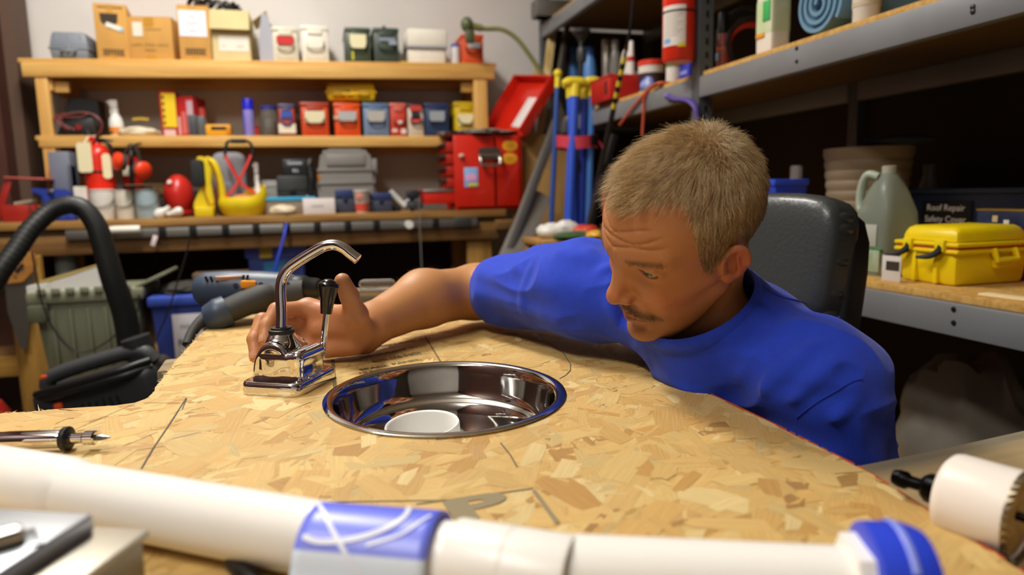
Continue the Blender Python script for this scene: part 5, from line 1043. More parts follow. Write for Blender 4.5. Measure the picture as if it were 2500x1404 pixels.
for s in (1,-1): obj('red_strap',G().tube([(s*w*.27-.01,.02,H*.80),(s*w*.12-.01,.0,H*.60),(-s*w*.05-.01,-.01,H*.42),(-s*w*.25,-.02,H*.30),(-s*w*.34,-.02,h*.6)],.011,8,5,flat=.5),pl('c8241a',.55),t)
obj('black_handle',G().tube([(-w*.28-.01,.02,H*.76),(-w*.29,.02,H*.90),(-w*.20,.02,H*.985),(w*.16,.02,H*.985),(w*.27,.02,H*.90),(w*.25,.02,H*.78)],.0075,10,6),pl('1a1a1a',.6),t); obj('grip_sleeve',G().tube([(-w*.17,.02,H*.985),(w*.14,.02,H*.985)],.0115,10,0),pl('101010',.6),t)
t,w,h=it('backpack','grey backpack standing behind the yellow tool bag','bag',512,600,370,3.70,'B',.16); obj('pack_body',cushion(w,h,.15,Matrix.Translation((0,0,h/2))@Matrix.Rotation(PI/2,4,'Z'),e=5),mat('pack_grey','84848a',.8,var=.06),t); obj('front_pocket',cushion(w*.75,h*.45,.05,Matrix.Translation((0,-.075,h*.30))@Matrix.Rotation(PI/2,4,'Z'),e=5),mat('pack_grey2','75757c',.8),t); obj('strap',G().tube([(w*.1,-.08,h*.8),(w*.3,-.09,h*.5),(w*.25,-.09,h*.2)],.010,8,4,flat=.4),pl('3c3a36',.7),t)
spray('slim white trigger bottle standing at the right of the yellow tool bag',616,637,394,3.66,'B','efeeea','efeeea')
# black stacked cases
t,w,h=it('black_case','lower black case of the pair in the middle of the bench','case',676,752,428,3.74,'B',.16); obj('case_shell',G().box((0,0,h/2),(w,.15,h),.010),pl('2c2c2a',.5),t); obj('lid_line',G().box((0,0,h*.62),(w*1.02,.155,.006),.001),BLACK,t); obj('latch',G().box((0,-.078,h*.6),(.03,.01,.03),.002),pl('1a1a1a',.4),t); hb=t.location.z+h
t,w,h=it('black_case','upper black case with white lettering, stacked on the lower one','case',690,752,388,3.75,hb+.001,.14); obj('case_shell',G().box((0,0,h/2),(w,.13,h),.008),pl('262626',.45),t); obj('lid_line',G().box((0,0,h*.5),(w*1.02,.134,.005),.001),BLACK,t); WI=mat('print_white'); text('Sawset',.026,WI,t,frontM(0,-.0662,h*.76)); text('Kit',.024,WI,t,frontM(.002,-.0662,h*.28)); obj('paper_roll',G().tube([(w*.5,.02,h*.6),(w*.62,.02,h*1.08)],.008,8,0),pl('a8a8a0'),t)
t,w,h=it('cordless_tool','black cordless tool leaning beside the stacked black cases','tool',742,776,405,3.72,'B',.06); obj('tool_body',G().tube([(-w*.3,0,.01),(-w*.1,0,h*.4),(w*.05,0,h*.75),(-w*.05,0,h)],[.022,.020,.022,.010],12,4),pl('161616',.45),t); obj('handle',G().tube([(0,0,h*.55),(w*.45,0,h*.25),(w*.55,0,.02)],.016,10,4),pl('1c1c1c',.5),t); obj('wood_stick',G().box((0,0,0),(.010,.006,.10),M=Matrix.Translation((w*.02,-.035,.05))@Matrix.Rotation(-.55,4,'Y')),mat('stick','cdb98a',.7),t)
t,w,h=it('tool_case','big ribbed grey plastic tool case standing on the bench','case',772,916,362,3.72,'B',.16); GC=pl('86827c',.5)
g=G().prism([(-w*.46,0),(w*.46,0),(w*.5,h*.40),(w*.48,h*.75),(w*.40,h*.95),(w*.30,h),(-w*.32,h),(-w*.42,h*.94),(-w*.48,h*.62),(-w*.5,h*.35)],.15,Matrix.Translation((0,.075,0))@Matrix.Rotation(PI/2,4,'X'),.014); obj('case_shell',g,GC,t)
for z_ in (.24,.46,.66): obj('rib',G().box((0,-.070,h*z_),(w*.99,.022,h*.055),.005),pl('76726c',.5),t)
obj('raised_panel',G().box((0,-.078,h*.82),(w*.66,.012,h*.18),.006),GC,t); obj('latch',G().box((-w*.46,-.06,h*.55),(.018,.03,.04),.004),pl('b06a1c',.5),t); obj('end_catch',G().box((w*.50,-.05,h*.72),(.022,.04,.08),.006),GC,t)
t,w,h=it('grey_organizer','low grey organizer box beside the stacked black cases','box',640,680,440,3.78,'B',.12); obj('box_shell',G().box((0,0,h/2),(w,.12,h),.005),pl('8c8a86',.5),t); obj('lid',G().box((0,0,h*.85),(w*1.05,.125,h*.12),.004),pl('9c9a96',.5),t)
t,w,h=it('parts_tray','flat grey tray with a cyan front edge on the bench','tray',648,772,480,3.60,'B',.10); obj('tray_body',G().box((0,.0,h*.40),(w,.10,h*.8),.004),pl('8a7a68',.6),t); obj('cyan_edge',G().box((0,-.005,h*.88),(w,.10,h*.22),.003),pl('3aa0cc',.4),t)
one('glue_bag','small clear bag of cream glue sticks at the bench edge','bag',lump((0,0,0),(.065,.04,.045),.2,8,4,5),mat('bag_cream','e0d0b0',.35,col2='cbb9a0',vs=20),(ay(690,500,3.52).x,3.535,BZ+.0005))
t,w,h=it('white_carton','small white carton lying at the bench edge','box',741,819,484,3.515,'B',.06); obj('carton',G().box((0,0,h/2),(w,.06,h),.002),mat('carton_white','e6dcd8',.7),t); scrib(t,'Misc 2"',.0,h*.5,-.0312,.02,mat('pencil'))
for x0,x1,yt,Y,lab in ((820,868,462,3.60,'navy blue socket case left of the red and white cup'),(905,958,470,3.56,'navy blue socket case right of the red and white cup')):
    t,w,h=it('socket_case',lab,'case',x0,x1,yt,Y,'B',.10); obj('case_lower',G().box((0,0,h*.3),(w,.10,h*.58),.005),pl('3c4252',.5),t); obj('case_lid',G().box((0,0,h*.80),(w,.10,h*.38),.006),pl('2c3a66',.45),t); obj('latch',G().box((0,-.052,h*.55),(.022,.008,.018),.002),pl('1c2436',.4),t)
t,w,h=it('drink_cup','white paper cup with a red print on the bench edge','cup',864,906,464,3.515,'B',.05); r=w/2; obj('cup_wall',G().lathe([(r*.70,0),(r*.72,.002),(r*.98,h*.95),(r*1.03,h*.97),(r*1.0,h),(r*.93,h*.98),(r*.70,.01)],(0,0,0),28),pl('e2dad4',.5),t); obj('red_print',G().lathe([(r*.735,h*.06),(r*.84,h*.42)],(0,0,0),28,cap=False),pl('e0543c',.5),t); obj('red_mark',G().box((-r*.3,-r*.93,h*.72),(r*.8,.003,h*.25),.001),pl('dc8a74',.5),t)
t,w,h=it('grease_gun','white and grey grease gun lying by the red tool chest','tool',952,1000,458,3.60,'B',.06); obj('barrel',G().tube([(-w*.45,0,h*.85),(w*.0,0,h*.45),(w*.3,-.01,h*.2)],[.017,.017,.014],12,0),pl('cfcfca',.4,var=.15),t); obj('lever',G().tube([(w*.2,0,h*.3),(w*.6,0,h*.55),(w*.8,0,h*.8)],.010,8,3),met('7a7c82',.4),t); obj('stand',G().box((-w*.2,.0,.015),(.05,.05,.03),.004),pl('262626'),t)
t,w,h=it('bench_vise','black bar clamp fixed on the bench edge beside the chest','clamp',984,1036,450,3.53,'B',.08); obj('clamp_bar',G().box((0,0,h*.3),(.022,.03,h*.85),.004,M=Matrix.Translation((-.006,-.02,-.035))),pl('1a1a1c',.4),t); obj('jaw',G().box((0,-.02,h*.62),(w*.62,.05,.045),.008),pl('26282c',.4),t); obj('jaw',G().box((.008,-.02,h*.22),(w*.70,.05,.035),.008),pl('3a3c40',.4),t); obj('red_pad',G().ball((w*.30,-.03,h*.72),.014,12),pl('7a2a2a',.5),t); obj('screw_rod',G().tube([(.018,-.045,h*.4),(.018,-.045,-.02)],.006,8,0),met('9a9a9a',.3),t)
one('hanging_cord','thin grey cord hanging straight down from the bench by the clamp','cord',G().tube([(0,0,0),(.0,-.002,-.2),(.002,0,-.55)],.0028,6,3),mat('cord_grey','7a7874',.6),(ay(1023,500,3.45).x,3.45,ay(1023,480,3.45).z))
# red tool chest: drawers face left, lid raised
A,B=ay(1112,510,3.50),ay(1276,510,3.50); Wt=B.x-A.x; Ht=ay(1190,326,3.50).z-BZ; t=thing('tool_chest','red steel tool chest with stickers, open drawer and raised lid on the bench end','tool chest',(A.x+Wt/2,3.50,BZ+.0005)); RED=mat('chest_red','cf2412',.32,var=.03,coat=.3); DRK=paint('2a2a28',.5)
obj('side_panel',G().box((0,.006,Ht*.49),(Wt,.012,Ht*.98),.010),RED,t); DL=.265
obj('side_panel',G().box((0,DL,Ht*.49),(Wt,.012,Ht*.98),.010),RED,t); obj('back_panel',G().box((Wt*.47,DL/2,Ht*.49),(.012,DL,Ht*.96),.003),RED,t); obj('bottom',G().box((0,DL/2,.01),(Wt*.96,DL,.018),.003),RED,t); obj('divider',G().box((Wt*.1,DL/2,Ht*.5),(.01,DL,Ht*.9)),DRK,t)
for k in range(4):
    z_=Ht*(.36+.155*k); d=obj('drawer',G().box((-Wt*.50+.0,DL/2+.01,z_),(.07,DL*.96,Ht*.135),.004),mat('chest_red_dark','a81e10',.4),t); obj('drawer_pull',G().box((-Wt*.50-.042,DL/2+.01,z_+Ht*.045),(.016,DL*.9,.014),.004),pl('3c3a36',.4),d)
C=ay(1030,470,3.58); xo=C.x-t.location.x; wo=-Wt*.46-xo; z0=Ht*.08; z1=ay(1060,452,3.58).z-BZ
d=obj('open_drawer',G().box((xo+wo/2,.10,z0+(z1-z0)/2-.01),(wo,.16,(z1-z0)*.72),.004),RED,t); obj('tray_tools',lump((xo+wo/2,.09,z1-.052),(wo*.5,.07,.030),.2,21,4,8),mat('steel_bits','9c9a94',.35,.7,var=.4,vs=50),d); obj('drawer_lip',G().box((xo+wo/2,.02,z1-.030),(wo*1.02,.012,.012),.003),met('b8b6b0',.4),d)
# raised lid
q0,q1,q2,q3=ay(1233,308,3.52)-t.location,ay(1300,338,3.50)-t.location,ay(1375,203,3.50)-t.location,ay(1258,246,3.72)-t.location
hinge=Vector((Wt*.57,0,Ht-.016)); LDP=.40; up_=Vector((.55,0,.84)).normalized(); Ll=.34
LD=Vector((-.34,.94,0)); LD=(LD-up_*LD.dot(up_)).normalized()
def lidbox(c,d,m,nm): 
    Mx=Matrix((up_,LD,up_.cross(LD))).transposed().to_4x4(); Mx.translation=hinge; return obj(nm,G().box(c,d,.004,M=Mx),m,t)
lidbox((Ll/2,LDP*.5,.002),(Ll,LDP,.008),RED,'lid_top'); lidbox((Ll/2,.006,.028),(Ll,.010,.06),RED,'lid_side'); lidbox((Ll/2,LDP-.006,.028),(Ll,.010,.06),RED,'lid_side'); lidbox((Ll-.005,LDP/2,.028),(.010,LDP,.06),RED,'lid_front')
lidbox((Ll*.40,LDP*.30,.008),(Ll*.55,LDP*.35,.003),mat('label_e8e0e0','e8e0e0',.25),'lid_sheet')
cl_=lump((0,0,0),(Wt*.55,.20,.035),.30,31,4,8); obj('loose_parts',G().add([(x-.01,y+.18,z+Ht*.985) for x,y,z in cl_.v],cl_.f),mat('parts_clutter','b8b2aa',.35,.2,col2='6a645c',vs=45),t,label='clutter of small parts in the open top tray')
hz=ay(1195,385,3.49)-t.location; CH2=met('d0cec8',.15)
obj('handle_plate',G().prism(rrect(.115,.060,.018),.008,frontM(hz.x,-.008,hz.z+.022)),met('8a8a86',.3),t)
obj('chrome_handle',G().tube([(hz.x-.050,-.012,hz.z+.012),(hz.x-.052,-.030,hz.z-.012),(hz.x-.042,-.034,hz.z-.036),(hz.x+.042,-.034,hz.z-.036),(hz.x+.052,-.030,hz.z-.012),(hz.x+.050,-.012,hz.z+.012)],.0085,12,5),CH2,t); obj('handle_bar',G().tube([(hz.x-.052,-.016,hz.z+.014),(hz.x+.052,-.016,hz.z+.014)],.010,12,0),CH2,t)
for py in (356,387):
    q=ay(1246,py,3.49)-t.location; obj('oval_sticker',G().lathe([(.0,.0018),(.036,.0018),(.040,.0012),(.041,0)],(0,0,0),28,sy=.70,M=frontM(q.x,-.0005,q.z)),mat('sticker_orange','e8a428',.4),t); obj('printed_line',G().box((q.x,-.0028,q.z+.004),(.045,.0008,.006)).box((q.x,-.0028,q.z-.008),(.030,.0008,.005)),mat('sticker_ink','c07c18',.5),t,kind='stuff')
q=ay(1151,433,3.49)-t.location; obj('picture_card',G().box((q.x,-.002,q.z),(.072,.003,.100),.0006),mat('card_sky','8ab8e8',.4),t); obj('card_print',lump((q.x,-.0042,q.z-.02),(.030,.001,.036),.25,5),mat('card_pink','e8a8d8',.5),t); obj('card_print',lump((q.x+.006,-.0048,q.z-.047),(.030,.001,.016),.3,6),mat('card_yellow','e0c440',.5),t)
q=ay(1126,378,3.49)-t.location; obj('magnet',lump((q.x,-.012,q.z-.012),(.014,.008,.016),.3,8),pl('c8b89c'),t)
# blue vise and red boxes at the left end
t,w,h=it('bench_vise','blue cast iron bench vise at the left end of the bench','vise',68,165,457,3.55,'B',.16); BV=paint('2a3f9c'); 
obj('vise_base',G().box((w*.1,0,h*.14),(w*.62,.12,h*.28),.010),BV,t); obj('fixed_jaw',G().prism([(w*.02,h*.2),(w*.42,h*.2),(w*.46,h*.7),(w*.30,h*.94),(w*.06,h*.94),(w*.10,h*.66)],.09,Matrix.Translation((0,.045,0))@Matrix.Rotation(PI/2,4,'X'),.006),BV,t); obj('sliding_jaw',G().prism([(-w*.16,h*.28),(w*.0,h*.28),(w*.0,h*.94),(-w*.46,h*.99),(-w*.48,h*.86),(-w*.24,h*.74)],.09,Matrix.Translation((0,.045,0))@Matrix.Rotation(PI/2,4,'X'),.006),BV,t)
obj('screw',G().cyl((-w*.44,-.01,h*.42),(w*.1,-.01,h*.42),.012),met('8a7a50',.4),t); obj('tommy_bar',G().cyl((-w*.40,-.01,h*.12),(-w*.40,-.01,h*.70),.006),met('9a8a5a',.35),t); obj('jaw_plate',G().box((w*.03,-.047,h*.88),(w*.16,.006,h*.10),.001),met('b0b0b0',.3),t); obj('pipe_jaw',G().box((w*.5,-.02,h*.12),(w*.22,.08,h*.22),.006),BV,t)
t,w,h=it('red_toolbox','red metal toolbox open at the far left end of the bench','toolbox',6,84,500,3.55,'B',.2); RB=paint('a5281f'); obj('box_front',G().box((0,-.09,h*.5),(w,.006,h),.002),RB,t); obj('box_back',G().box((0,.09,h*.55),(w,.006,h*1.1),.002),RB,t); obj('box_end',G().box((w/2,0,h*.5),(.006,.18,h),.002),RB,t); obj('box_end',G().box((-w/2,0,h*.5),(.006,.18,h),.002),RB,t); obj('box_floor',G().box((0,0,.006),(w,.18,.008)),RB,t); obj('corner_strip',G().box((w*.42,-.096,h*.5),(w*.12,.008,h),.002),paint('7a2a20'),t); 
H=ay(20,432,3.6).z-BZ; obj('lid_arm',G().box((0,0,0),(.03,.012,H*.9),.003,M=Matrix.Translation((-w*.55,-.05,H*.5))@Matrix.Rotation(.35,4,'Y')),RB,t); obj('raised_lid',G().box((0,0,0),(w*1.3,.2,.010),.003,M=Matrix.Translation((w*.25,.03,H*.96))@Matrix.Rotation(.06,4,'Y')),paint('b8564a'),t); obj('file_handle',G().tube([(-w*.3,-.02,h*1.02),(w*.3,-.01,h*1.18),(w*.8,0,h*1.2)],.011,10,3),pl('a09078',.6),t)
# things on the bench front
a,b_=ay(256,562,3.46),ay(330,562,3.46); t=thing('caulk_tube','white nozzle tube lying against the power strip','tube',((a.x+b_.x)/2,3.45,a.z)); obj('tube_body',G().lathe([(.004,-.085),(.008,-.07),(.014,-.045),(.0175,-.02),(.0175,.08),(.016,.085)],(0,0,0),16,(1,0,0)),pl('ece8dc',.4),t); obj('hook',G().tube([(-.03,0,-.018),(-.03,.02,-.03),(-.02,.03,-.01)],.003,6,4),met('8a8a80',.4),t)
one('price_tag','small white and pink tag on a hook under the power strip','tag',G().box((0,0,0),(.020,.003,.050),.001,M=Matrix.Rotation(.35,4,'Y')),mat('tag_pink','e8d4d4',.6),(ay(376,588,3.46).x,3.462,ay(376,588,3.46).z))
P=[ay(700,545,3.46),ay(694,575,3.44),ay(686,605,3.43),ay(676,640,3.42),ay(670,670,3.42)]; one('blue_cable','bright blue cable hanging from the power strip','cable',G().tube(P,.0065,8,5),pl('2c4ad0',.4),(0,0,0))
# ---------------------------------------------------------------- steel rack on the right
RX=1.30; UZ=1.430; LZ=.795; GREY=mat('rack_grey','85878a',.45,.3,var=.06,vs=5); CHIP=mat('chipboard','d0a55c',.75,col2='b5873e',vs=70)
rk=thing('steel_rack','grey steel storage rack with chipboard shelves along the right wall','rack',(1.62,2.1,0))
for zt in (UZ,LZ,1.995,.16):
    y0,y1=.25,3.92
    obj('shelf_board',G().box((1.63,(y0+y1)/2,zt-.008),(.645,y1-y0,.0155),.001),mat('chip_shaded','6a5232',.85),rk,W=True); obj('board_edge',G().box((RX+.0015,(y0+y1)/2,zt-.008),(.012,y1-y0,.0162),.001),CHIP,rk,W=True); obj('board_face',G().box((1.63,(y0+y1)/2,zt+.0004),(.645,y1-y0,.001)),CHIP,rk,W=True)  # board body darker than its chip faces: shade below painted into the colour
    for xx in (RX-.004,1.955): obj('beam',G().box((xx,(y0+2.19)/2,zt-.052),(.032,2.19-y0-.05,.070),.003),GREY,rk,W=True); obj('beam',G().box((xx,(2.19+y1)/2,zt-.052),(.032,y1-2.19-.05,.070),.003),GREY,rk,W=True)
g=None
for xx in (RX-.008,1.955):
    for yy in (.22,2.19,3.92):
        pst=obj('upright',G().prism([(0,0),(.052,0),(.052,.006),(.006,.006),(.006,.048),(0,.048)],2.55,Matrix.Translation((xx-.012,yy-.026,0)),.0008),mat('upright_grey','5e6266',.45,.4),rk,W=True)
        if yy==2.19 and xx<1.5:
            g=G(); 
            for k in range(36): g.box((xx+.016,yy-.0265,.9+k*.045),(.010,.0015,.022))
            obj('slots',g,BLACK,pst,W=True,kind='stuff')
obj('back_panel',G().box((1.985,2.1,1.1),(.012,3.7,2.1)),mat('shade_dark','2a2018',.9),rk,W=True)  # added dark sheet, makes the gaps between the shelves read as black shade
for (px,py,z_) in ((2375,17,0),(2375,28,0),(1945,118,0),(1945,150,0),(2328,755,0),(2328,788,0)):
    q=ax(px,py,RX-.0205); obj('rivet',G().lathe([(.006,0),(.005,.002),(0,.003)],q,10,(-1,0,0)),met('4a4c4e',.4),rk,W=True)
def rp(px,zb,X,py=400): q=ax(px,py,X); return Vector((X,q.y,zb+.0006)),(q-EYE).dot(FW)
def rit(name,label,cat,x0,x1,yt,X,zb,rz=-PI/2,group=None):
    p,d=rp((x0+x1)/2,zb,X); w=(x1-x0)/F*d; xm=(x0+x1)/2
    lo,hi=zb,zb+.8
    for _ in range(40):
        m_=(lo+hi)/2; q=Vector((p.x,p.y,m_))-EYE; yy=702-F*q.dot(UP)/q.dot(FW); lo,hi=(m_,hi) if yy>yt else (lo,m_)
    return thing(name,label,cat,p,rz,group),w,lo-zb
def lath(t,prof,m,nm,n=32,sy=1,cap=True): return obj(nm,G().lathe(prof,(0,0,0),n,sy=sy,cap=cap),m,t)
obj('shade_end',G().box((1.635,3.955,1.08),(.64,.012,1.78)),mat('shade_dark'),rk,W=True)  # added dark blocker, hides the lit wall behind the far end
# upper shelf, beyond the post
def rbottle(label,x0,x1,yt,X,col,capc,labc=None,zb=UZ,neck=.4,ch_=.12,sh_=.2,clear=False,name='bottle',group=None):
    t,w,h=rit(name,label,'bottle',x0,x1,yt,X,zb,group=group); r=w/2; m=mat('clr_'+col,col,.15,trans=.6,ior=1.25) if clear else pl(col,.4)
    lath(t,[(r*.92,0),(r,.005),(r,h*(1-ch_-sh_)),(r*.8,h*(1-ch_-sh_*.4)),(r*neck,h*(1-ch_)),(r*neck,h*(1-ch_)+.001)],m,'bottle_body'); lath(t,[(r*neck*1.2,h*(1-ch_)),(r*neck*1.2,h*.985),(r*neck,h)],pl(capc,.4),'cap',20)
    if labc: lath(t,[(r*1.012,h*.14),(r*1.012,h*.5)],mat('label_'+labc,labc,.5),'label_band',32,cap=False)
    return t,w,h
rbottle('blue bottle behind the yellow pole handles on the rack',1388,1416,116,1.50,'4a86d0','3a70c0',neck=.7)
rbottle('blue and white bottle beside the black plunger pole on the rack',1424,1458,114,1.48,'5a90d4','3c6cb8','e4e0d4',neck=.55)
t,w,h=rit('grey_tin','plain grey tin standing behind the white jug on the rack','tin',1470,1494,98,1.52,UZ); lath(t,[(w/2,0),(w/2,h*.97),(w/2*.95,h)],met('a09a90',.5),'tin_body')
rbottle('clear bottle with a dark green lower band on the rack',1488,1516,98,1.50,'b8b4ac','8a8880','3a5a40',neck=.5,clear=True)
t,w,h=rit('oil_jug','white jug with a slanted handle on the rack, behind the striped rod','jug',1492,1562,128,1.42,UZ); WJ=pl('e2ded6',.4); obj('jug_body',G().box((0,0,h*.30),(w,.09,h*.6),.014),WJ,t); obj('handle',G().tube([(-w*.42,0,h*.5),(-w*.1,0,h*.95),(w*.12,0,h*1.0),(w*.2,0,h*.92)],.013,10,5),WJ,t); obj('spout',G().lathe([(.020,h*.55),(.016,h*.85),(.018,h*.9),(.018,h*.98)],(w*.25,0,0),16),WJ,t); obj('cap',G().cyl((w*.25,0,h*.98),(w*.25,0,h*1.08),.018),pl('b8302a',.4),t)
t,w,h=rit('caulk_tube','white caulk tube with a red collar on the rack','tube',1531,1550,100,1.40,UZ); lath(t,[(w*.5,0),(w*.5,h*.66)],WJ,'tube_body',16); lath(t,[(w*.52,h*.66),(w*.52,h*.74)],pl('b8302a',.4),'collar',16); lath(t,[(w*.36,h*.74),(w*.30,h*.97),(w*.2,h)],WJ,'nozzle',16)
t,w,h=rit('plastic_tub','white tub with a red lid and dark printed band, on the rack','tub',1556,1620,150,1.44,UZ); r=w/2; lath(t,[(r*.88,0),(r*.96,h*.86)],pl('e0d8d0',.4),'tub_body'); lath(t,[(r*1.0,h*.86),(r*1.0,h*.98),(r*.94,h)],pl('d83a26',.35),'lid'); lath(t,[(r*.93,h*.2),(r*.965,h*.66)],mat('band_dark','3a2a2c',.5),'printed_band',32,cap=False)
t,w,h=rit('spray_tube','white pointed bottle with green rim at the right of the red-lidded tub','bottle',1624,1660,108,1.36,UZ); r=w/2; lath(t,[(r*.95,0),(r,.004),(r,h*.42),(r*1.05,h*.43),(r*1.05,h*.46)],pl('e4e0d8',.4),'bottle_body'); lath(t,[(r*1.06,h*.445),(r*1.06,h*.49)],pl('3a8a4a',.4),'green_rim'); lath(t,[(r*.6,h*.48),(r*.42,h*.8),(r*.5,h*.82),(r*.45,h)],pl('dcd4cc',.4),'nozzle')
t,w,h=rit('blue_box','small bright blue box beside the rack upright on the shelf','box',1660,1698,160,1.40,UZ); obj('box_body',G().box((0,0,h/2),(w*1.5,.05,h),.002),mat('box_blue','3238b4',.5),t); obj('print',G().box((0,-.0262,h*.6),(w*1.0,.001,h*.2)),mat('label_8c94dc','8c94dc',.5),t)
t,w,h=rit('blue_pouch','blue and white pouch in front of the tub on the rack','pouch',1556,1606,170,1.335,UZ); obj('pouch_body',lump((0,0,0),(w*.45,.03,h*.6),.18,5,3,4),mat('pouch_blue','3a5ad0',.5,col2='c8ccdc',vs=22),t)
t,w,h=rit('milk_crate','red plastic crate at the rack shelf edge, below the white jug','crate',1462,1560,192,1.345,UZ); CR_=pl('b8241e',.4)
for yy in (-.09,.09): obj('crate_side',G().box((0,yy,h*.5),(w*1.2,.008,h),.002),CR_,t)
for xx in (-.6,.6): obj('crate_end',G().box((w*xx,0,h*.5),(.008,.18,h),.002),CR_,t)
obj('crate_floor',G().box((0,0,.004),(w*1.2,.18,.006)),CR_,t); obj('rim',G().box((0,-.092,h*.96),(w*1.25,.012,h*.1),.003),CR_,t); obj('grip_hole',G().box((w*.36,-.0945,h*.5),(.022,.004,h*.55),.006),mat('bore'),t)
for k in range(5): obj('rib',G().box((-w*.5+k*w*.16,-.096,h*.45),(.008,.006,h*.8),.002),CR_,t)
one('brown_bag','brown paper bag folded beside the red crate on the rack','bag',lump((0,0,0),(.05,.05,.05),.2,41),mat('kraft'),(1.46,ax(1470,180,1.46).y,UZ+.0006))
# orange cord and purple glove hanging from the rack
P=[ax(1612,205,1.283),ax(1590,212,1.279),ax(1568,235,1.272),ax(1545,262,1.27),ax(1513,305,1.27)]; Q=[ax(1612,203,1.285),ax(1585,220,1.279),ax(1572,245,1.272),ax(1571,280,1.27),ax(1568,330,1.27)]
t=thing('orange_cord','orange cord looped over the rack edge and hanging down','cord',P[0]); OC=pl('d0583a',.5); P=[P[0]+Vector((.06,.0,.0))]+P; P[0].z=P[1].z=UZ+.006; Q[0].z=UZ+.006
obj('cord_loop',G().tube(P,.0055,8,5),OC,t,W=True); obj('cord_end',G().tube(Q,.0055,8,5),OC,t,W=True)
P=[ax(1630,235,1.272),ax(1650,243,1.268),ax(1680,246,1.266),ax(1698,262,1.266),ax(1704,292,1.266)]; t=thing('purple_strap','purple bungee strap wrapped to the rack upright','strap',P[2]); obj('strap_band',G().tube(P,[.010,.014,.016,.012,.008],12,5,flat=.6),pl('54408c',.6),t,W=True); obj('hook',G().ball(P[0],(.014,.012,.012),14),pl('7a62b0',.5),t,W=True)
# fire extinguisher on the upright
q=ax(1676,75,1.262); zb=ax(1676,153,1.262).z; t=thing('fire_extinguisher','red fire extinguisher strapped to the rack upright, with a white instruction label','fire extinguisher',(1.232,q.y,zb+.012)); d_=(q-EYE).dot(FW); r=39/F*d_; h=.46
obj('cylinder',G().lathe([(r*.9,-.012),(r,-.004),(r,h*.76),(r*.92,h*.82),(r*.6,h*.88),(r*.34,h*.90)],(0,0,0),36),pl('d8301c',.25),t); obj('valve',G().lathe([(r*.34,h*.89),(r*.36,h*.94),(r*.2,h)],(0,0,0),16),BLACK,t); obj('squeeze_handle',G().tube([(0,0,h*.97),(-.06,-.05,h*1.0),(-.09,-.08,h*.98)],.009,8,3),BLACK,t); obj('hose',G().tube([(0,.03,h*.93),(.02,.09,h*.85),(.01,.085,h*.6),(0,.08,h*.4)],.009,10,4),BLACK,t)
def wrap(r,z0,z1,a0,a1,m,nm,th=.0012,n=14):
    g=G().grid(lambda u,v: ((r+th)*math.cos(a0+(a1-a0)*u),(r+th)*math.sin(a0+(a1-a0)*u),z0+(z1-z0)*v),n,1); obj(nm,g,m,t)
va=math.atan2(-q.y,-1.232)
zl=lambda py: ax(1676,py,1.262).z-t.location.z
wrap(r,zl(118),zl(22),va-1.15,va+.42,mat('label_dcd2c8','dcd2c8',.6,),'white_label'); wrap(r,zl(122),zl(113),va-.55+.5,va+.42,mat('label_e0c82a','e0c82a',.6),'yellow_strip',.0016); wrap(r,zl(112),zl(100),va-1.0,va-.5,mat('label_7aa0d0','7aa0d0',.6),'blue_print',.0018); wrap(r,zl(37),zl(33),va-1.6,va+1.6,BLACK,'strap',.003,20)
for k in range(9): wrap(r,zl(44+k*6.3)-.0012,zl(44+k*6.3)+.0012,va-1.0,va+.25-(k%3)*.15,mat('print_grey','a0948c',.7),'text_line',.0016)
obj('bracket',G().box((.047,.0,h*.45),(.028,.04,.05),.003),GREY,t)
# upper shelf, nearer bay
t,w,h=rit('aerosol_can','dark red aerosol can with a black cap, just right of the upright on the rack','spray can',1744,1772,30,1.42,UZ); r=w/2; lath(t,[(r*.95,0),(r,.004),(r,h*.62),(r*.6,h*.72)],mat('can_red','8a3030',.35,col2='b06a60',vs=14),'can_body'); lath(t,[(r*.85,h*.66),(r*.85,h*.98),(r*.7,h)],pl('141414',.4),'can_cap'); lath(t,[(r*1.012,h*.40),(r*1.012,h*.44)],mat('label_c8742c','c8742c',.5),'orange_band',32,cap=False); obj('blue_print',G().box((0,-r*1.0,h*.30),(r*.8,.003,h*.12),.001),mat('label_7ab0cc','7ab0cc',.5),t)
P,_=rp(1815,UZ,1.52); t=thing('cable_coil','coil of black and red cable standing on the rack shelf','cable',P); 
for k,(rr_,c,o) in enumerate(((.115,'1c1c1c',0),(.105,'1c1c1c',.018),(.085,'b02a20',-.018),(.095,'1c1c1c',-.03))): obj('coil_loop',G().tube([(rr_*math.cos(a),o+.008*math.sin(3*a),rr_+.008+rr_*math.sin(a)) for a in np.linspace(-1.5,4.76,26)],.0085 if k!=2 else .011,8,2),pl(c,.5),t)
t,w,h=rit('detergent_jug','white jug with a green and orange label at the shelf edge, beside the blue mat','jug',1846,1908,-60,1.40,UZ); r=w/2; WJ2=pl('e4dcd0',.4); obj('jug_body',cushion(w,h*.85,w*.85,Matrix.Translation((0,0,h*.42))@Matrix.Rotation(PI/2,4,'Z'),e=8),WJ2,t); obj('label_wrap',cushion(w*1.01,h*.50,w*.87,Matrix.Translation((0,0,h*.50))@Matrix.Rotation(PI/2,4,'Z'),e=10),mat('label_c6d4a4','c6d4a4',.5,col2='d8dcc0',vs=9),t)
obj('green_panel',G().box((w*.20,-w*.448,h*.56),(w*.42,.004,h*.24),.001),mat('label_3fae5a','3fae5a',.5),t); obj('orange_corner',G().box((-w*.15,-w*.45,h*.285),(w*.5,.004,h*.055),.001,M=Matrix()),mat('label_e09a2c','e09a2c',.5),t); obj('cap',G().cyl((0,0,h*.84),(0,0,h*.95),w*.24),pl('e8e4dc',.4),t); obj('handle',G().tube([(w*.25,0,h*.82),(w*.5,0,h*.9),(w*.52,0,h*.75)],.014,8,4),WJ2,t)
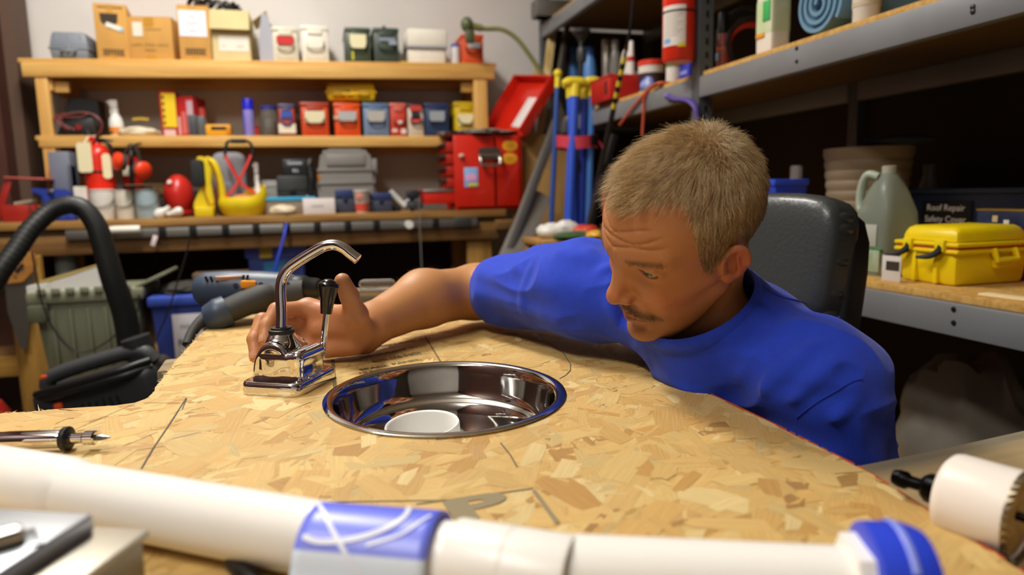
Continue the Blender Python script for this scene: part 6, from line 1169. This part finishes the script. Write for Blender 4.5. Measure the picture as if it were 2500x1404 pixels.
# rolled foam mat
P,d_=rp(1982,UZ,1.335); R0=82/F*d_; t=thing('rolled_mat','rolled blue grey foam mat lying on the rack with its spiral end outwards','mat',(1.335,P.y,UZ+R0*.98)); 
g=G(); n=150; th=.010; pts=[]
for i in range(n+1):
    a=i/n*2*PI*3.6; rr_=.016+(R0-.016-.002)*(i/n); pts.append((rr_,a))
vs=[];fs=[]
for rr_,a in pts:
    for (dr_,x_) in ((0,0),(-th,0),(-th,.5),(0,.5)): vs.append((x_,(rr_+dr_)*math.cos(a),(rr_+dr_)*math.sin(a)))
for i in range(n):
    for k in range(4): fs.append((i*4+k,(i+1)*4+k,(i+1)*4+(k+1)%4,i*4+(k+1)%4))
g.add(vs,fs); obj('foam_spiral',g,mat('foam_blue','6a90ac',.85,bump=.4,bs=60),t); t.rotation_euler=(0,0,.0); obj('core_tube',G().cyl((.06,0,0),(.48,0,0),.014),mat('bore'),t)
t,w,h=rit('white_bottle','white bottle standing at the right of the rolled mat, its top cut by the frame','bottle',2066,2128,-120,1.36,UZ); r=w/2; lath(t,[(r*.9,0),(r*.95,.005),(r*.95,h*.22),(r,h*.25),(r,h*.7),(r*.4,h*.85),(r*.4,h)],pl('d8cfc2',.45),'bottle_body'); lath(t,[(r*1.02,h*.25),(r*1.02,h*.31)],pl('c8b898',.45),'shoulder_band',32,cap=False)
t,w,h=rit('dark_roll','dark grey roll behind the white bottle on the rack','roll',2135,2210,-60,1.60,UZ); lath(t,[(w/2,0),(w/2,h)],pl('2e3a3e',.7),'roll_body')
# lower shelf
t,w,h=rit('small_jug','small white bottle with a pale cap behind the chair on the lower rack shelf','bottle',1922,1968,405,1.60,LZ); r=w/2; lath(t,[(r*.9,0),(r,.006),(r,h*.60),(r*.85,h*.72),(r*.5,h*.82),(r*.5,h*.84)],pl('9aa4c0',.35),'bottle_body'); lath(t,[(r*.62,h*.84),(r*.62,h*.98),(r*.55,h)],pl('b8b4b0',.4),'cap',20); lath(t,[(r*1.01,h*.45),(r*1.01,h*.58)],mat('label_5a88c0','5a88c0',.5),'label_band',32,cap=False)
t,w,h=rit('blue_tray','bright blue plastic tray behind the chair on the lower rack shelf','tray',1888,1940,440,1.46,LZ); obj('tray_body',G().box((0,0,h*.5),(w*1.2,.12,h),.006),pl('2238a8',.4),t); obj('rim',G().box((0,0,h*.97),(w*1.28,.13,h*.08),.003),pl('3050d0',.4),t)
t,w,h=rit('ribbed_planter','large ribbed beige plastic planter on the lower rack shelf','planter',2018,2218,362,1.66,LZ); r=w/2; PL=pl('8c7a62',.6)
pr=[(r*.68,0),(r*.70,.005)]
for k in range(10): u=k/10; rr_=r*(.70+.27*u**.8); pr+= [(rr_,h*(.02+.90*u)),(rr_+r*.018,h*(.04+.90*u)),(rr_+r*.018,h*(.07+.90*u)),(rr_,h*(.085+.90*u))]
pr+=[(r*1.0,h*.94),(r*1.0,h),(r*.94,h),(r*.93,h*.9),(r*.66,h*.04),(0,h*.04)]; lath(t,pr,PL,'planter_wall',48)
t,w,h=rit('water_jug','tall translucent green jug with loop handle and labels beside the chair','jug',2112,2232,405,1.43,LZ); r=w/2; JG=mat('jug_green','b0b8a8',.25,trans=.6,ior=1.2)
g=G(); prj=[(.97,0),(1,.01),(1,h*.48),(.96,h*.58),(.70,h*.78),(.30,h*.93),(.24,h*.94)]
for i in range(40):
    a=2*PI*i/40; e=5; k=(abs(math.cos(a))**e+abs(math.sin(a))**e)**(-1/e)
    for rr_,z_ in prj: kk=k if z_<h*.6 else 1+(k-1)*.5; g.v.append((rr_*r*kk*math.cos(a)*.92,rr_*r*kk*math.sin(a)*.92,z_))
m_=len(prj)
for i in range(40):
    for k in range(m_-1): j=(i+1)%40; g.f.append((i*m_+k,j*m_+k,j*m_+k+1,i*m_+k+1))
obj('jug_body',g,JG,t); lath(t,[(r*.27,h*.93),(r*.27,h*.995),(r*.22,h)],pl('a8a494',.5),'cap',24)
obj('handle',G().tube([(-r*.20,-.02,h*.90),(-r*.62,-.03,h*.92),(-r*.93,-.03,h*.80),(-r*.95,-.03,h*.62),(-r*.55,-.035,h*.585),(-r*.38,-.03,h*.62)],.011,12,6),pl('a8b2a0',.4),t)
obj('upper_label',G().box((-r*.18,-r*.935,h*.37),(r*1.35,.003,h*.20),.001),mat('label_b0b0a4','b0b0a4',.6),t); obj('green_stripe',G().box((-r*.05,-r*.936,h*.255),(r*1.75,.003,h*.02),.001),mat('label_4a8a50','4a8a50',.6),t); obj('lower_label',G().box((-r*.1,-r*.935,h*.14),(r*1.6,.003,h*.20),.001),mat('label_a8ae98','a8ae98',.6,col2='8aa078',vs=30),t)
for k in range(3): obj('text_line',G().box((-r*.18,-r*.938,h*(.41-.035*k)),(r*1.15,.001,.0025)),mat('print_grey'),t)
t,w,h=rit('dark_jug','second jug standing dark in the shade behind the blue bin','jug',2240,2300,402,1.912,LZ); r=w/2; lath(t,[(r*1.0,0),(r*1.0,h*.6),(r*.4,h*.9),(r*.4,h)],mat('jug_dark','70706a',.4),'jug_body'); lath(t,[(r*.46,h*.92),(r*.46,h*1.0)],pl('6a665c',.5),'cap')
t,w,h=rit('storage_bin','dark blue translucent bin with a black chalk label on the lower rack shelf','bin',2214,2500,458,1.80,LZ,rz=-PI/2); BB=pl('1e2a40',.4); w=.52; obj('bin_body',G().box((0,0,h*.47),(w,.11,h*.94),.012,taper=.96),BB,t); obj('bin_rim',G().box((0,0,h*.96),(w*1.03,.12,h*.07),.006),pl('2c3c58',.4),t)
L0=ax(2304,522,1.735); t.location.y=L0.y-.12; zl_=L0.z-LZ; lb=obj('chalk_label',G().box((-.12,-.057,zl_),(.165,.006,.075),.001),mat('label_black','0d0d0d',.6),t); CHK=mat('chalk','f0f0ea',.9); text('Roof Repair',.026,CHK,t,frontM(-.12,-.0608,zl_+.016)); text('Safety Cover',.026,CHK,t,frontM(-.12,-.0608,zl_-.017))
q=ax(2440,545,1.50); t=thing('ornament_box','red box with a dark blue starry band behind the yellow case','box',(1.665,1.245,LZ+.0006),-PI/2); hh=ax(2440,512,1.61).z-LZ; obj('box_body',G().box((0,0,hh*.36),(.26,.09,hh*.72),.003),mat('box_red','a03020',.5),t); obj('starry_band',G().box((0,0,hh*.86),(.262,.092,hh*.27),.003),mat('band_navy','1c2440',.5,col2='2a3a5a',vs=30),t); obj('gold_edge',G().box((0,0,hh*.985),(.266,.096,.006),.002),mat('gold','9a7a3a',.4,.6),t)
for k,(xx,zz,c) in enumerate(((-.05,.80,'e0d8c0'),(.01,.82,'d03a2a'),(-.08,.86,'c8b080'),(.06,.8,'e0d8c0'),(.04,.9,'d0482a'))): obj('star_print',G().box((xx,-.047,hh*zz),(.014,.001,.016)),mat('label_'+c,c,.6),t)
# yellow dry case at the shelf edge
YC=pl('f0d210',.38); c0=ax(2332,700,1.375); t=thing('dry_case','yellow waterproof case with black latches and an orange seal on the lower rack shelf','case',(1.375+.11,c0.y+.085,LZ+.0006)); LX,LY=.22,.165; hh=ax(2332,556,1.375).z-LZ
obj('case_lower',G().box((0,0,hh*.31),(LX,LY,hh*.62),.012,taper=.93),YC,t); obj('rim_lower',G().box((0,0,hh*.585),(LX*1.05,LY*1.09,hh*.07),.004),YC,t); obj('orange_seal',G().box((0,0,hh*.64),(LX*1.01,LY*1.02,hh*.06),.002),pl('c0501c',.5),t); obj('rim_upper',G().box((0,0,hh*.70),(LX*1.05,LY*1.09,hh*.07),.004),YC,t)
g=G().box((0,0,0),(LX*.98,LY*.98,hh*.28),.014); g.v=[(x*(1-.10*(z/(hh*.28)+.5)),y*(1-.14*(z/(hh*.28)+.5)),z+hh*.86) for x,y,z in g.v]; obj('case_lid',g,YC,t)
for yy in (-.045,.045): obj('latch',G().tube([(-LX*.525,yy+.0,hh*.70),(-LX*.54,yy,hh*.60),(-LX*.57,yy+.02,hh*.50),(-LX*.60,yy+.05,hh*.47)],[.010,.010,.008,.004],8,4,flat=.6),BLACK,t); obj('latch_lug',G().box((-LX*.52,yy,hh*.68),(.014,.026,hh*.2),.003),YC,t)
for yy in (-.03,.03): obj('rib',G().box((-LX*.485,yy,hh*.30),(.012,.012,hh*.55),.003),YC,t)
obj('hasp',G().tube([(-.01,-LY*.54,hh*.62),(-.01,-LY*.60,hh*.44),(.05,-LY*.60,hh*.44),(.05,-LY*.54,hh*.62)],.007,8,0),YC,t); obj('hasp_tab',G().box((.02,-LY*.53,hh*.36),(.05,.014,hh*.14),.004),YC,t)
q=ax(2184,664,1.335); t=thing('tag_card','small white printed card standing in front of the jug','card',(1.325,q.y,LZ+.0006),-PI/2+.1); obj('card',G().box((0,0,.033),(.052,.002,.062),.0005),mat('label_d8d0c8','d8d0c8',.6),t); obj('print',G().box((.004,-.0015,.040),(.036,.001,.022)),mat('print_brown'),t); obj('fold_foot',G().box((0,.012,.0015),(.05,.024,.002)),mat('label_d8d0c8'),t)
one('paint_stick','pale wooden paint stick lying on the lower rack shelf at the right','stick',G().box((0,0,.0035),(.034,.24,.006),.002),mat('stick_pale','e6cf9a',.7),(1.345,.985,LZ+.0006),.12)
t,w,h=rit('dark_basin','dark blue basin turned over on top of the planter','basin',2180,2300,318,1.66,LZ); zz=h; P=t.location.copy(); bpy.data.objects.remove(t)
one('dark_cloth','folded dark blue cloth lying over the planter rim','cloth',lump((0,0,0),(.10,.10,.03),.12,51),mat('cloth_navy','232a3c',.9),(P.x+.03,ax(2170,340,1.66).y,ax(2118,362,1.66).z+.002))
# translucent bag under the rack, standing on the low shelf
P=ax(2225,985,1.40); one('plastic_bag','crumpled translucent plastic bag bulging out under the lower rack shelf','bag',lump((0,0,0),(.11,.19,.42),.28,61,4,4),mat('bag_clear','767066',.35,bump=.5,bs=14),(1.58,P.y,.161))
# small grey things at the far top of the rack
t=thing('roof_bracket','grey metal bracket sticking out above the far end of the rack','bracket',(1.24,3.80,1.996)); a=ay(1302,0,3.8); b_=ay(1405,0,3.8); obj('channel',G().box(((a.x+b_.x)/2-1.24,0,.045),(b_.x-a.x,.10,.09),.004),met('8a8884',.5),t); obj('plate',G().box(((a.x+b_.x)/2-1.24+.005,-.01,.002),(b_.x-a.x-.02,.12,.004)),met('a8a49c',.5),t)
# ---------------------------------------------------------------- corner beyond the chest: poles and boards
PB_=thing('pole_bundle','x','x',(0,0,0)); bpy.data.objects.remove(PB_)
BLUE=pl('2f55c8',.4); YT=pl('e8cf30',.45)
def pole(label,x,y0,Y,Xb,r,col,top=True,hw=.05,name='marker_pole'):
    a=ay(x,y0,Y); b_=ay(Xb,560,Y-.05); e_=(b_-a).normalized(); bot=a+e_*((a.z-.02)/-e_.z)
    t=thing(name,label,'pole',(bot.x,bot.y,0),0,'blue poles with yellow handles in the corner'); m=pl(col,.4)
    obj('pole_tube',G().cyl(a+e_*.05,bot,r,n=18),m,t,W=True); obj('socket',G().cyl(a+e_*.0,a+e_*.060,r*1.12,n=18),YT,t,W=True); obj('tip',G().cyl(bot-e_*.02,bot+e_*.018,r*.8,r*.5,14),BLACK,t,W=True)
    if hw: obj('cross_handle',G().tube([a+Vector((-hw,0,.0)),a+Vector((-hw*.5,0,.010)),a+Vector((hw*.5,0,.010)),a+Vector((hw,0,0))],[.016,.024,.024,.016],14,4),YT,t,W=True)
    else: obj('knob_handle',G().ball(a+Vector((0,0,.01)),.022,16),YT,t,W=True)
pole('blue pole with the widest yellow handle, frontmost of the bundle',1404,206,3.15,1388,.024,'2f55c8',hw=.062); pole('blue pole with a narrow yellow handle at the right of the bundle',1446,205,3.16,1436,.017,'3a6cb0',hw=.038)
pole('blue pole half hidden behind the frontmost pole of the bundle',1392,210,3.22,1404,.019,'3560d4',hw=.035); pole('thin dark blue pole standing alone behind the raised red lid',1362,185,3.30,1345,.013,'2a4c94',hw=0); pole('slim blue pole between the frontmost pole and the right hand one',1428,212,3.21,1420,.018,'2848b8',hw=.03)
a,b_=ay(1380,334,3.10),ay(1468,338,3.10); t=thing('pink_strap','pink red ratchet strap tied round the blue pole bundle','strap',((a.x+b_.x)/2,3.15,a.z-.02)); w=b_.x-a.x
g=G().grid(lambda u,v:(math.cos(2*PI*u)*w*.56,math.sin(2*PI*u)*.085+.035,(v-.5)*.058+.006*math.sin(5*u*PI)),32,1,.004); obj('strap_loop',g,mat('strap_pink','c83a4c',.6),t); obj('strap_tail',G().tube([(w*.45,-.045,0),(w*.58,-.05,-.06),(w*.55,-.05,-.20),(w*.60,-.04,-.36)],.013,8,5,flat=.4),mat('strap_pink'),t); obj('buckle',G().box((w*.28,-.056,.004),(.03,.014,.05),.003),met('3a3a3c',.4),t)
a=ay(1420,85,3.34); t=thing('plunger_pole','black plunger pole with a broad cap leaning in the corner','pole',(a.x,3.34,0)); b_=ay(1408,560,3.34); e_=(b_-a).normalized(); bot=a+e_*((a.z-.01)/-e_.z); obj('rod',G().cyl(a,bot,.013,n=14),pl('1c1c1e',.45),t,W=True); obj('cap',G().lathe([(.0,.03),(.040,.026),(.048,.010),(.030,-.006),(.018,-.03)],a,24),pl('26282a',.4),t,W=True); obj('collar',G().lathe([(.018,-.06),(.024,-.075),(.024,-.12),(.018,-.135)],a,20),pl('3a3c3e',.4),t,W=True)
# black rod with black and yellow stripes in front of the rack
P=[ax(1552,-60,1.16),ax(1540,60,1.16),ax(1525,140,1.16),ax(1510,210,1.16),ax(1498,265,1.16)]; e_=(P[-1]-P[-2]).normalized(); bot=P[-1]+e_*((P[-1].z-.005)/-e_.z*.999)
t=thing('striped_rod','tall black rod with a black and yellow striped grip leaning on the rack','rod',(bot.x,bot.y,0)); obj('rod',G().tube([P[0],P[1],P[2]],.006,8,4),BLACK,t,W=True); obj('lower_rod',G().cyl(P[4],bot,.011,n=12),pl('1e1c1a',.5),t,W=True)
n=9
for k in range(n): obj('stripe',G().cyl(P[2].lerp(P[4],k/n),P[2].lerp(P[4],(k+1)/n),.010,n=12),BLACK if k%2 else pl('d6bc2c',.5),t,W=True)
# boards leaning in the corner
def plank(name,label,p0,p1,w,th,m,cat='board'):
    a,b_=p0,p1; t=thing(name,label,cat,(b_.x,b_.y,0)); e_=(b_-a).normalized(); b_=a+e_*((a.z-.012)/-e_.z); x_=Vector((1,0,0)); x_=(x_-e_*x_.dot(e_)).normalized(); y_=e_.cross(x_)
    Mx=Matrix((x_,y_,e_)).transposed().to_4x4(); Mx.translation=(a+b_)/2; obj('board',G().box((0,0,0),(w,th,(b_-a).length),.003,M=Mx),m,t,W=True); return t
plank('wood_strip','pale wooden strip leaning against the wall beyond the raised lid',ay(1352,45,3.88),ay(1318,330,3.72),.045,.02,wood('pale','dcc690','b99a5c','z'))
plank('metal_tube','grey metal tube leaning in the corner behind the blue poles',ay(1385,65,3.80),ay(1340,330,3.66),.028,.028,met('a4a29c',.4),'tube')
plank('metal_channel','dull grey channel leaning low between the chest and the blue poles',ay(1370,270,3.45),ay(1245,600,3.30),.05,.02,met('8e8c86',.5),'channel')
plank('cardboard_sheet','brown cardboard sheet leaning behind the red tool chest',ay(1338,330,3.62),ay(1320,520,3.56),.30,.012,mat('card_b08a50','b08a50',.85,var=.06,vs=6)); plank('grey_board','grey painted board leaning in front of the cardboard at the bench end',ay(1318,470,3.40),ay(1262,600,3.30),.13,.016,mat('board_grey','7c746a',.7,var=.06)) 
plank('black_shaft','black tool shaft leaning against the rack front',ax(1500,330,1.235),ax(1462,470,1.15),.03,.03,pl('18181a',.4),'tool'); plank('wood_strip','short wooden strip standing on the wall side of the leaning tube',ay(1310,165,4.05),ay(1300,320,3.98),.03,.015,wood('pale','dcc690','b99a5c','z'))
# low table with clutter between chest and man
tb=thing('side_table','small wooden side table carrying bags and papers in the corner','table',(1.04,2.72,0)); q=ay(1400,585,2.6); ZT=q.z; obj('table_top',G().box((0,0,ZT-.012),(.40,.30,.024),.003),wood('benchtop','8a6030','b48a4c','x'),tb)
for sx in (-1,1):
    for sy in (-1,1): obj('leg',G().box((.17*sx,.12*sy,(ZT-.024)/2),(.04,.04,ZT-.024),.002),wood('legs','b5883c','8d672c','z'),tb)
for px,py,r_,c,lab,nm,sd in ((1365,568,(.07,.05,.06),'dcdad2','crumpled white plastic bag on the small side table','bag',1),(1400,560,(.05,.04,.07),'d8d4d0','white rolled paper packet, topmost of the clutter on the side table','packet',2),(1440,566,(.06,.05,.05),'c8402c','red snack packet on the side table beside the man','packet',3),(1412,580,(.11,.06,.03),'3c5a34','dark green bag lying across the front of the side table','bag',4),(1455,578,(.05,.05,.035),'d8a030','orange yellow packet on the side table by the sleeve','packet',5)):
    q=ay(px,py,2.66-.02*sd); one(nm,lab,nm,lump((0,0,0),r_,.22,70+sd,3,4),mat('bagc_'+c,c,.4,var=.1,vs=14),(q.x,2.78-.045*sd,ZT+.0006))
# ---------------------------------------------------------------- under the bench and floor, left
def bin_(label,x0,x1,yt,Y,zb,L,col,lid,name='storage_tote'):
    a,b_=ay(x0,yt+30,Y),ay(x1,yt+30,Y); zt=ay((x0+x1)/2,yt,Y).z; w=b_.x-a.x; h=zt-zb; t=thing(name,label,'tote',((a.x+b_.x)/2,Y+L/2,zb+.0006)); m=pl(col,.5)
    obj('tote_body',G().box((0,0,h*.45),(w*.92,L*.92,h*.90),.012,taper=.86),m,t); obj('rim',G().box((0,0,h*.93),(w,L,h*.12),.008),pl(lid,.5),t); return t,w,h
SH_=.349+.0008
low=thing('low_rack','low dark plank stand holding the totes in front of the bench','stand',(-.56,3.1,0))
obj('plank',G().box((0,.0,.30),(1.04,.40,.03),.003),wood('legsx','b5883c','8d672c','x'),low); obj('front_rail',G().box((0,-.195,.265),(1.04,.03,.07),.003),wood('legsx','b5883c','8d672c','x'),low)
for xx in (-.47,.47):
    for yy in (-.17,.17): obj('leg',G().box((xx,yy,.142),(.06,.05,.284),.003),wood('legs','b5883c','8d672c','z'),low)
LS=.3155
t,w,h=bin_('large olive green tote with an open notched lid beside the vacuum hose',62,352,708,2.98,LS,.30,'6e715c','7d8069')
obj('handle_block',G().box((-w*.40,-.165,h*.78),(.06,.03,h*.18),.006),pl('5c5f4c',.5),t)
for k in range(5): obj('rib',G().box((-w*.3+k*w*.15,-.138,h*.45),(.014,.012,h*.7),.003),pl('686b56',.5),t)
for k in range(7): obj('lid_tooth',G().box((-w*.36+k*w*.12,-.155,h*1.0),(.03,.012,.024),.003),pl('7d8069',.5),t)
obj('lid_flap',G().box((0,0,0),(w*.30,.26,.014),.005,M=Matrix.Translation((w*.56,0,h*1.06))@Matrix.Rotation(-.42,4,'Y')),pl('7d8069',.5),t); zt_=t.location.z+h; xt=t.location.x
t2=thing('white_board','white foam board with a brown edge, leaning in the olive green tote','board',(xt-.03,3.13,zt_-.02)); a_,b2,c_,d_=[ay(*p,3.05)-t2.location for p in ((70,700),(100,700),(265,690),(250,648))]
obj('board_face',G().prism([(p.x,p.z) for p in (ay(*q,3.06)-t2.location for q in ((74,730),(264,730),(243,650),(180,672),(120,690),(71,697)))],.03,Matrix.Translation((0,-.07,.0))@Matrix.Rotation(PI/2,4,'X'),.002),mat('board_white','d6d4d0',.7),t2); obj('brown_edge',G().prism([(p.x,p.z) for p in (ay(*q,3.09)-t2.location for q in ((75,696),(120,689),(180,671),(243,649),(235,646),(110,682)))],.03,Matrix.Translation((0,-.03,.0))@Matrix.Rotation(PI/2,4,'X'),.002),mat('kraft'),t2)
t,w,h=bin_('blue tote with a handwritten white sheet beside the olive green one',359,502,722,2.96,LS,.28,'2c3f8c','3a52b4'); obj('paper_sheet',G().box((w*.16,-.134,h*.46),(w*.52,.003,h*.62),.001,M=Matrix.Rotation(.0,4,'Y')),mat('label_c8c4c8','c8c4c8',.7),t); text('mic',.035,mat('pencil'),t,frontM(w*.14,-.1365,h*.62)); text('Rope',.04,mat('pencil'),t,frontM(w*.16,-.1365,h*.42))
obj('contents',lump((0,0,h*.96),(w*.42,.11,.05),.25,9,3,6),mat('dark_stuff','33302c',.8),t)
t,w,h=bin_('blue lidded bin with a yellow latch and pale blue label under the bench',597,750,600,3.58,.3495,.26,'3c50a0','6474e0','storage_bin'); obj('yellow_latch',G().box((-w*.16,-.134,h*.93),(w*.2,.014,h*.13),.004),pl('d8c050',.5),t); obj('side_label',G().box((w*.0,-.126,h*.72),(w*.42,.003,h*.20),.001),mat('label_3a88c0','3a88c0',.6),t); obj('side_label',G().box((w*.22,-.126,h*.78),(w*.15,.003,h*.07),.001),mat('label_b8b8b0','b8b8b0',.6),t)
for px0,px1,py,Y,lab in ((388,470,690,3.2,'short sawn timber offcut, upper of the two behind the drill'),(372,480,712,3.15,'reddish timber offcut lying under the sawn one behind the drill')):
    a,b_=ay(px0,py,3.12),ay(px1+60,py,3.12); one('timber_offcut',lab,'timber',G().box((0,0,0),(b_.x-a.x,.09,.045),.003),wood('red' if py>700 else 'grey','8a5a34' if py>700 else '6a5a44','5c3c24','x'),((a.x+b_.x)/2+.12,3.22,.69 if py<700 else .644))
a=ay(540,730,3.22); one('offcut_stand','dark box carrying the two timber offcuts behind the drill','box',G().box((0,0,.15),(.30,.16,.30),.004),pl('1a1814',.7),(-.36,3.22,.3212)) 
# shop vacuum with hose
V=Vector((-.64,2.28,-.015)); t=thing('shop_vacuum','black shop vacuum with orange buttons and a thick arching hose','vacuum',V); VB=pl('2b2d2f',.42); VG=pl('3c3e40',.5)
obj('drum',G().lathe([(.17,.065),(.19,.075),(.205,.30),(.205,.36),(.195,.375)],(0,0,0),36),VG,t); obj('motor_head',G().ball((0,.03,.41),(.19,.14,.10),32),VB,t)
HM_=Matrix.Translation((-.02,-.05,.485))@Matrix.Rotation(-.24,4,'Y')@Matrix.Rotation(-.20,4,'Z')
obj('upper_body',G().box((.02,0,-.02),(.36,.17,.15),.035,M=HM_,seg=4),VB,t); obj('top_handle',G().tube([HM_@Vector(p) for p in ((-.13,-.02,.055),(-.10,-.02,.085),(.05,-.02,.095),(.16,-.02,.090),(.19,-.02,.05))],.022,12,5),VG,t); obj('hose_port',G().cyl(HM_@Vector((.15,0,.05)),HM_@Vector((.15,0,.13)),.040),VB,t)
for p,s in (((-.115,-.03,.090),(.026,.02,.014)),((-.075,-.088,.006),(.024,.014,.020))): obj('orange_button',G().box(p,s,.005,M=HM_),pl('e2541e',.4),t)
obj('brand_plate',G().box((-.115,-.086,-.020),(.060,.010,.022),.003,M=HM_),pl('d8502a',.4),t); obj('brand_plate',G().box((-.118,-.0920,-.017),(.050,.002,.008),.0005,M=HM_),mat('label_e4e0dc','e4e0dc',.5),t)
for k in range(7): obj('vent_slot',G().box((-.035+k*.020,-.0855,-.030),(.008,.006,.05),.002,M=HM_@Matrix.Rotation(.0,4,'Y')),mat('bore'),t)
obj('cord_wrap',G().tube([HM_@Vector(p) for p in ((-.14,-.06,.050),(-.05,-.092,.058),(.12,-.092,.062),(.19,-.05,.06))],.012,10,5),BLACK,t); obj('cord_wrap',G().tube([HM_@Vector(p) for p in ((-.145,-.06,.034),(-.05,-.094,.040),(.12,-.094,.044),(.19,-.05,.04))],.012,10,5),BLACK,t)
for k in range(4): a=PI/4+k*PI/2; obj('caster',G().cyl((.15*math.cos(a)-.015,.15*math.sin(a),.043),(.15*math.cos(a)+.015,.15*math.sin(a),.043),.026),VB,t)
hp=[ad(322,872,2.30),ad(305,770,2.26),ad(275,680,2.22),ad(252,600,2.20),ad(235,550,2.19),ad(205,510,2.18),ad(170,500,2.17),ad(125,515,2.15),ad(75,560,2.10),ad(40,610,2.06),ad(0,665,2.02),ad(-60,770,1.98),ad(-120,900,1.95)]
obj('hose',G().tube(hp,lambda u:.0385-.010*min(1,u*2.2),20,7),pl('1c1d1c',.5),t,W=True)
g=G(); P=smooth_path(hp[5:],9)
for i,p in enumerate(P[:-1:2]): g.tube([p,p+(P[min(2*i+1,len(P)-1)]-p).normalized()*.006],.0298,14,0)
obj('hose_ribs',g,pl('1c1d1c',.5),t,W=True,kind='stuff')
# hand saw on the bench leg
sw=thing('hand_saw','hand saw with a wooden handle hanging on the bench leg','saw',ay(50,650,3.40)); S=lambda px,py,dy=0:ay(px,py,3.40+dy)-sw.location
pts=[(82,614),(92,640),(84,664),(60,690),(22,694),(8,682),(28,660),(40,640),(50,618)]; pp=[S(*p) for p in pts]
obj('saw_handle',G().prism([(p.x,p.z) for p in pp],.022,Matrix.Translation((0,.011,0))@Matrix.Rotation(PI/2,4,'X'),.005),wood('sawh','b8803a','9a642a','x'),sw); pp=[S(*p) for p in ((56,690),(12,694),(18,760),(50,850),(66,852),(84,668))]
obj('saw_blade',G().prism([(p.x,p.z) for p in pp],.0016,Matrix.Translation((0,.0008,0))@Matrix.Rotation(PI/2,4,'X')),met('7a7870',.5),sw); obj('grip_hole',G().prism([(S(*p).x,S(*p).z) for p in ((58,640),(62,652),(46,668),(38,662))],.001,Matrix.Translation((0,-.0113,0))@Matrix.Rotation(PI/2,4,'X')),mat('bore'),sw)
for p in ((58,657),(41,675),(18,686)): q=S(*p); obj('saw_bolt',G().cyl((q.x,-.0125,q.z),(q.x,-.010,q.z),.006,n=12),met('d8d4c8',.3),sw)
one('grey_pipe','grey plastic pipe standing upright under the bench','pipe',G().cyl((0,0,0),(0,0,.44),.045,n=24),pl('6a706a',.5),(ay(160,630,3.60).x,3.60,.3495))
one('red_canister','dark red canister on the floor beyond the bench leg','canister',G().lathe([(.07,0),(.075,.01),(.075,.22),(.05,.27),(.02,.28),(.0,.28)],(0,0,0),28),pl('9a2018',.4),(ay(0,960,3.0).x-.05,3.0,ay(0,1005,3.0).z if False else .0005))
# dangling cords in front of the bench
for px,pts,lab in ((85,[(78,615),(92,690),(110,760),(150,830),(200,860),(260,835),(330,770),(340,720)],'thin black cord looping down in front of the olive green tote'),(445,[(468,560),(455,620),(430,700),(410,760),(380,830),(350,880)],'thin black cord running from the power strip down past the blue tote')):
    one('extension_cord',lab,'cord',G().tube([ay(*p,2.93 if p[1]>640 else 3.0+(640-p[1])/640*3.2 if False else 2.93) for p in pts],.0035,6,5),pl('1e1e1c',.5),(0,0,0))
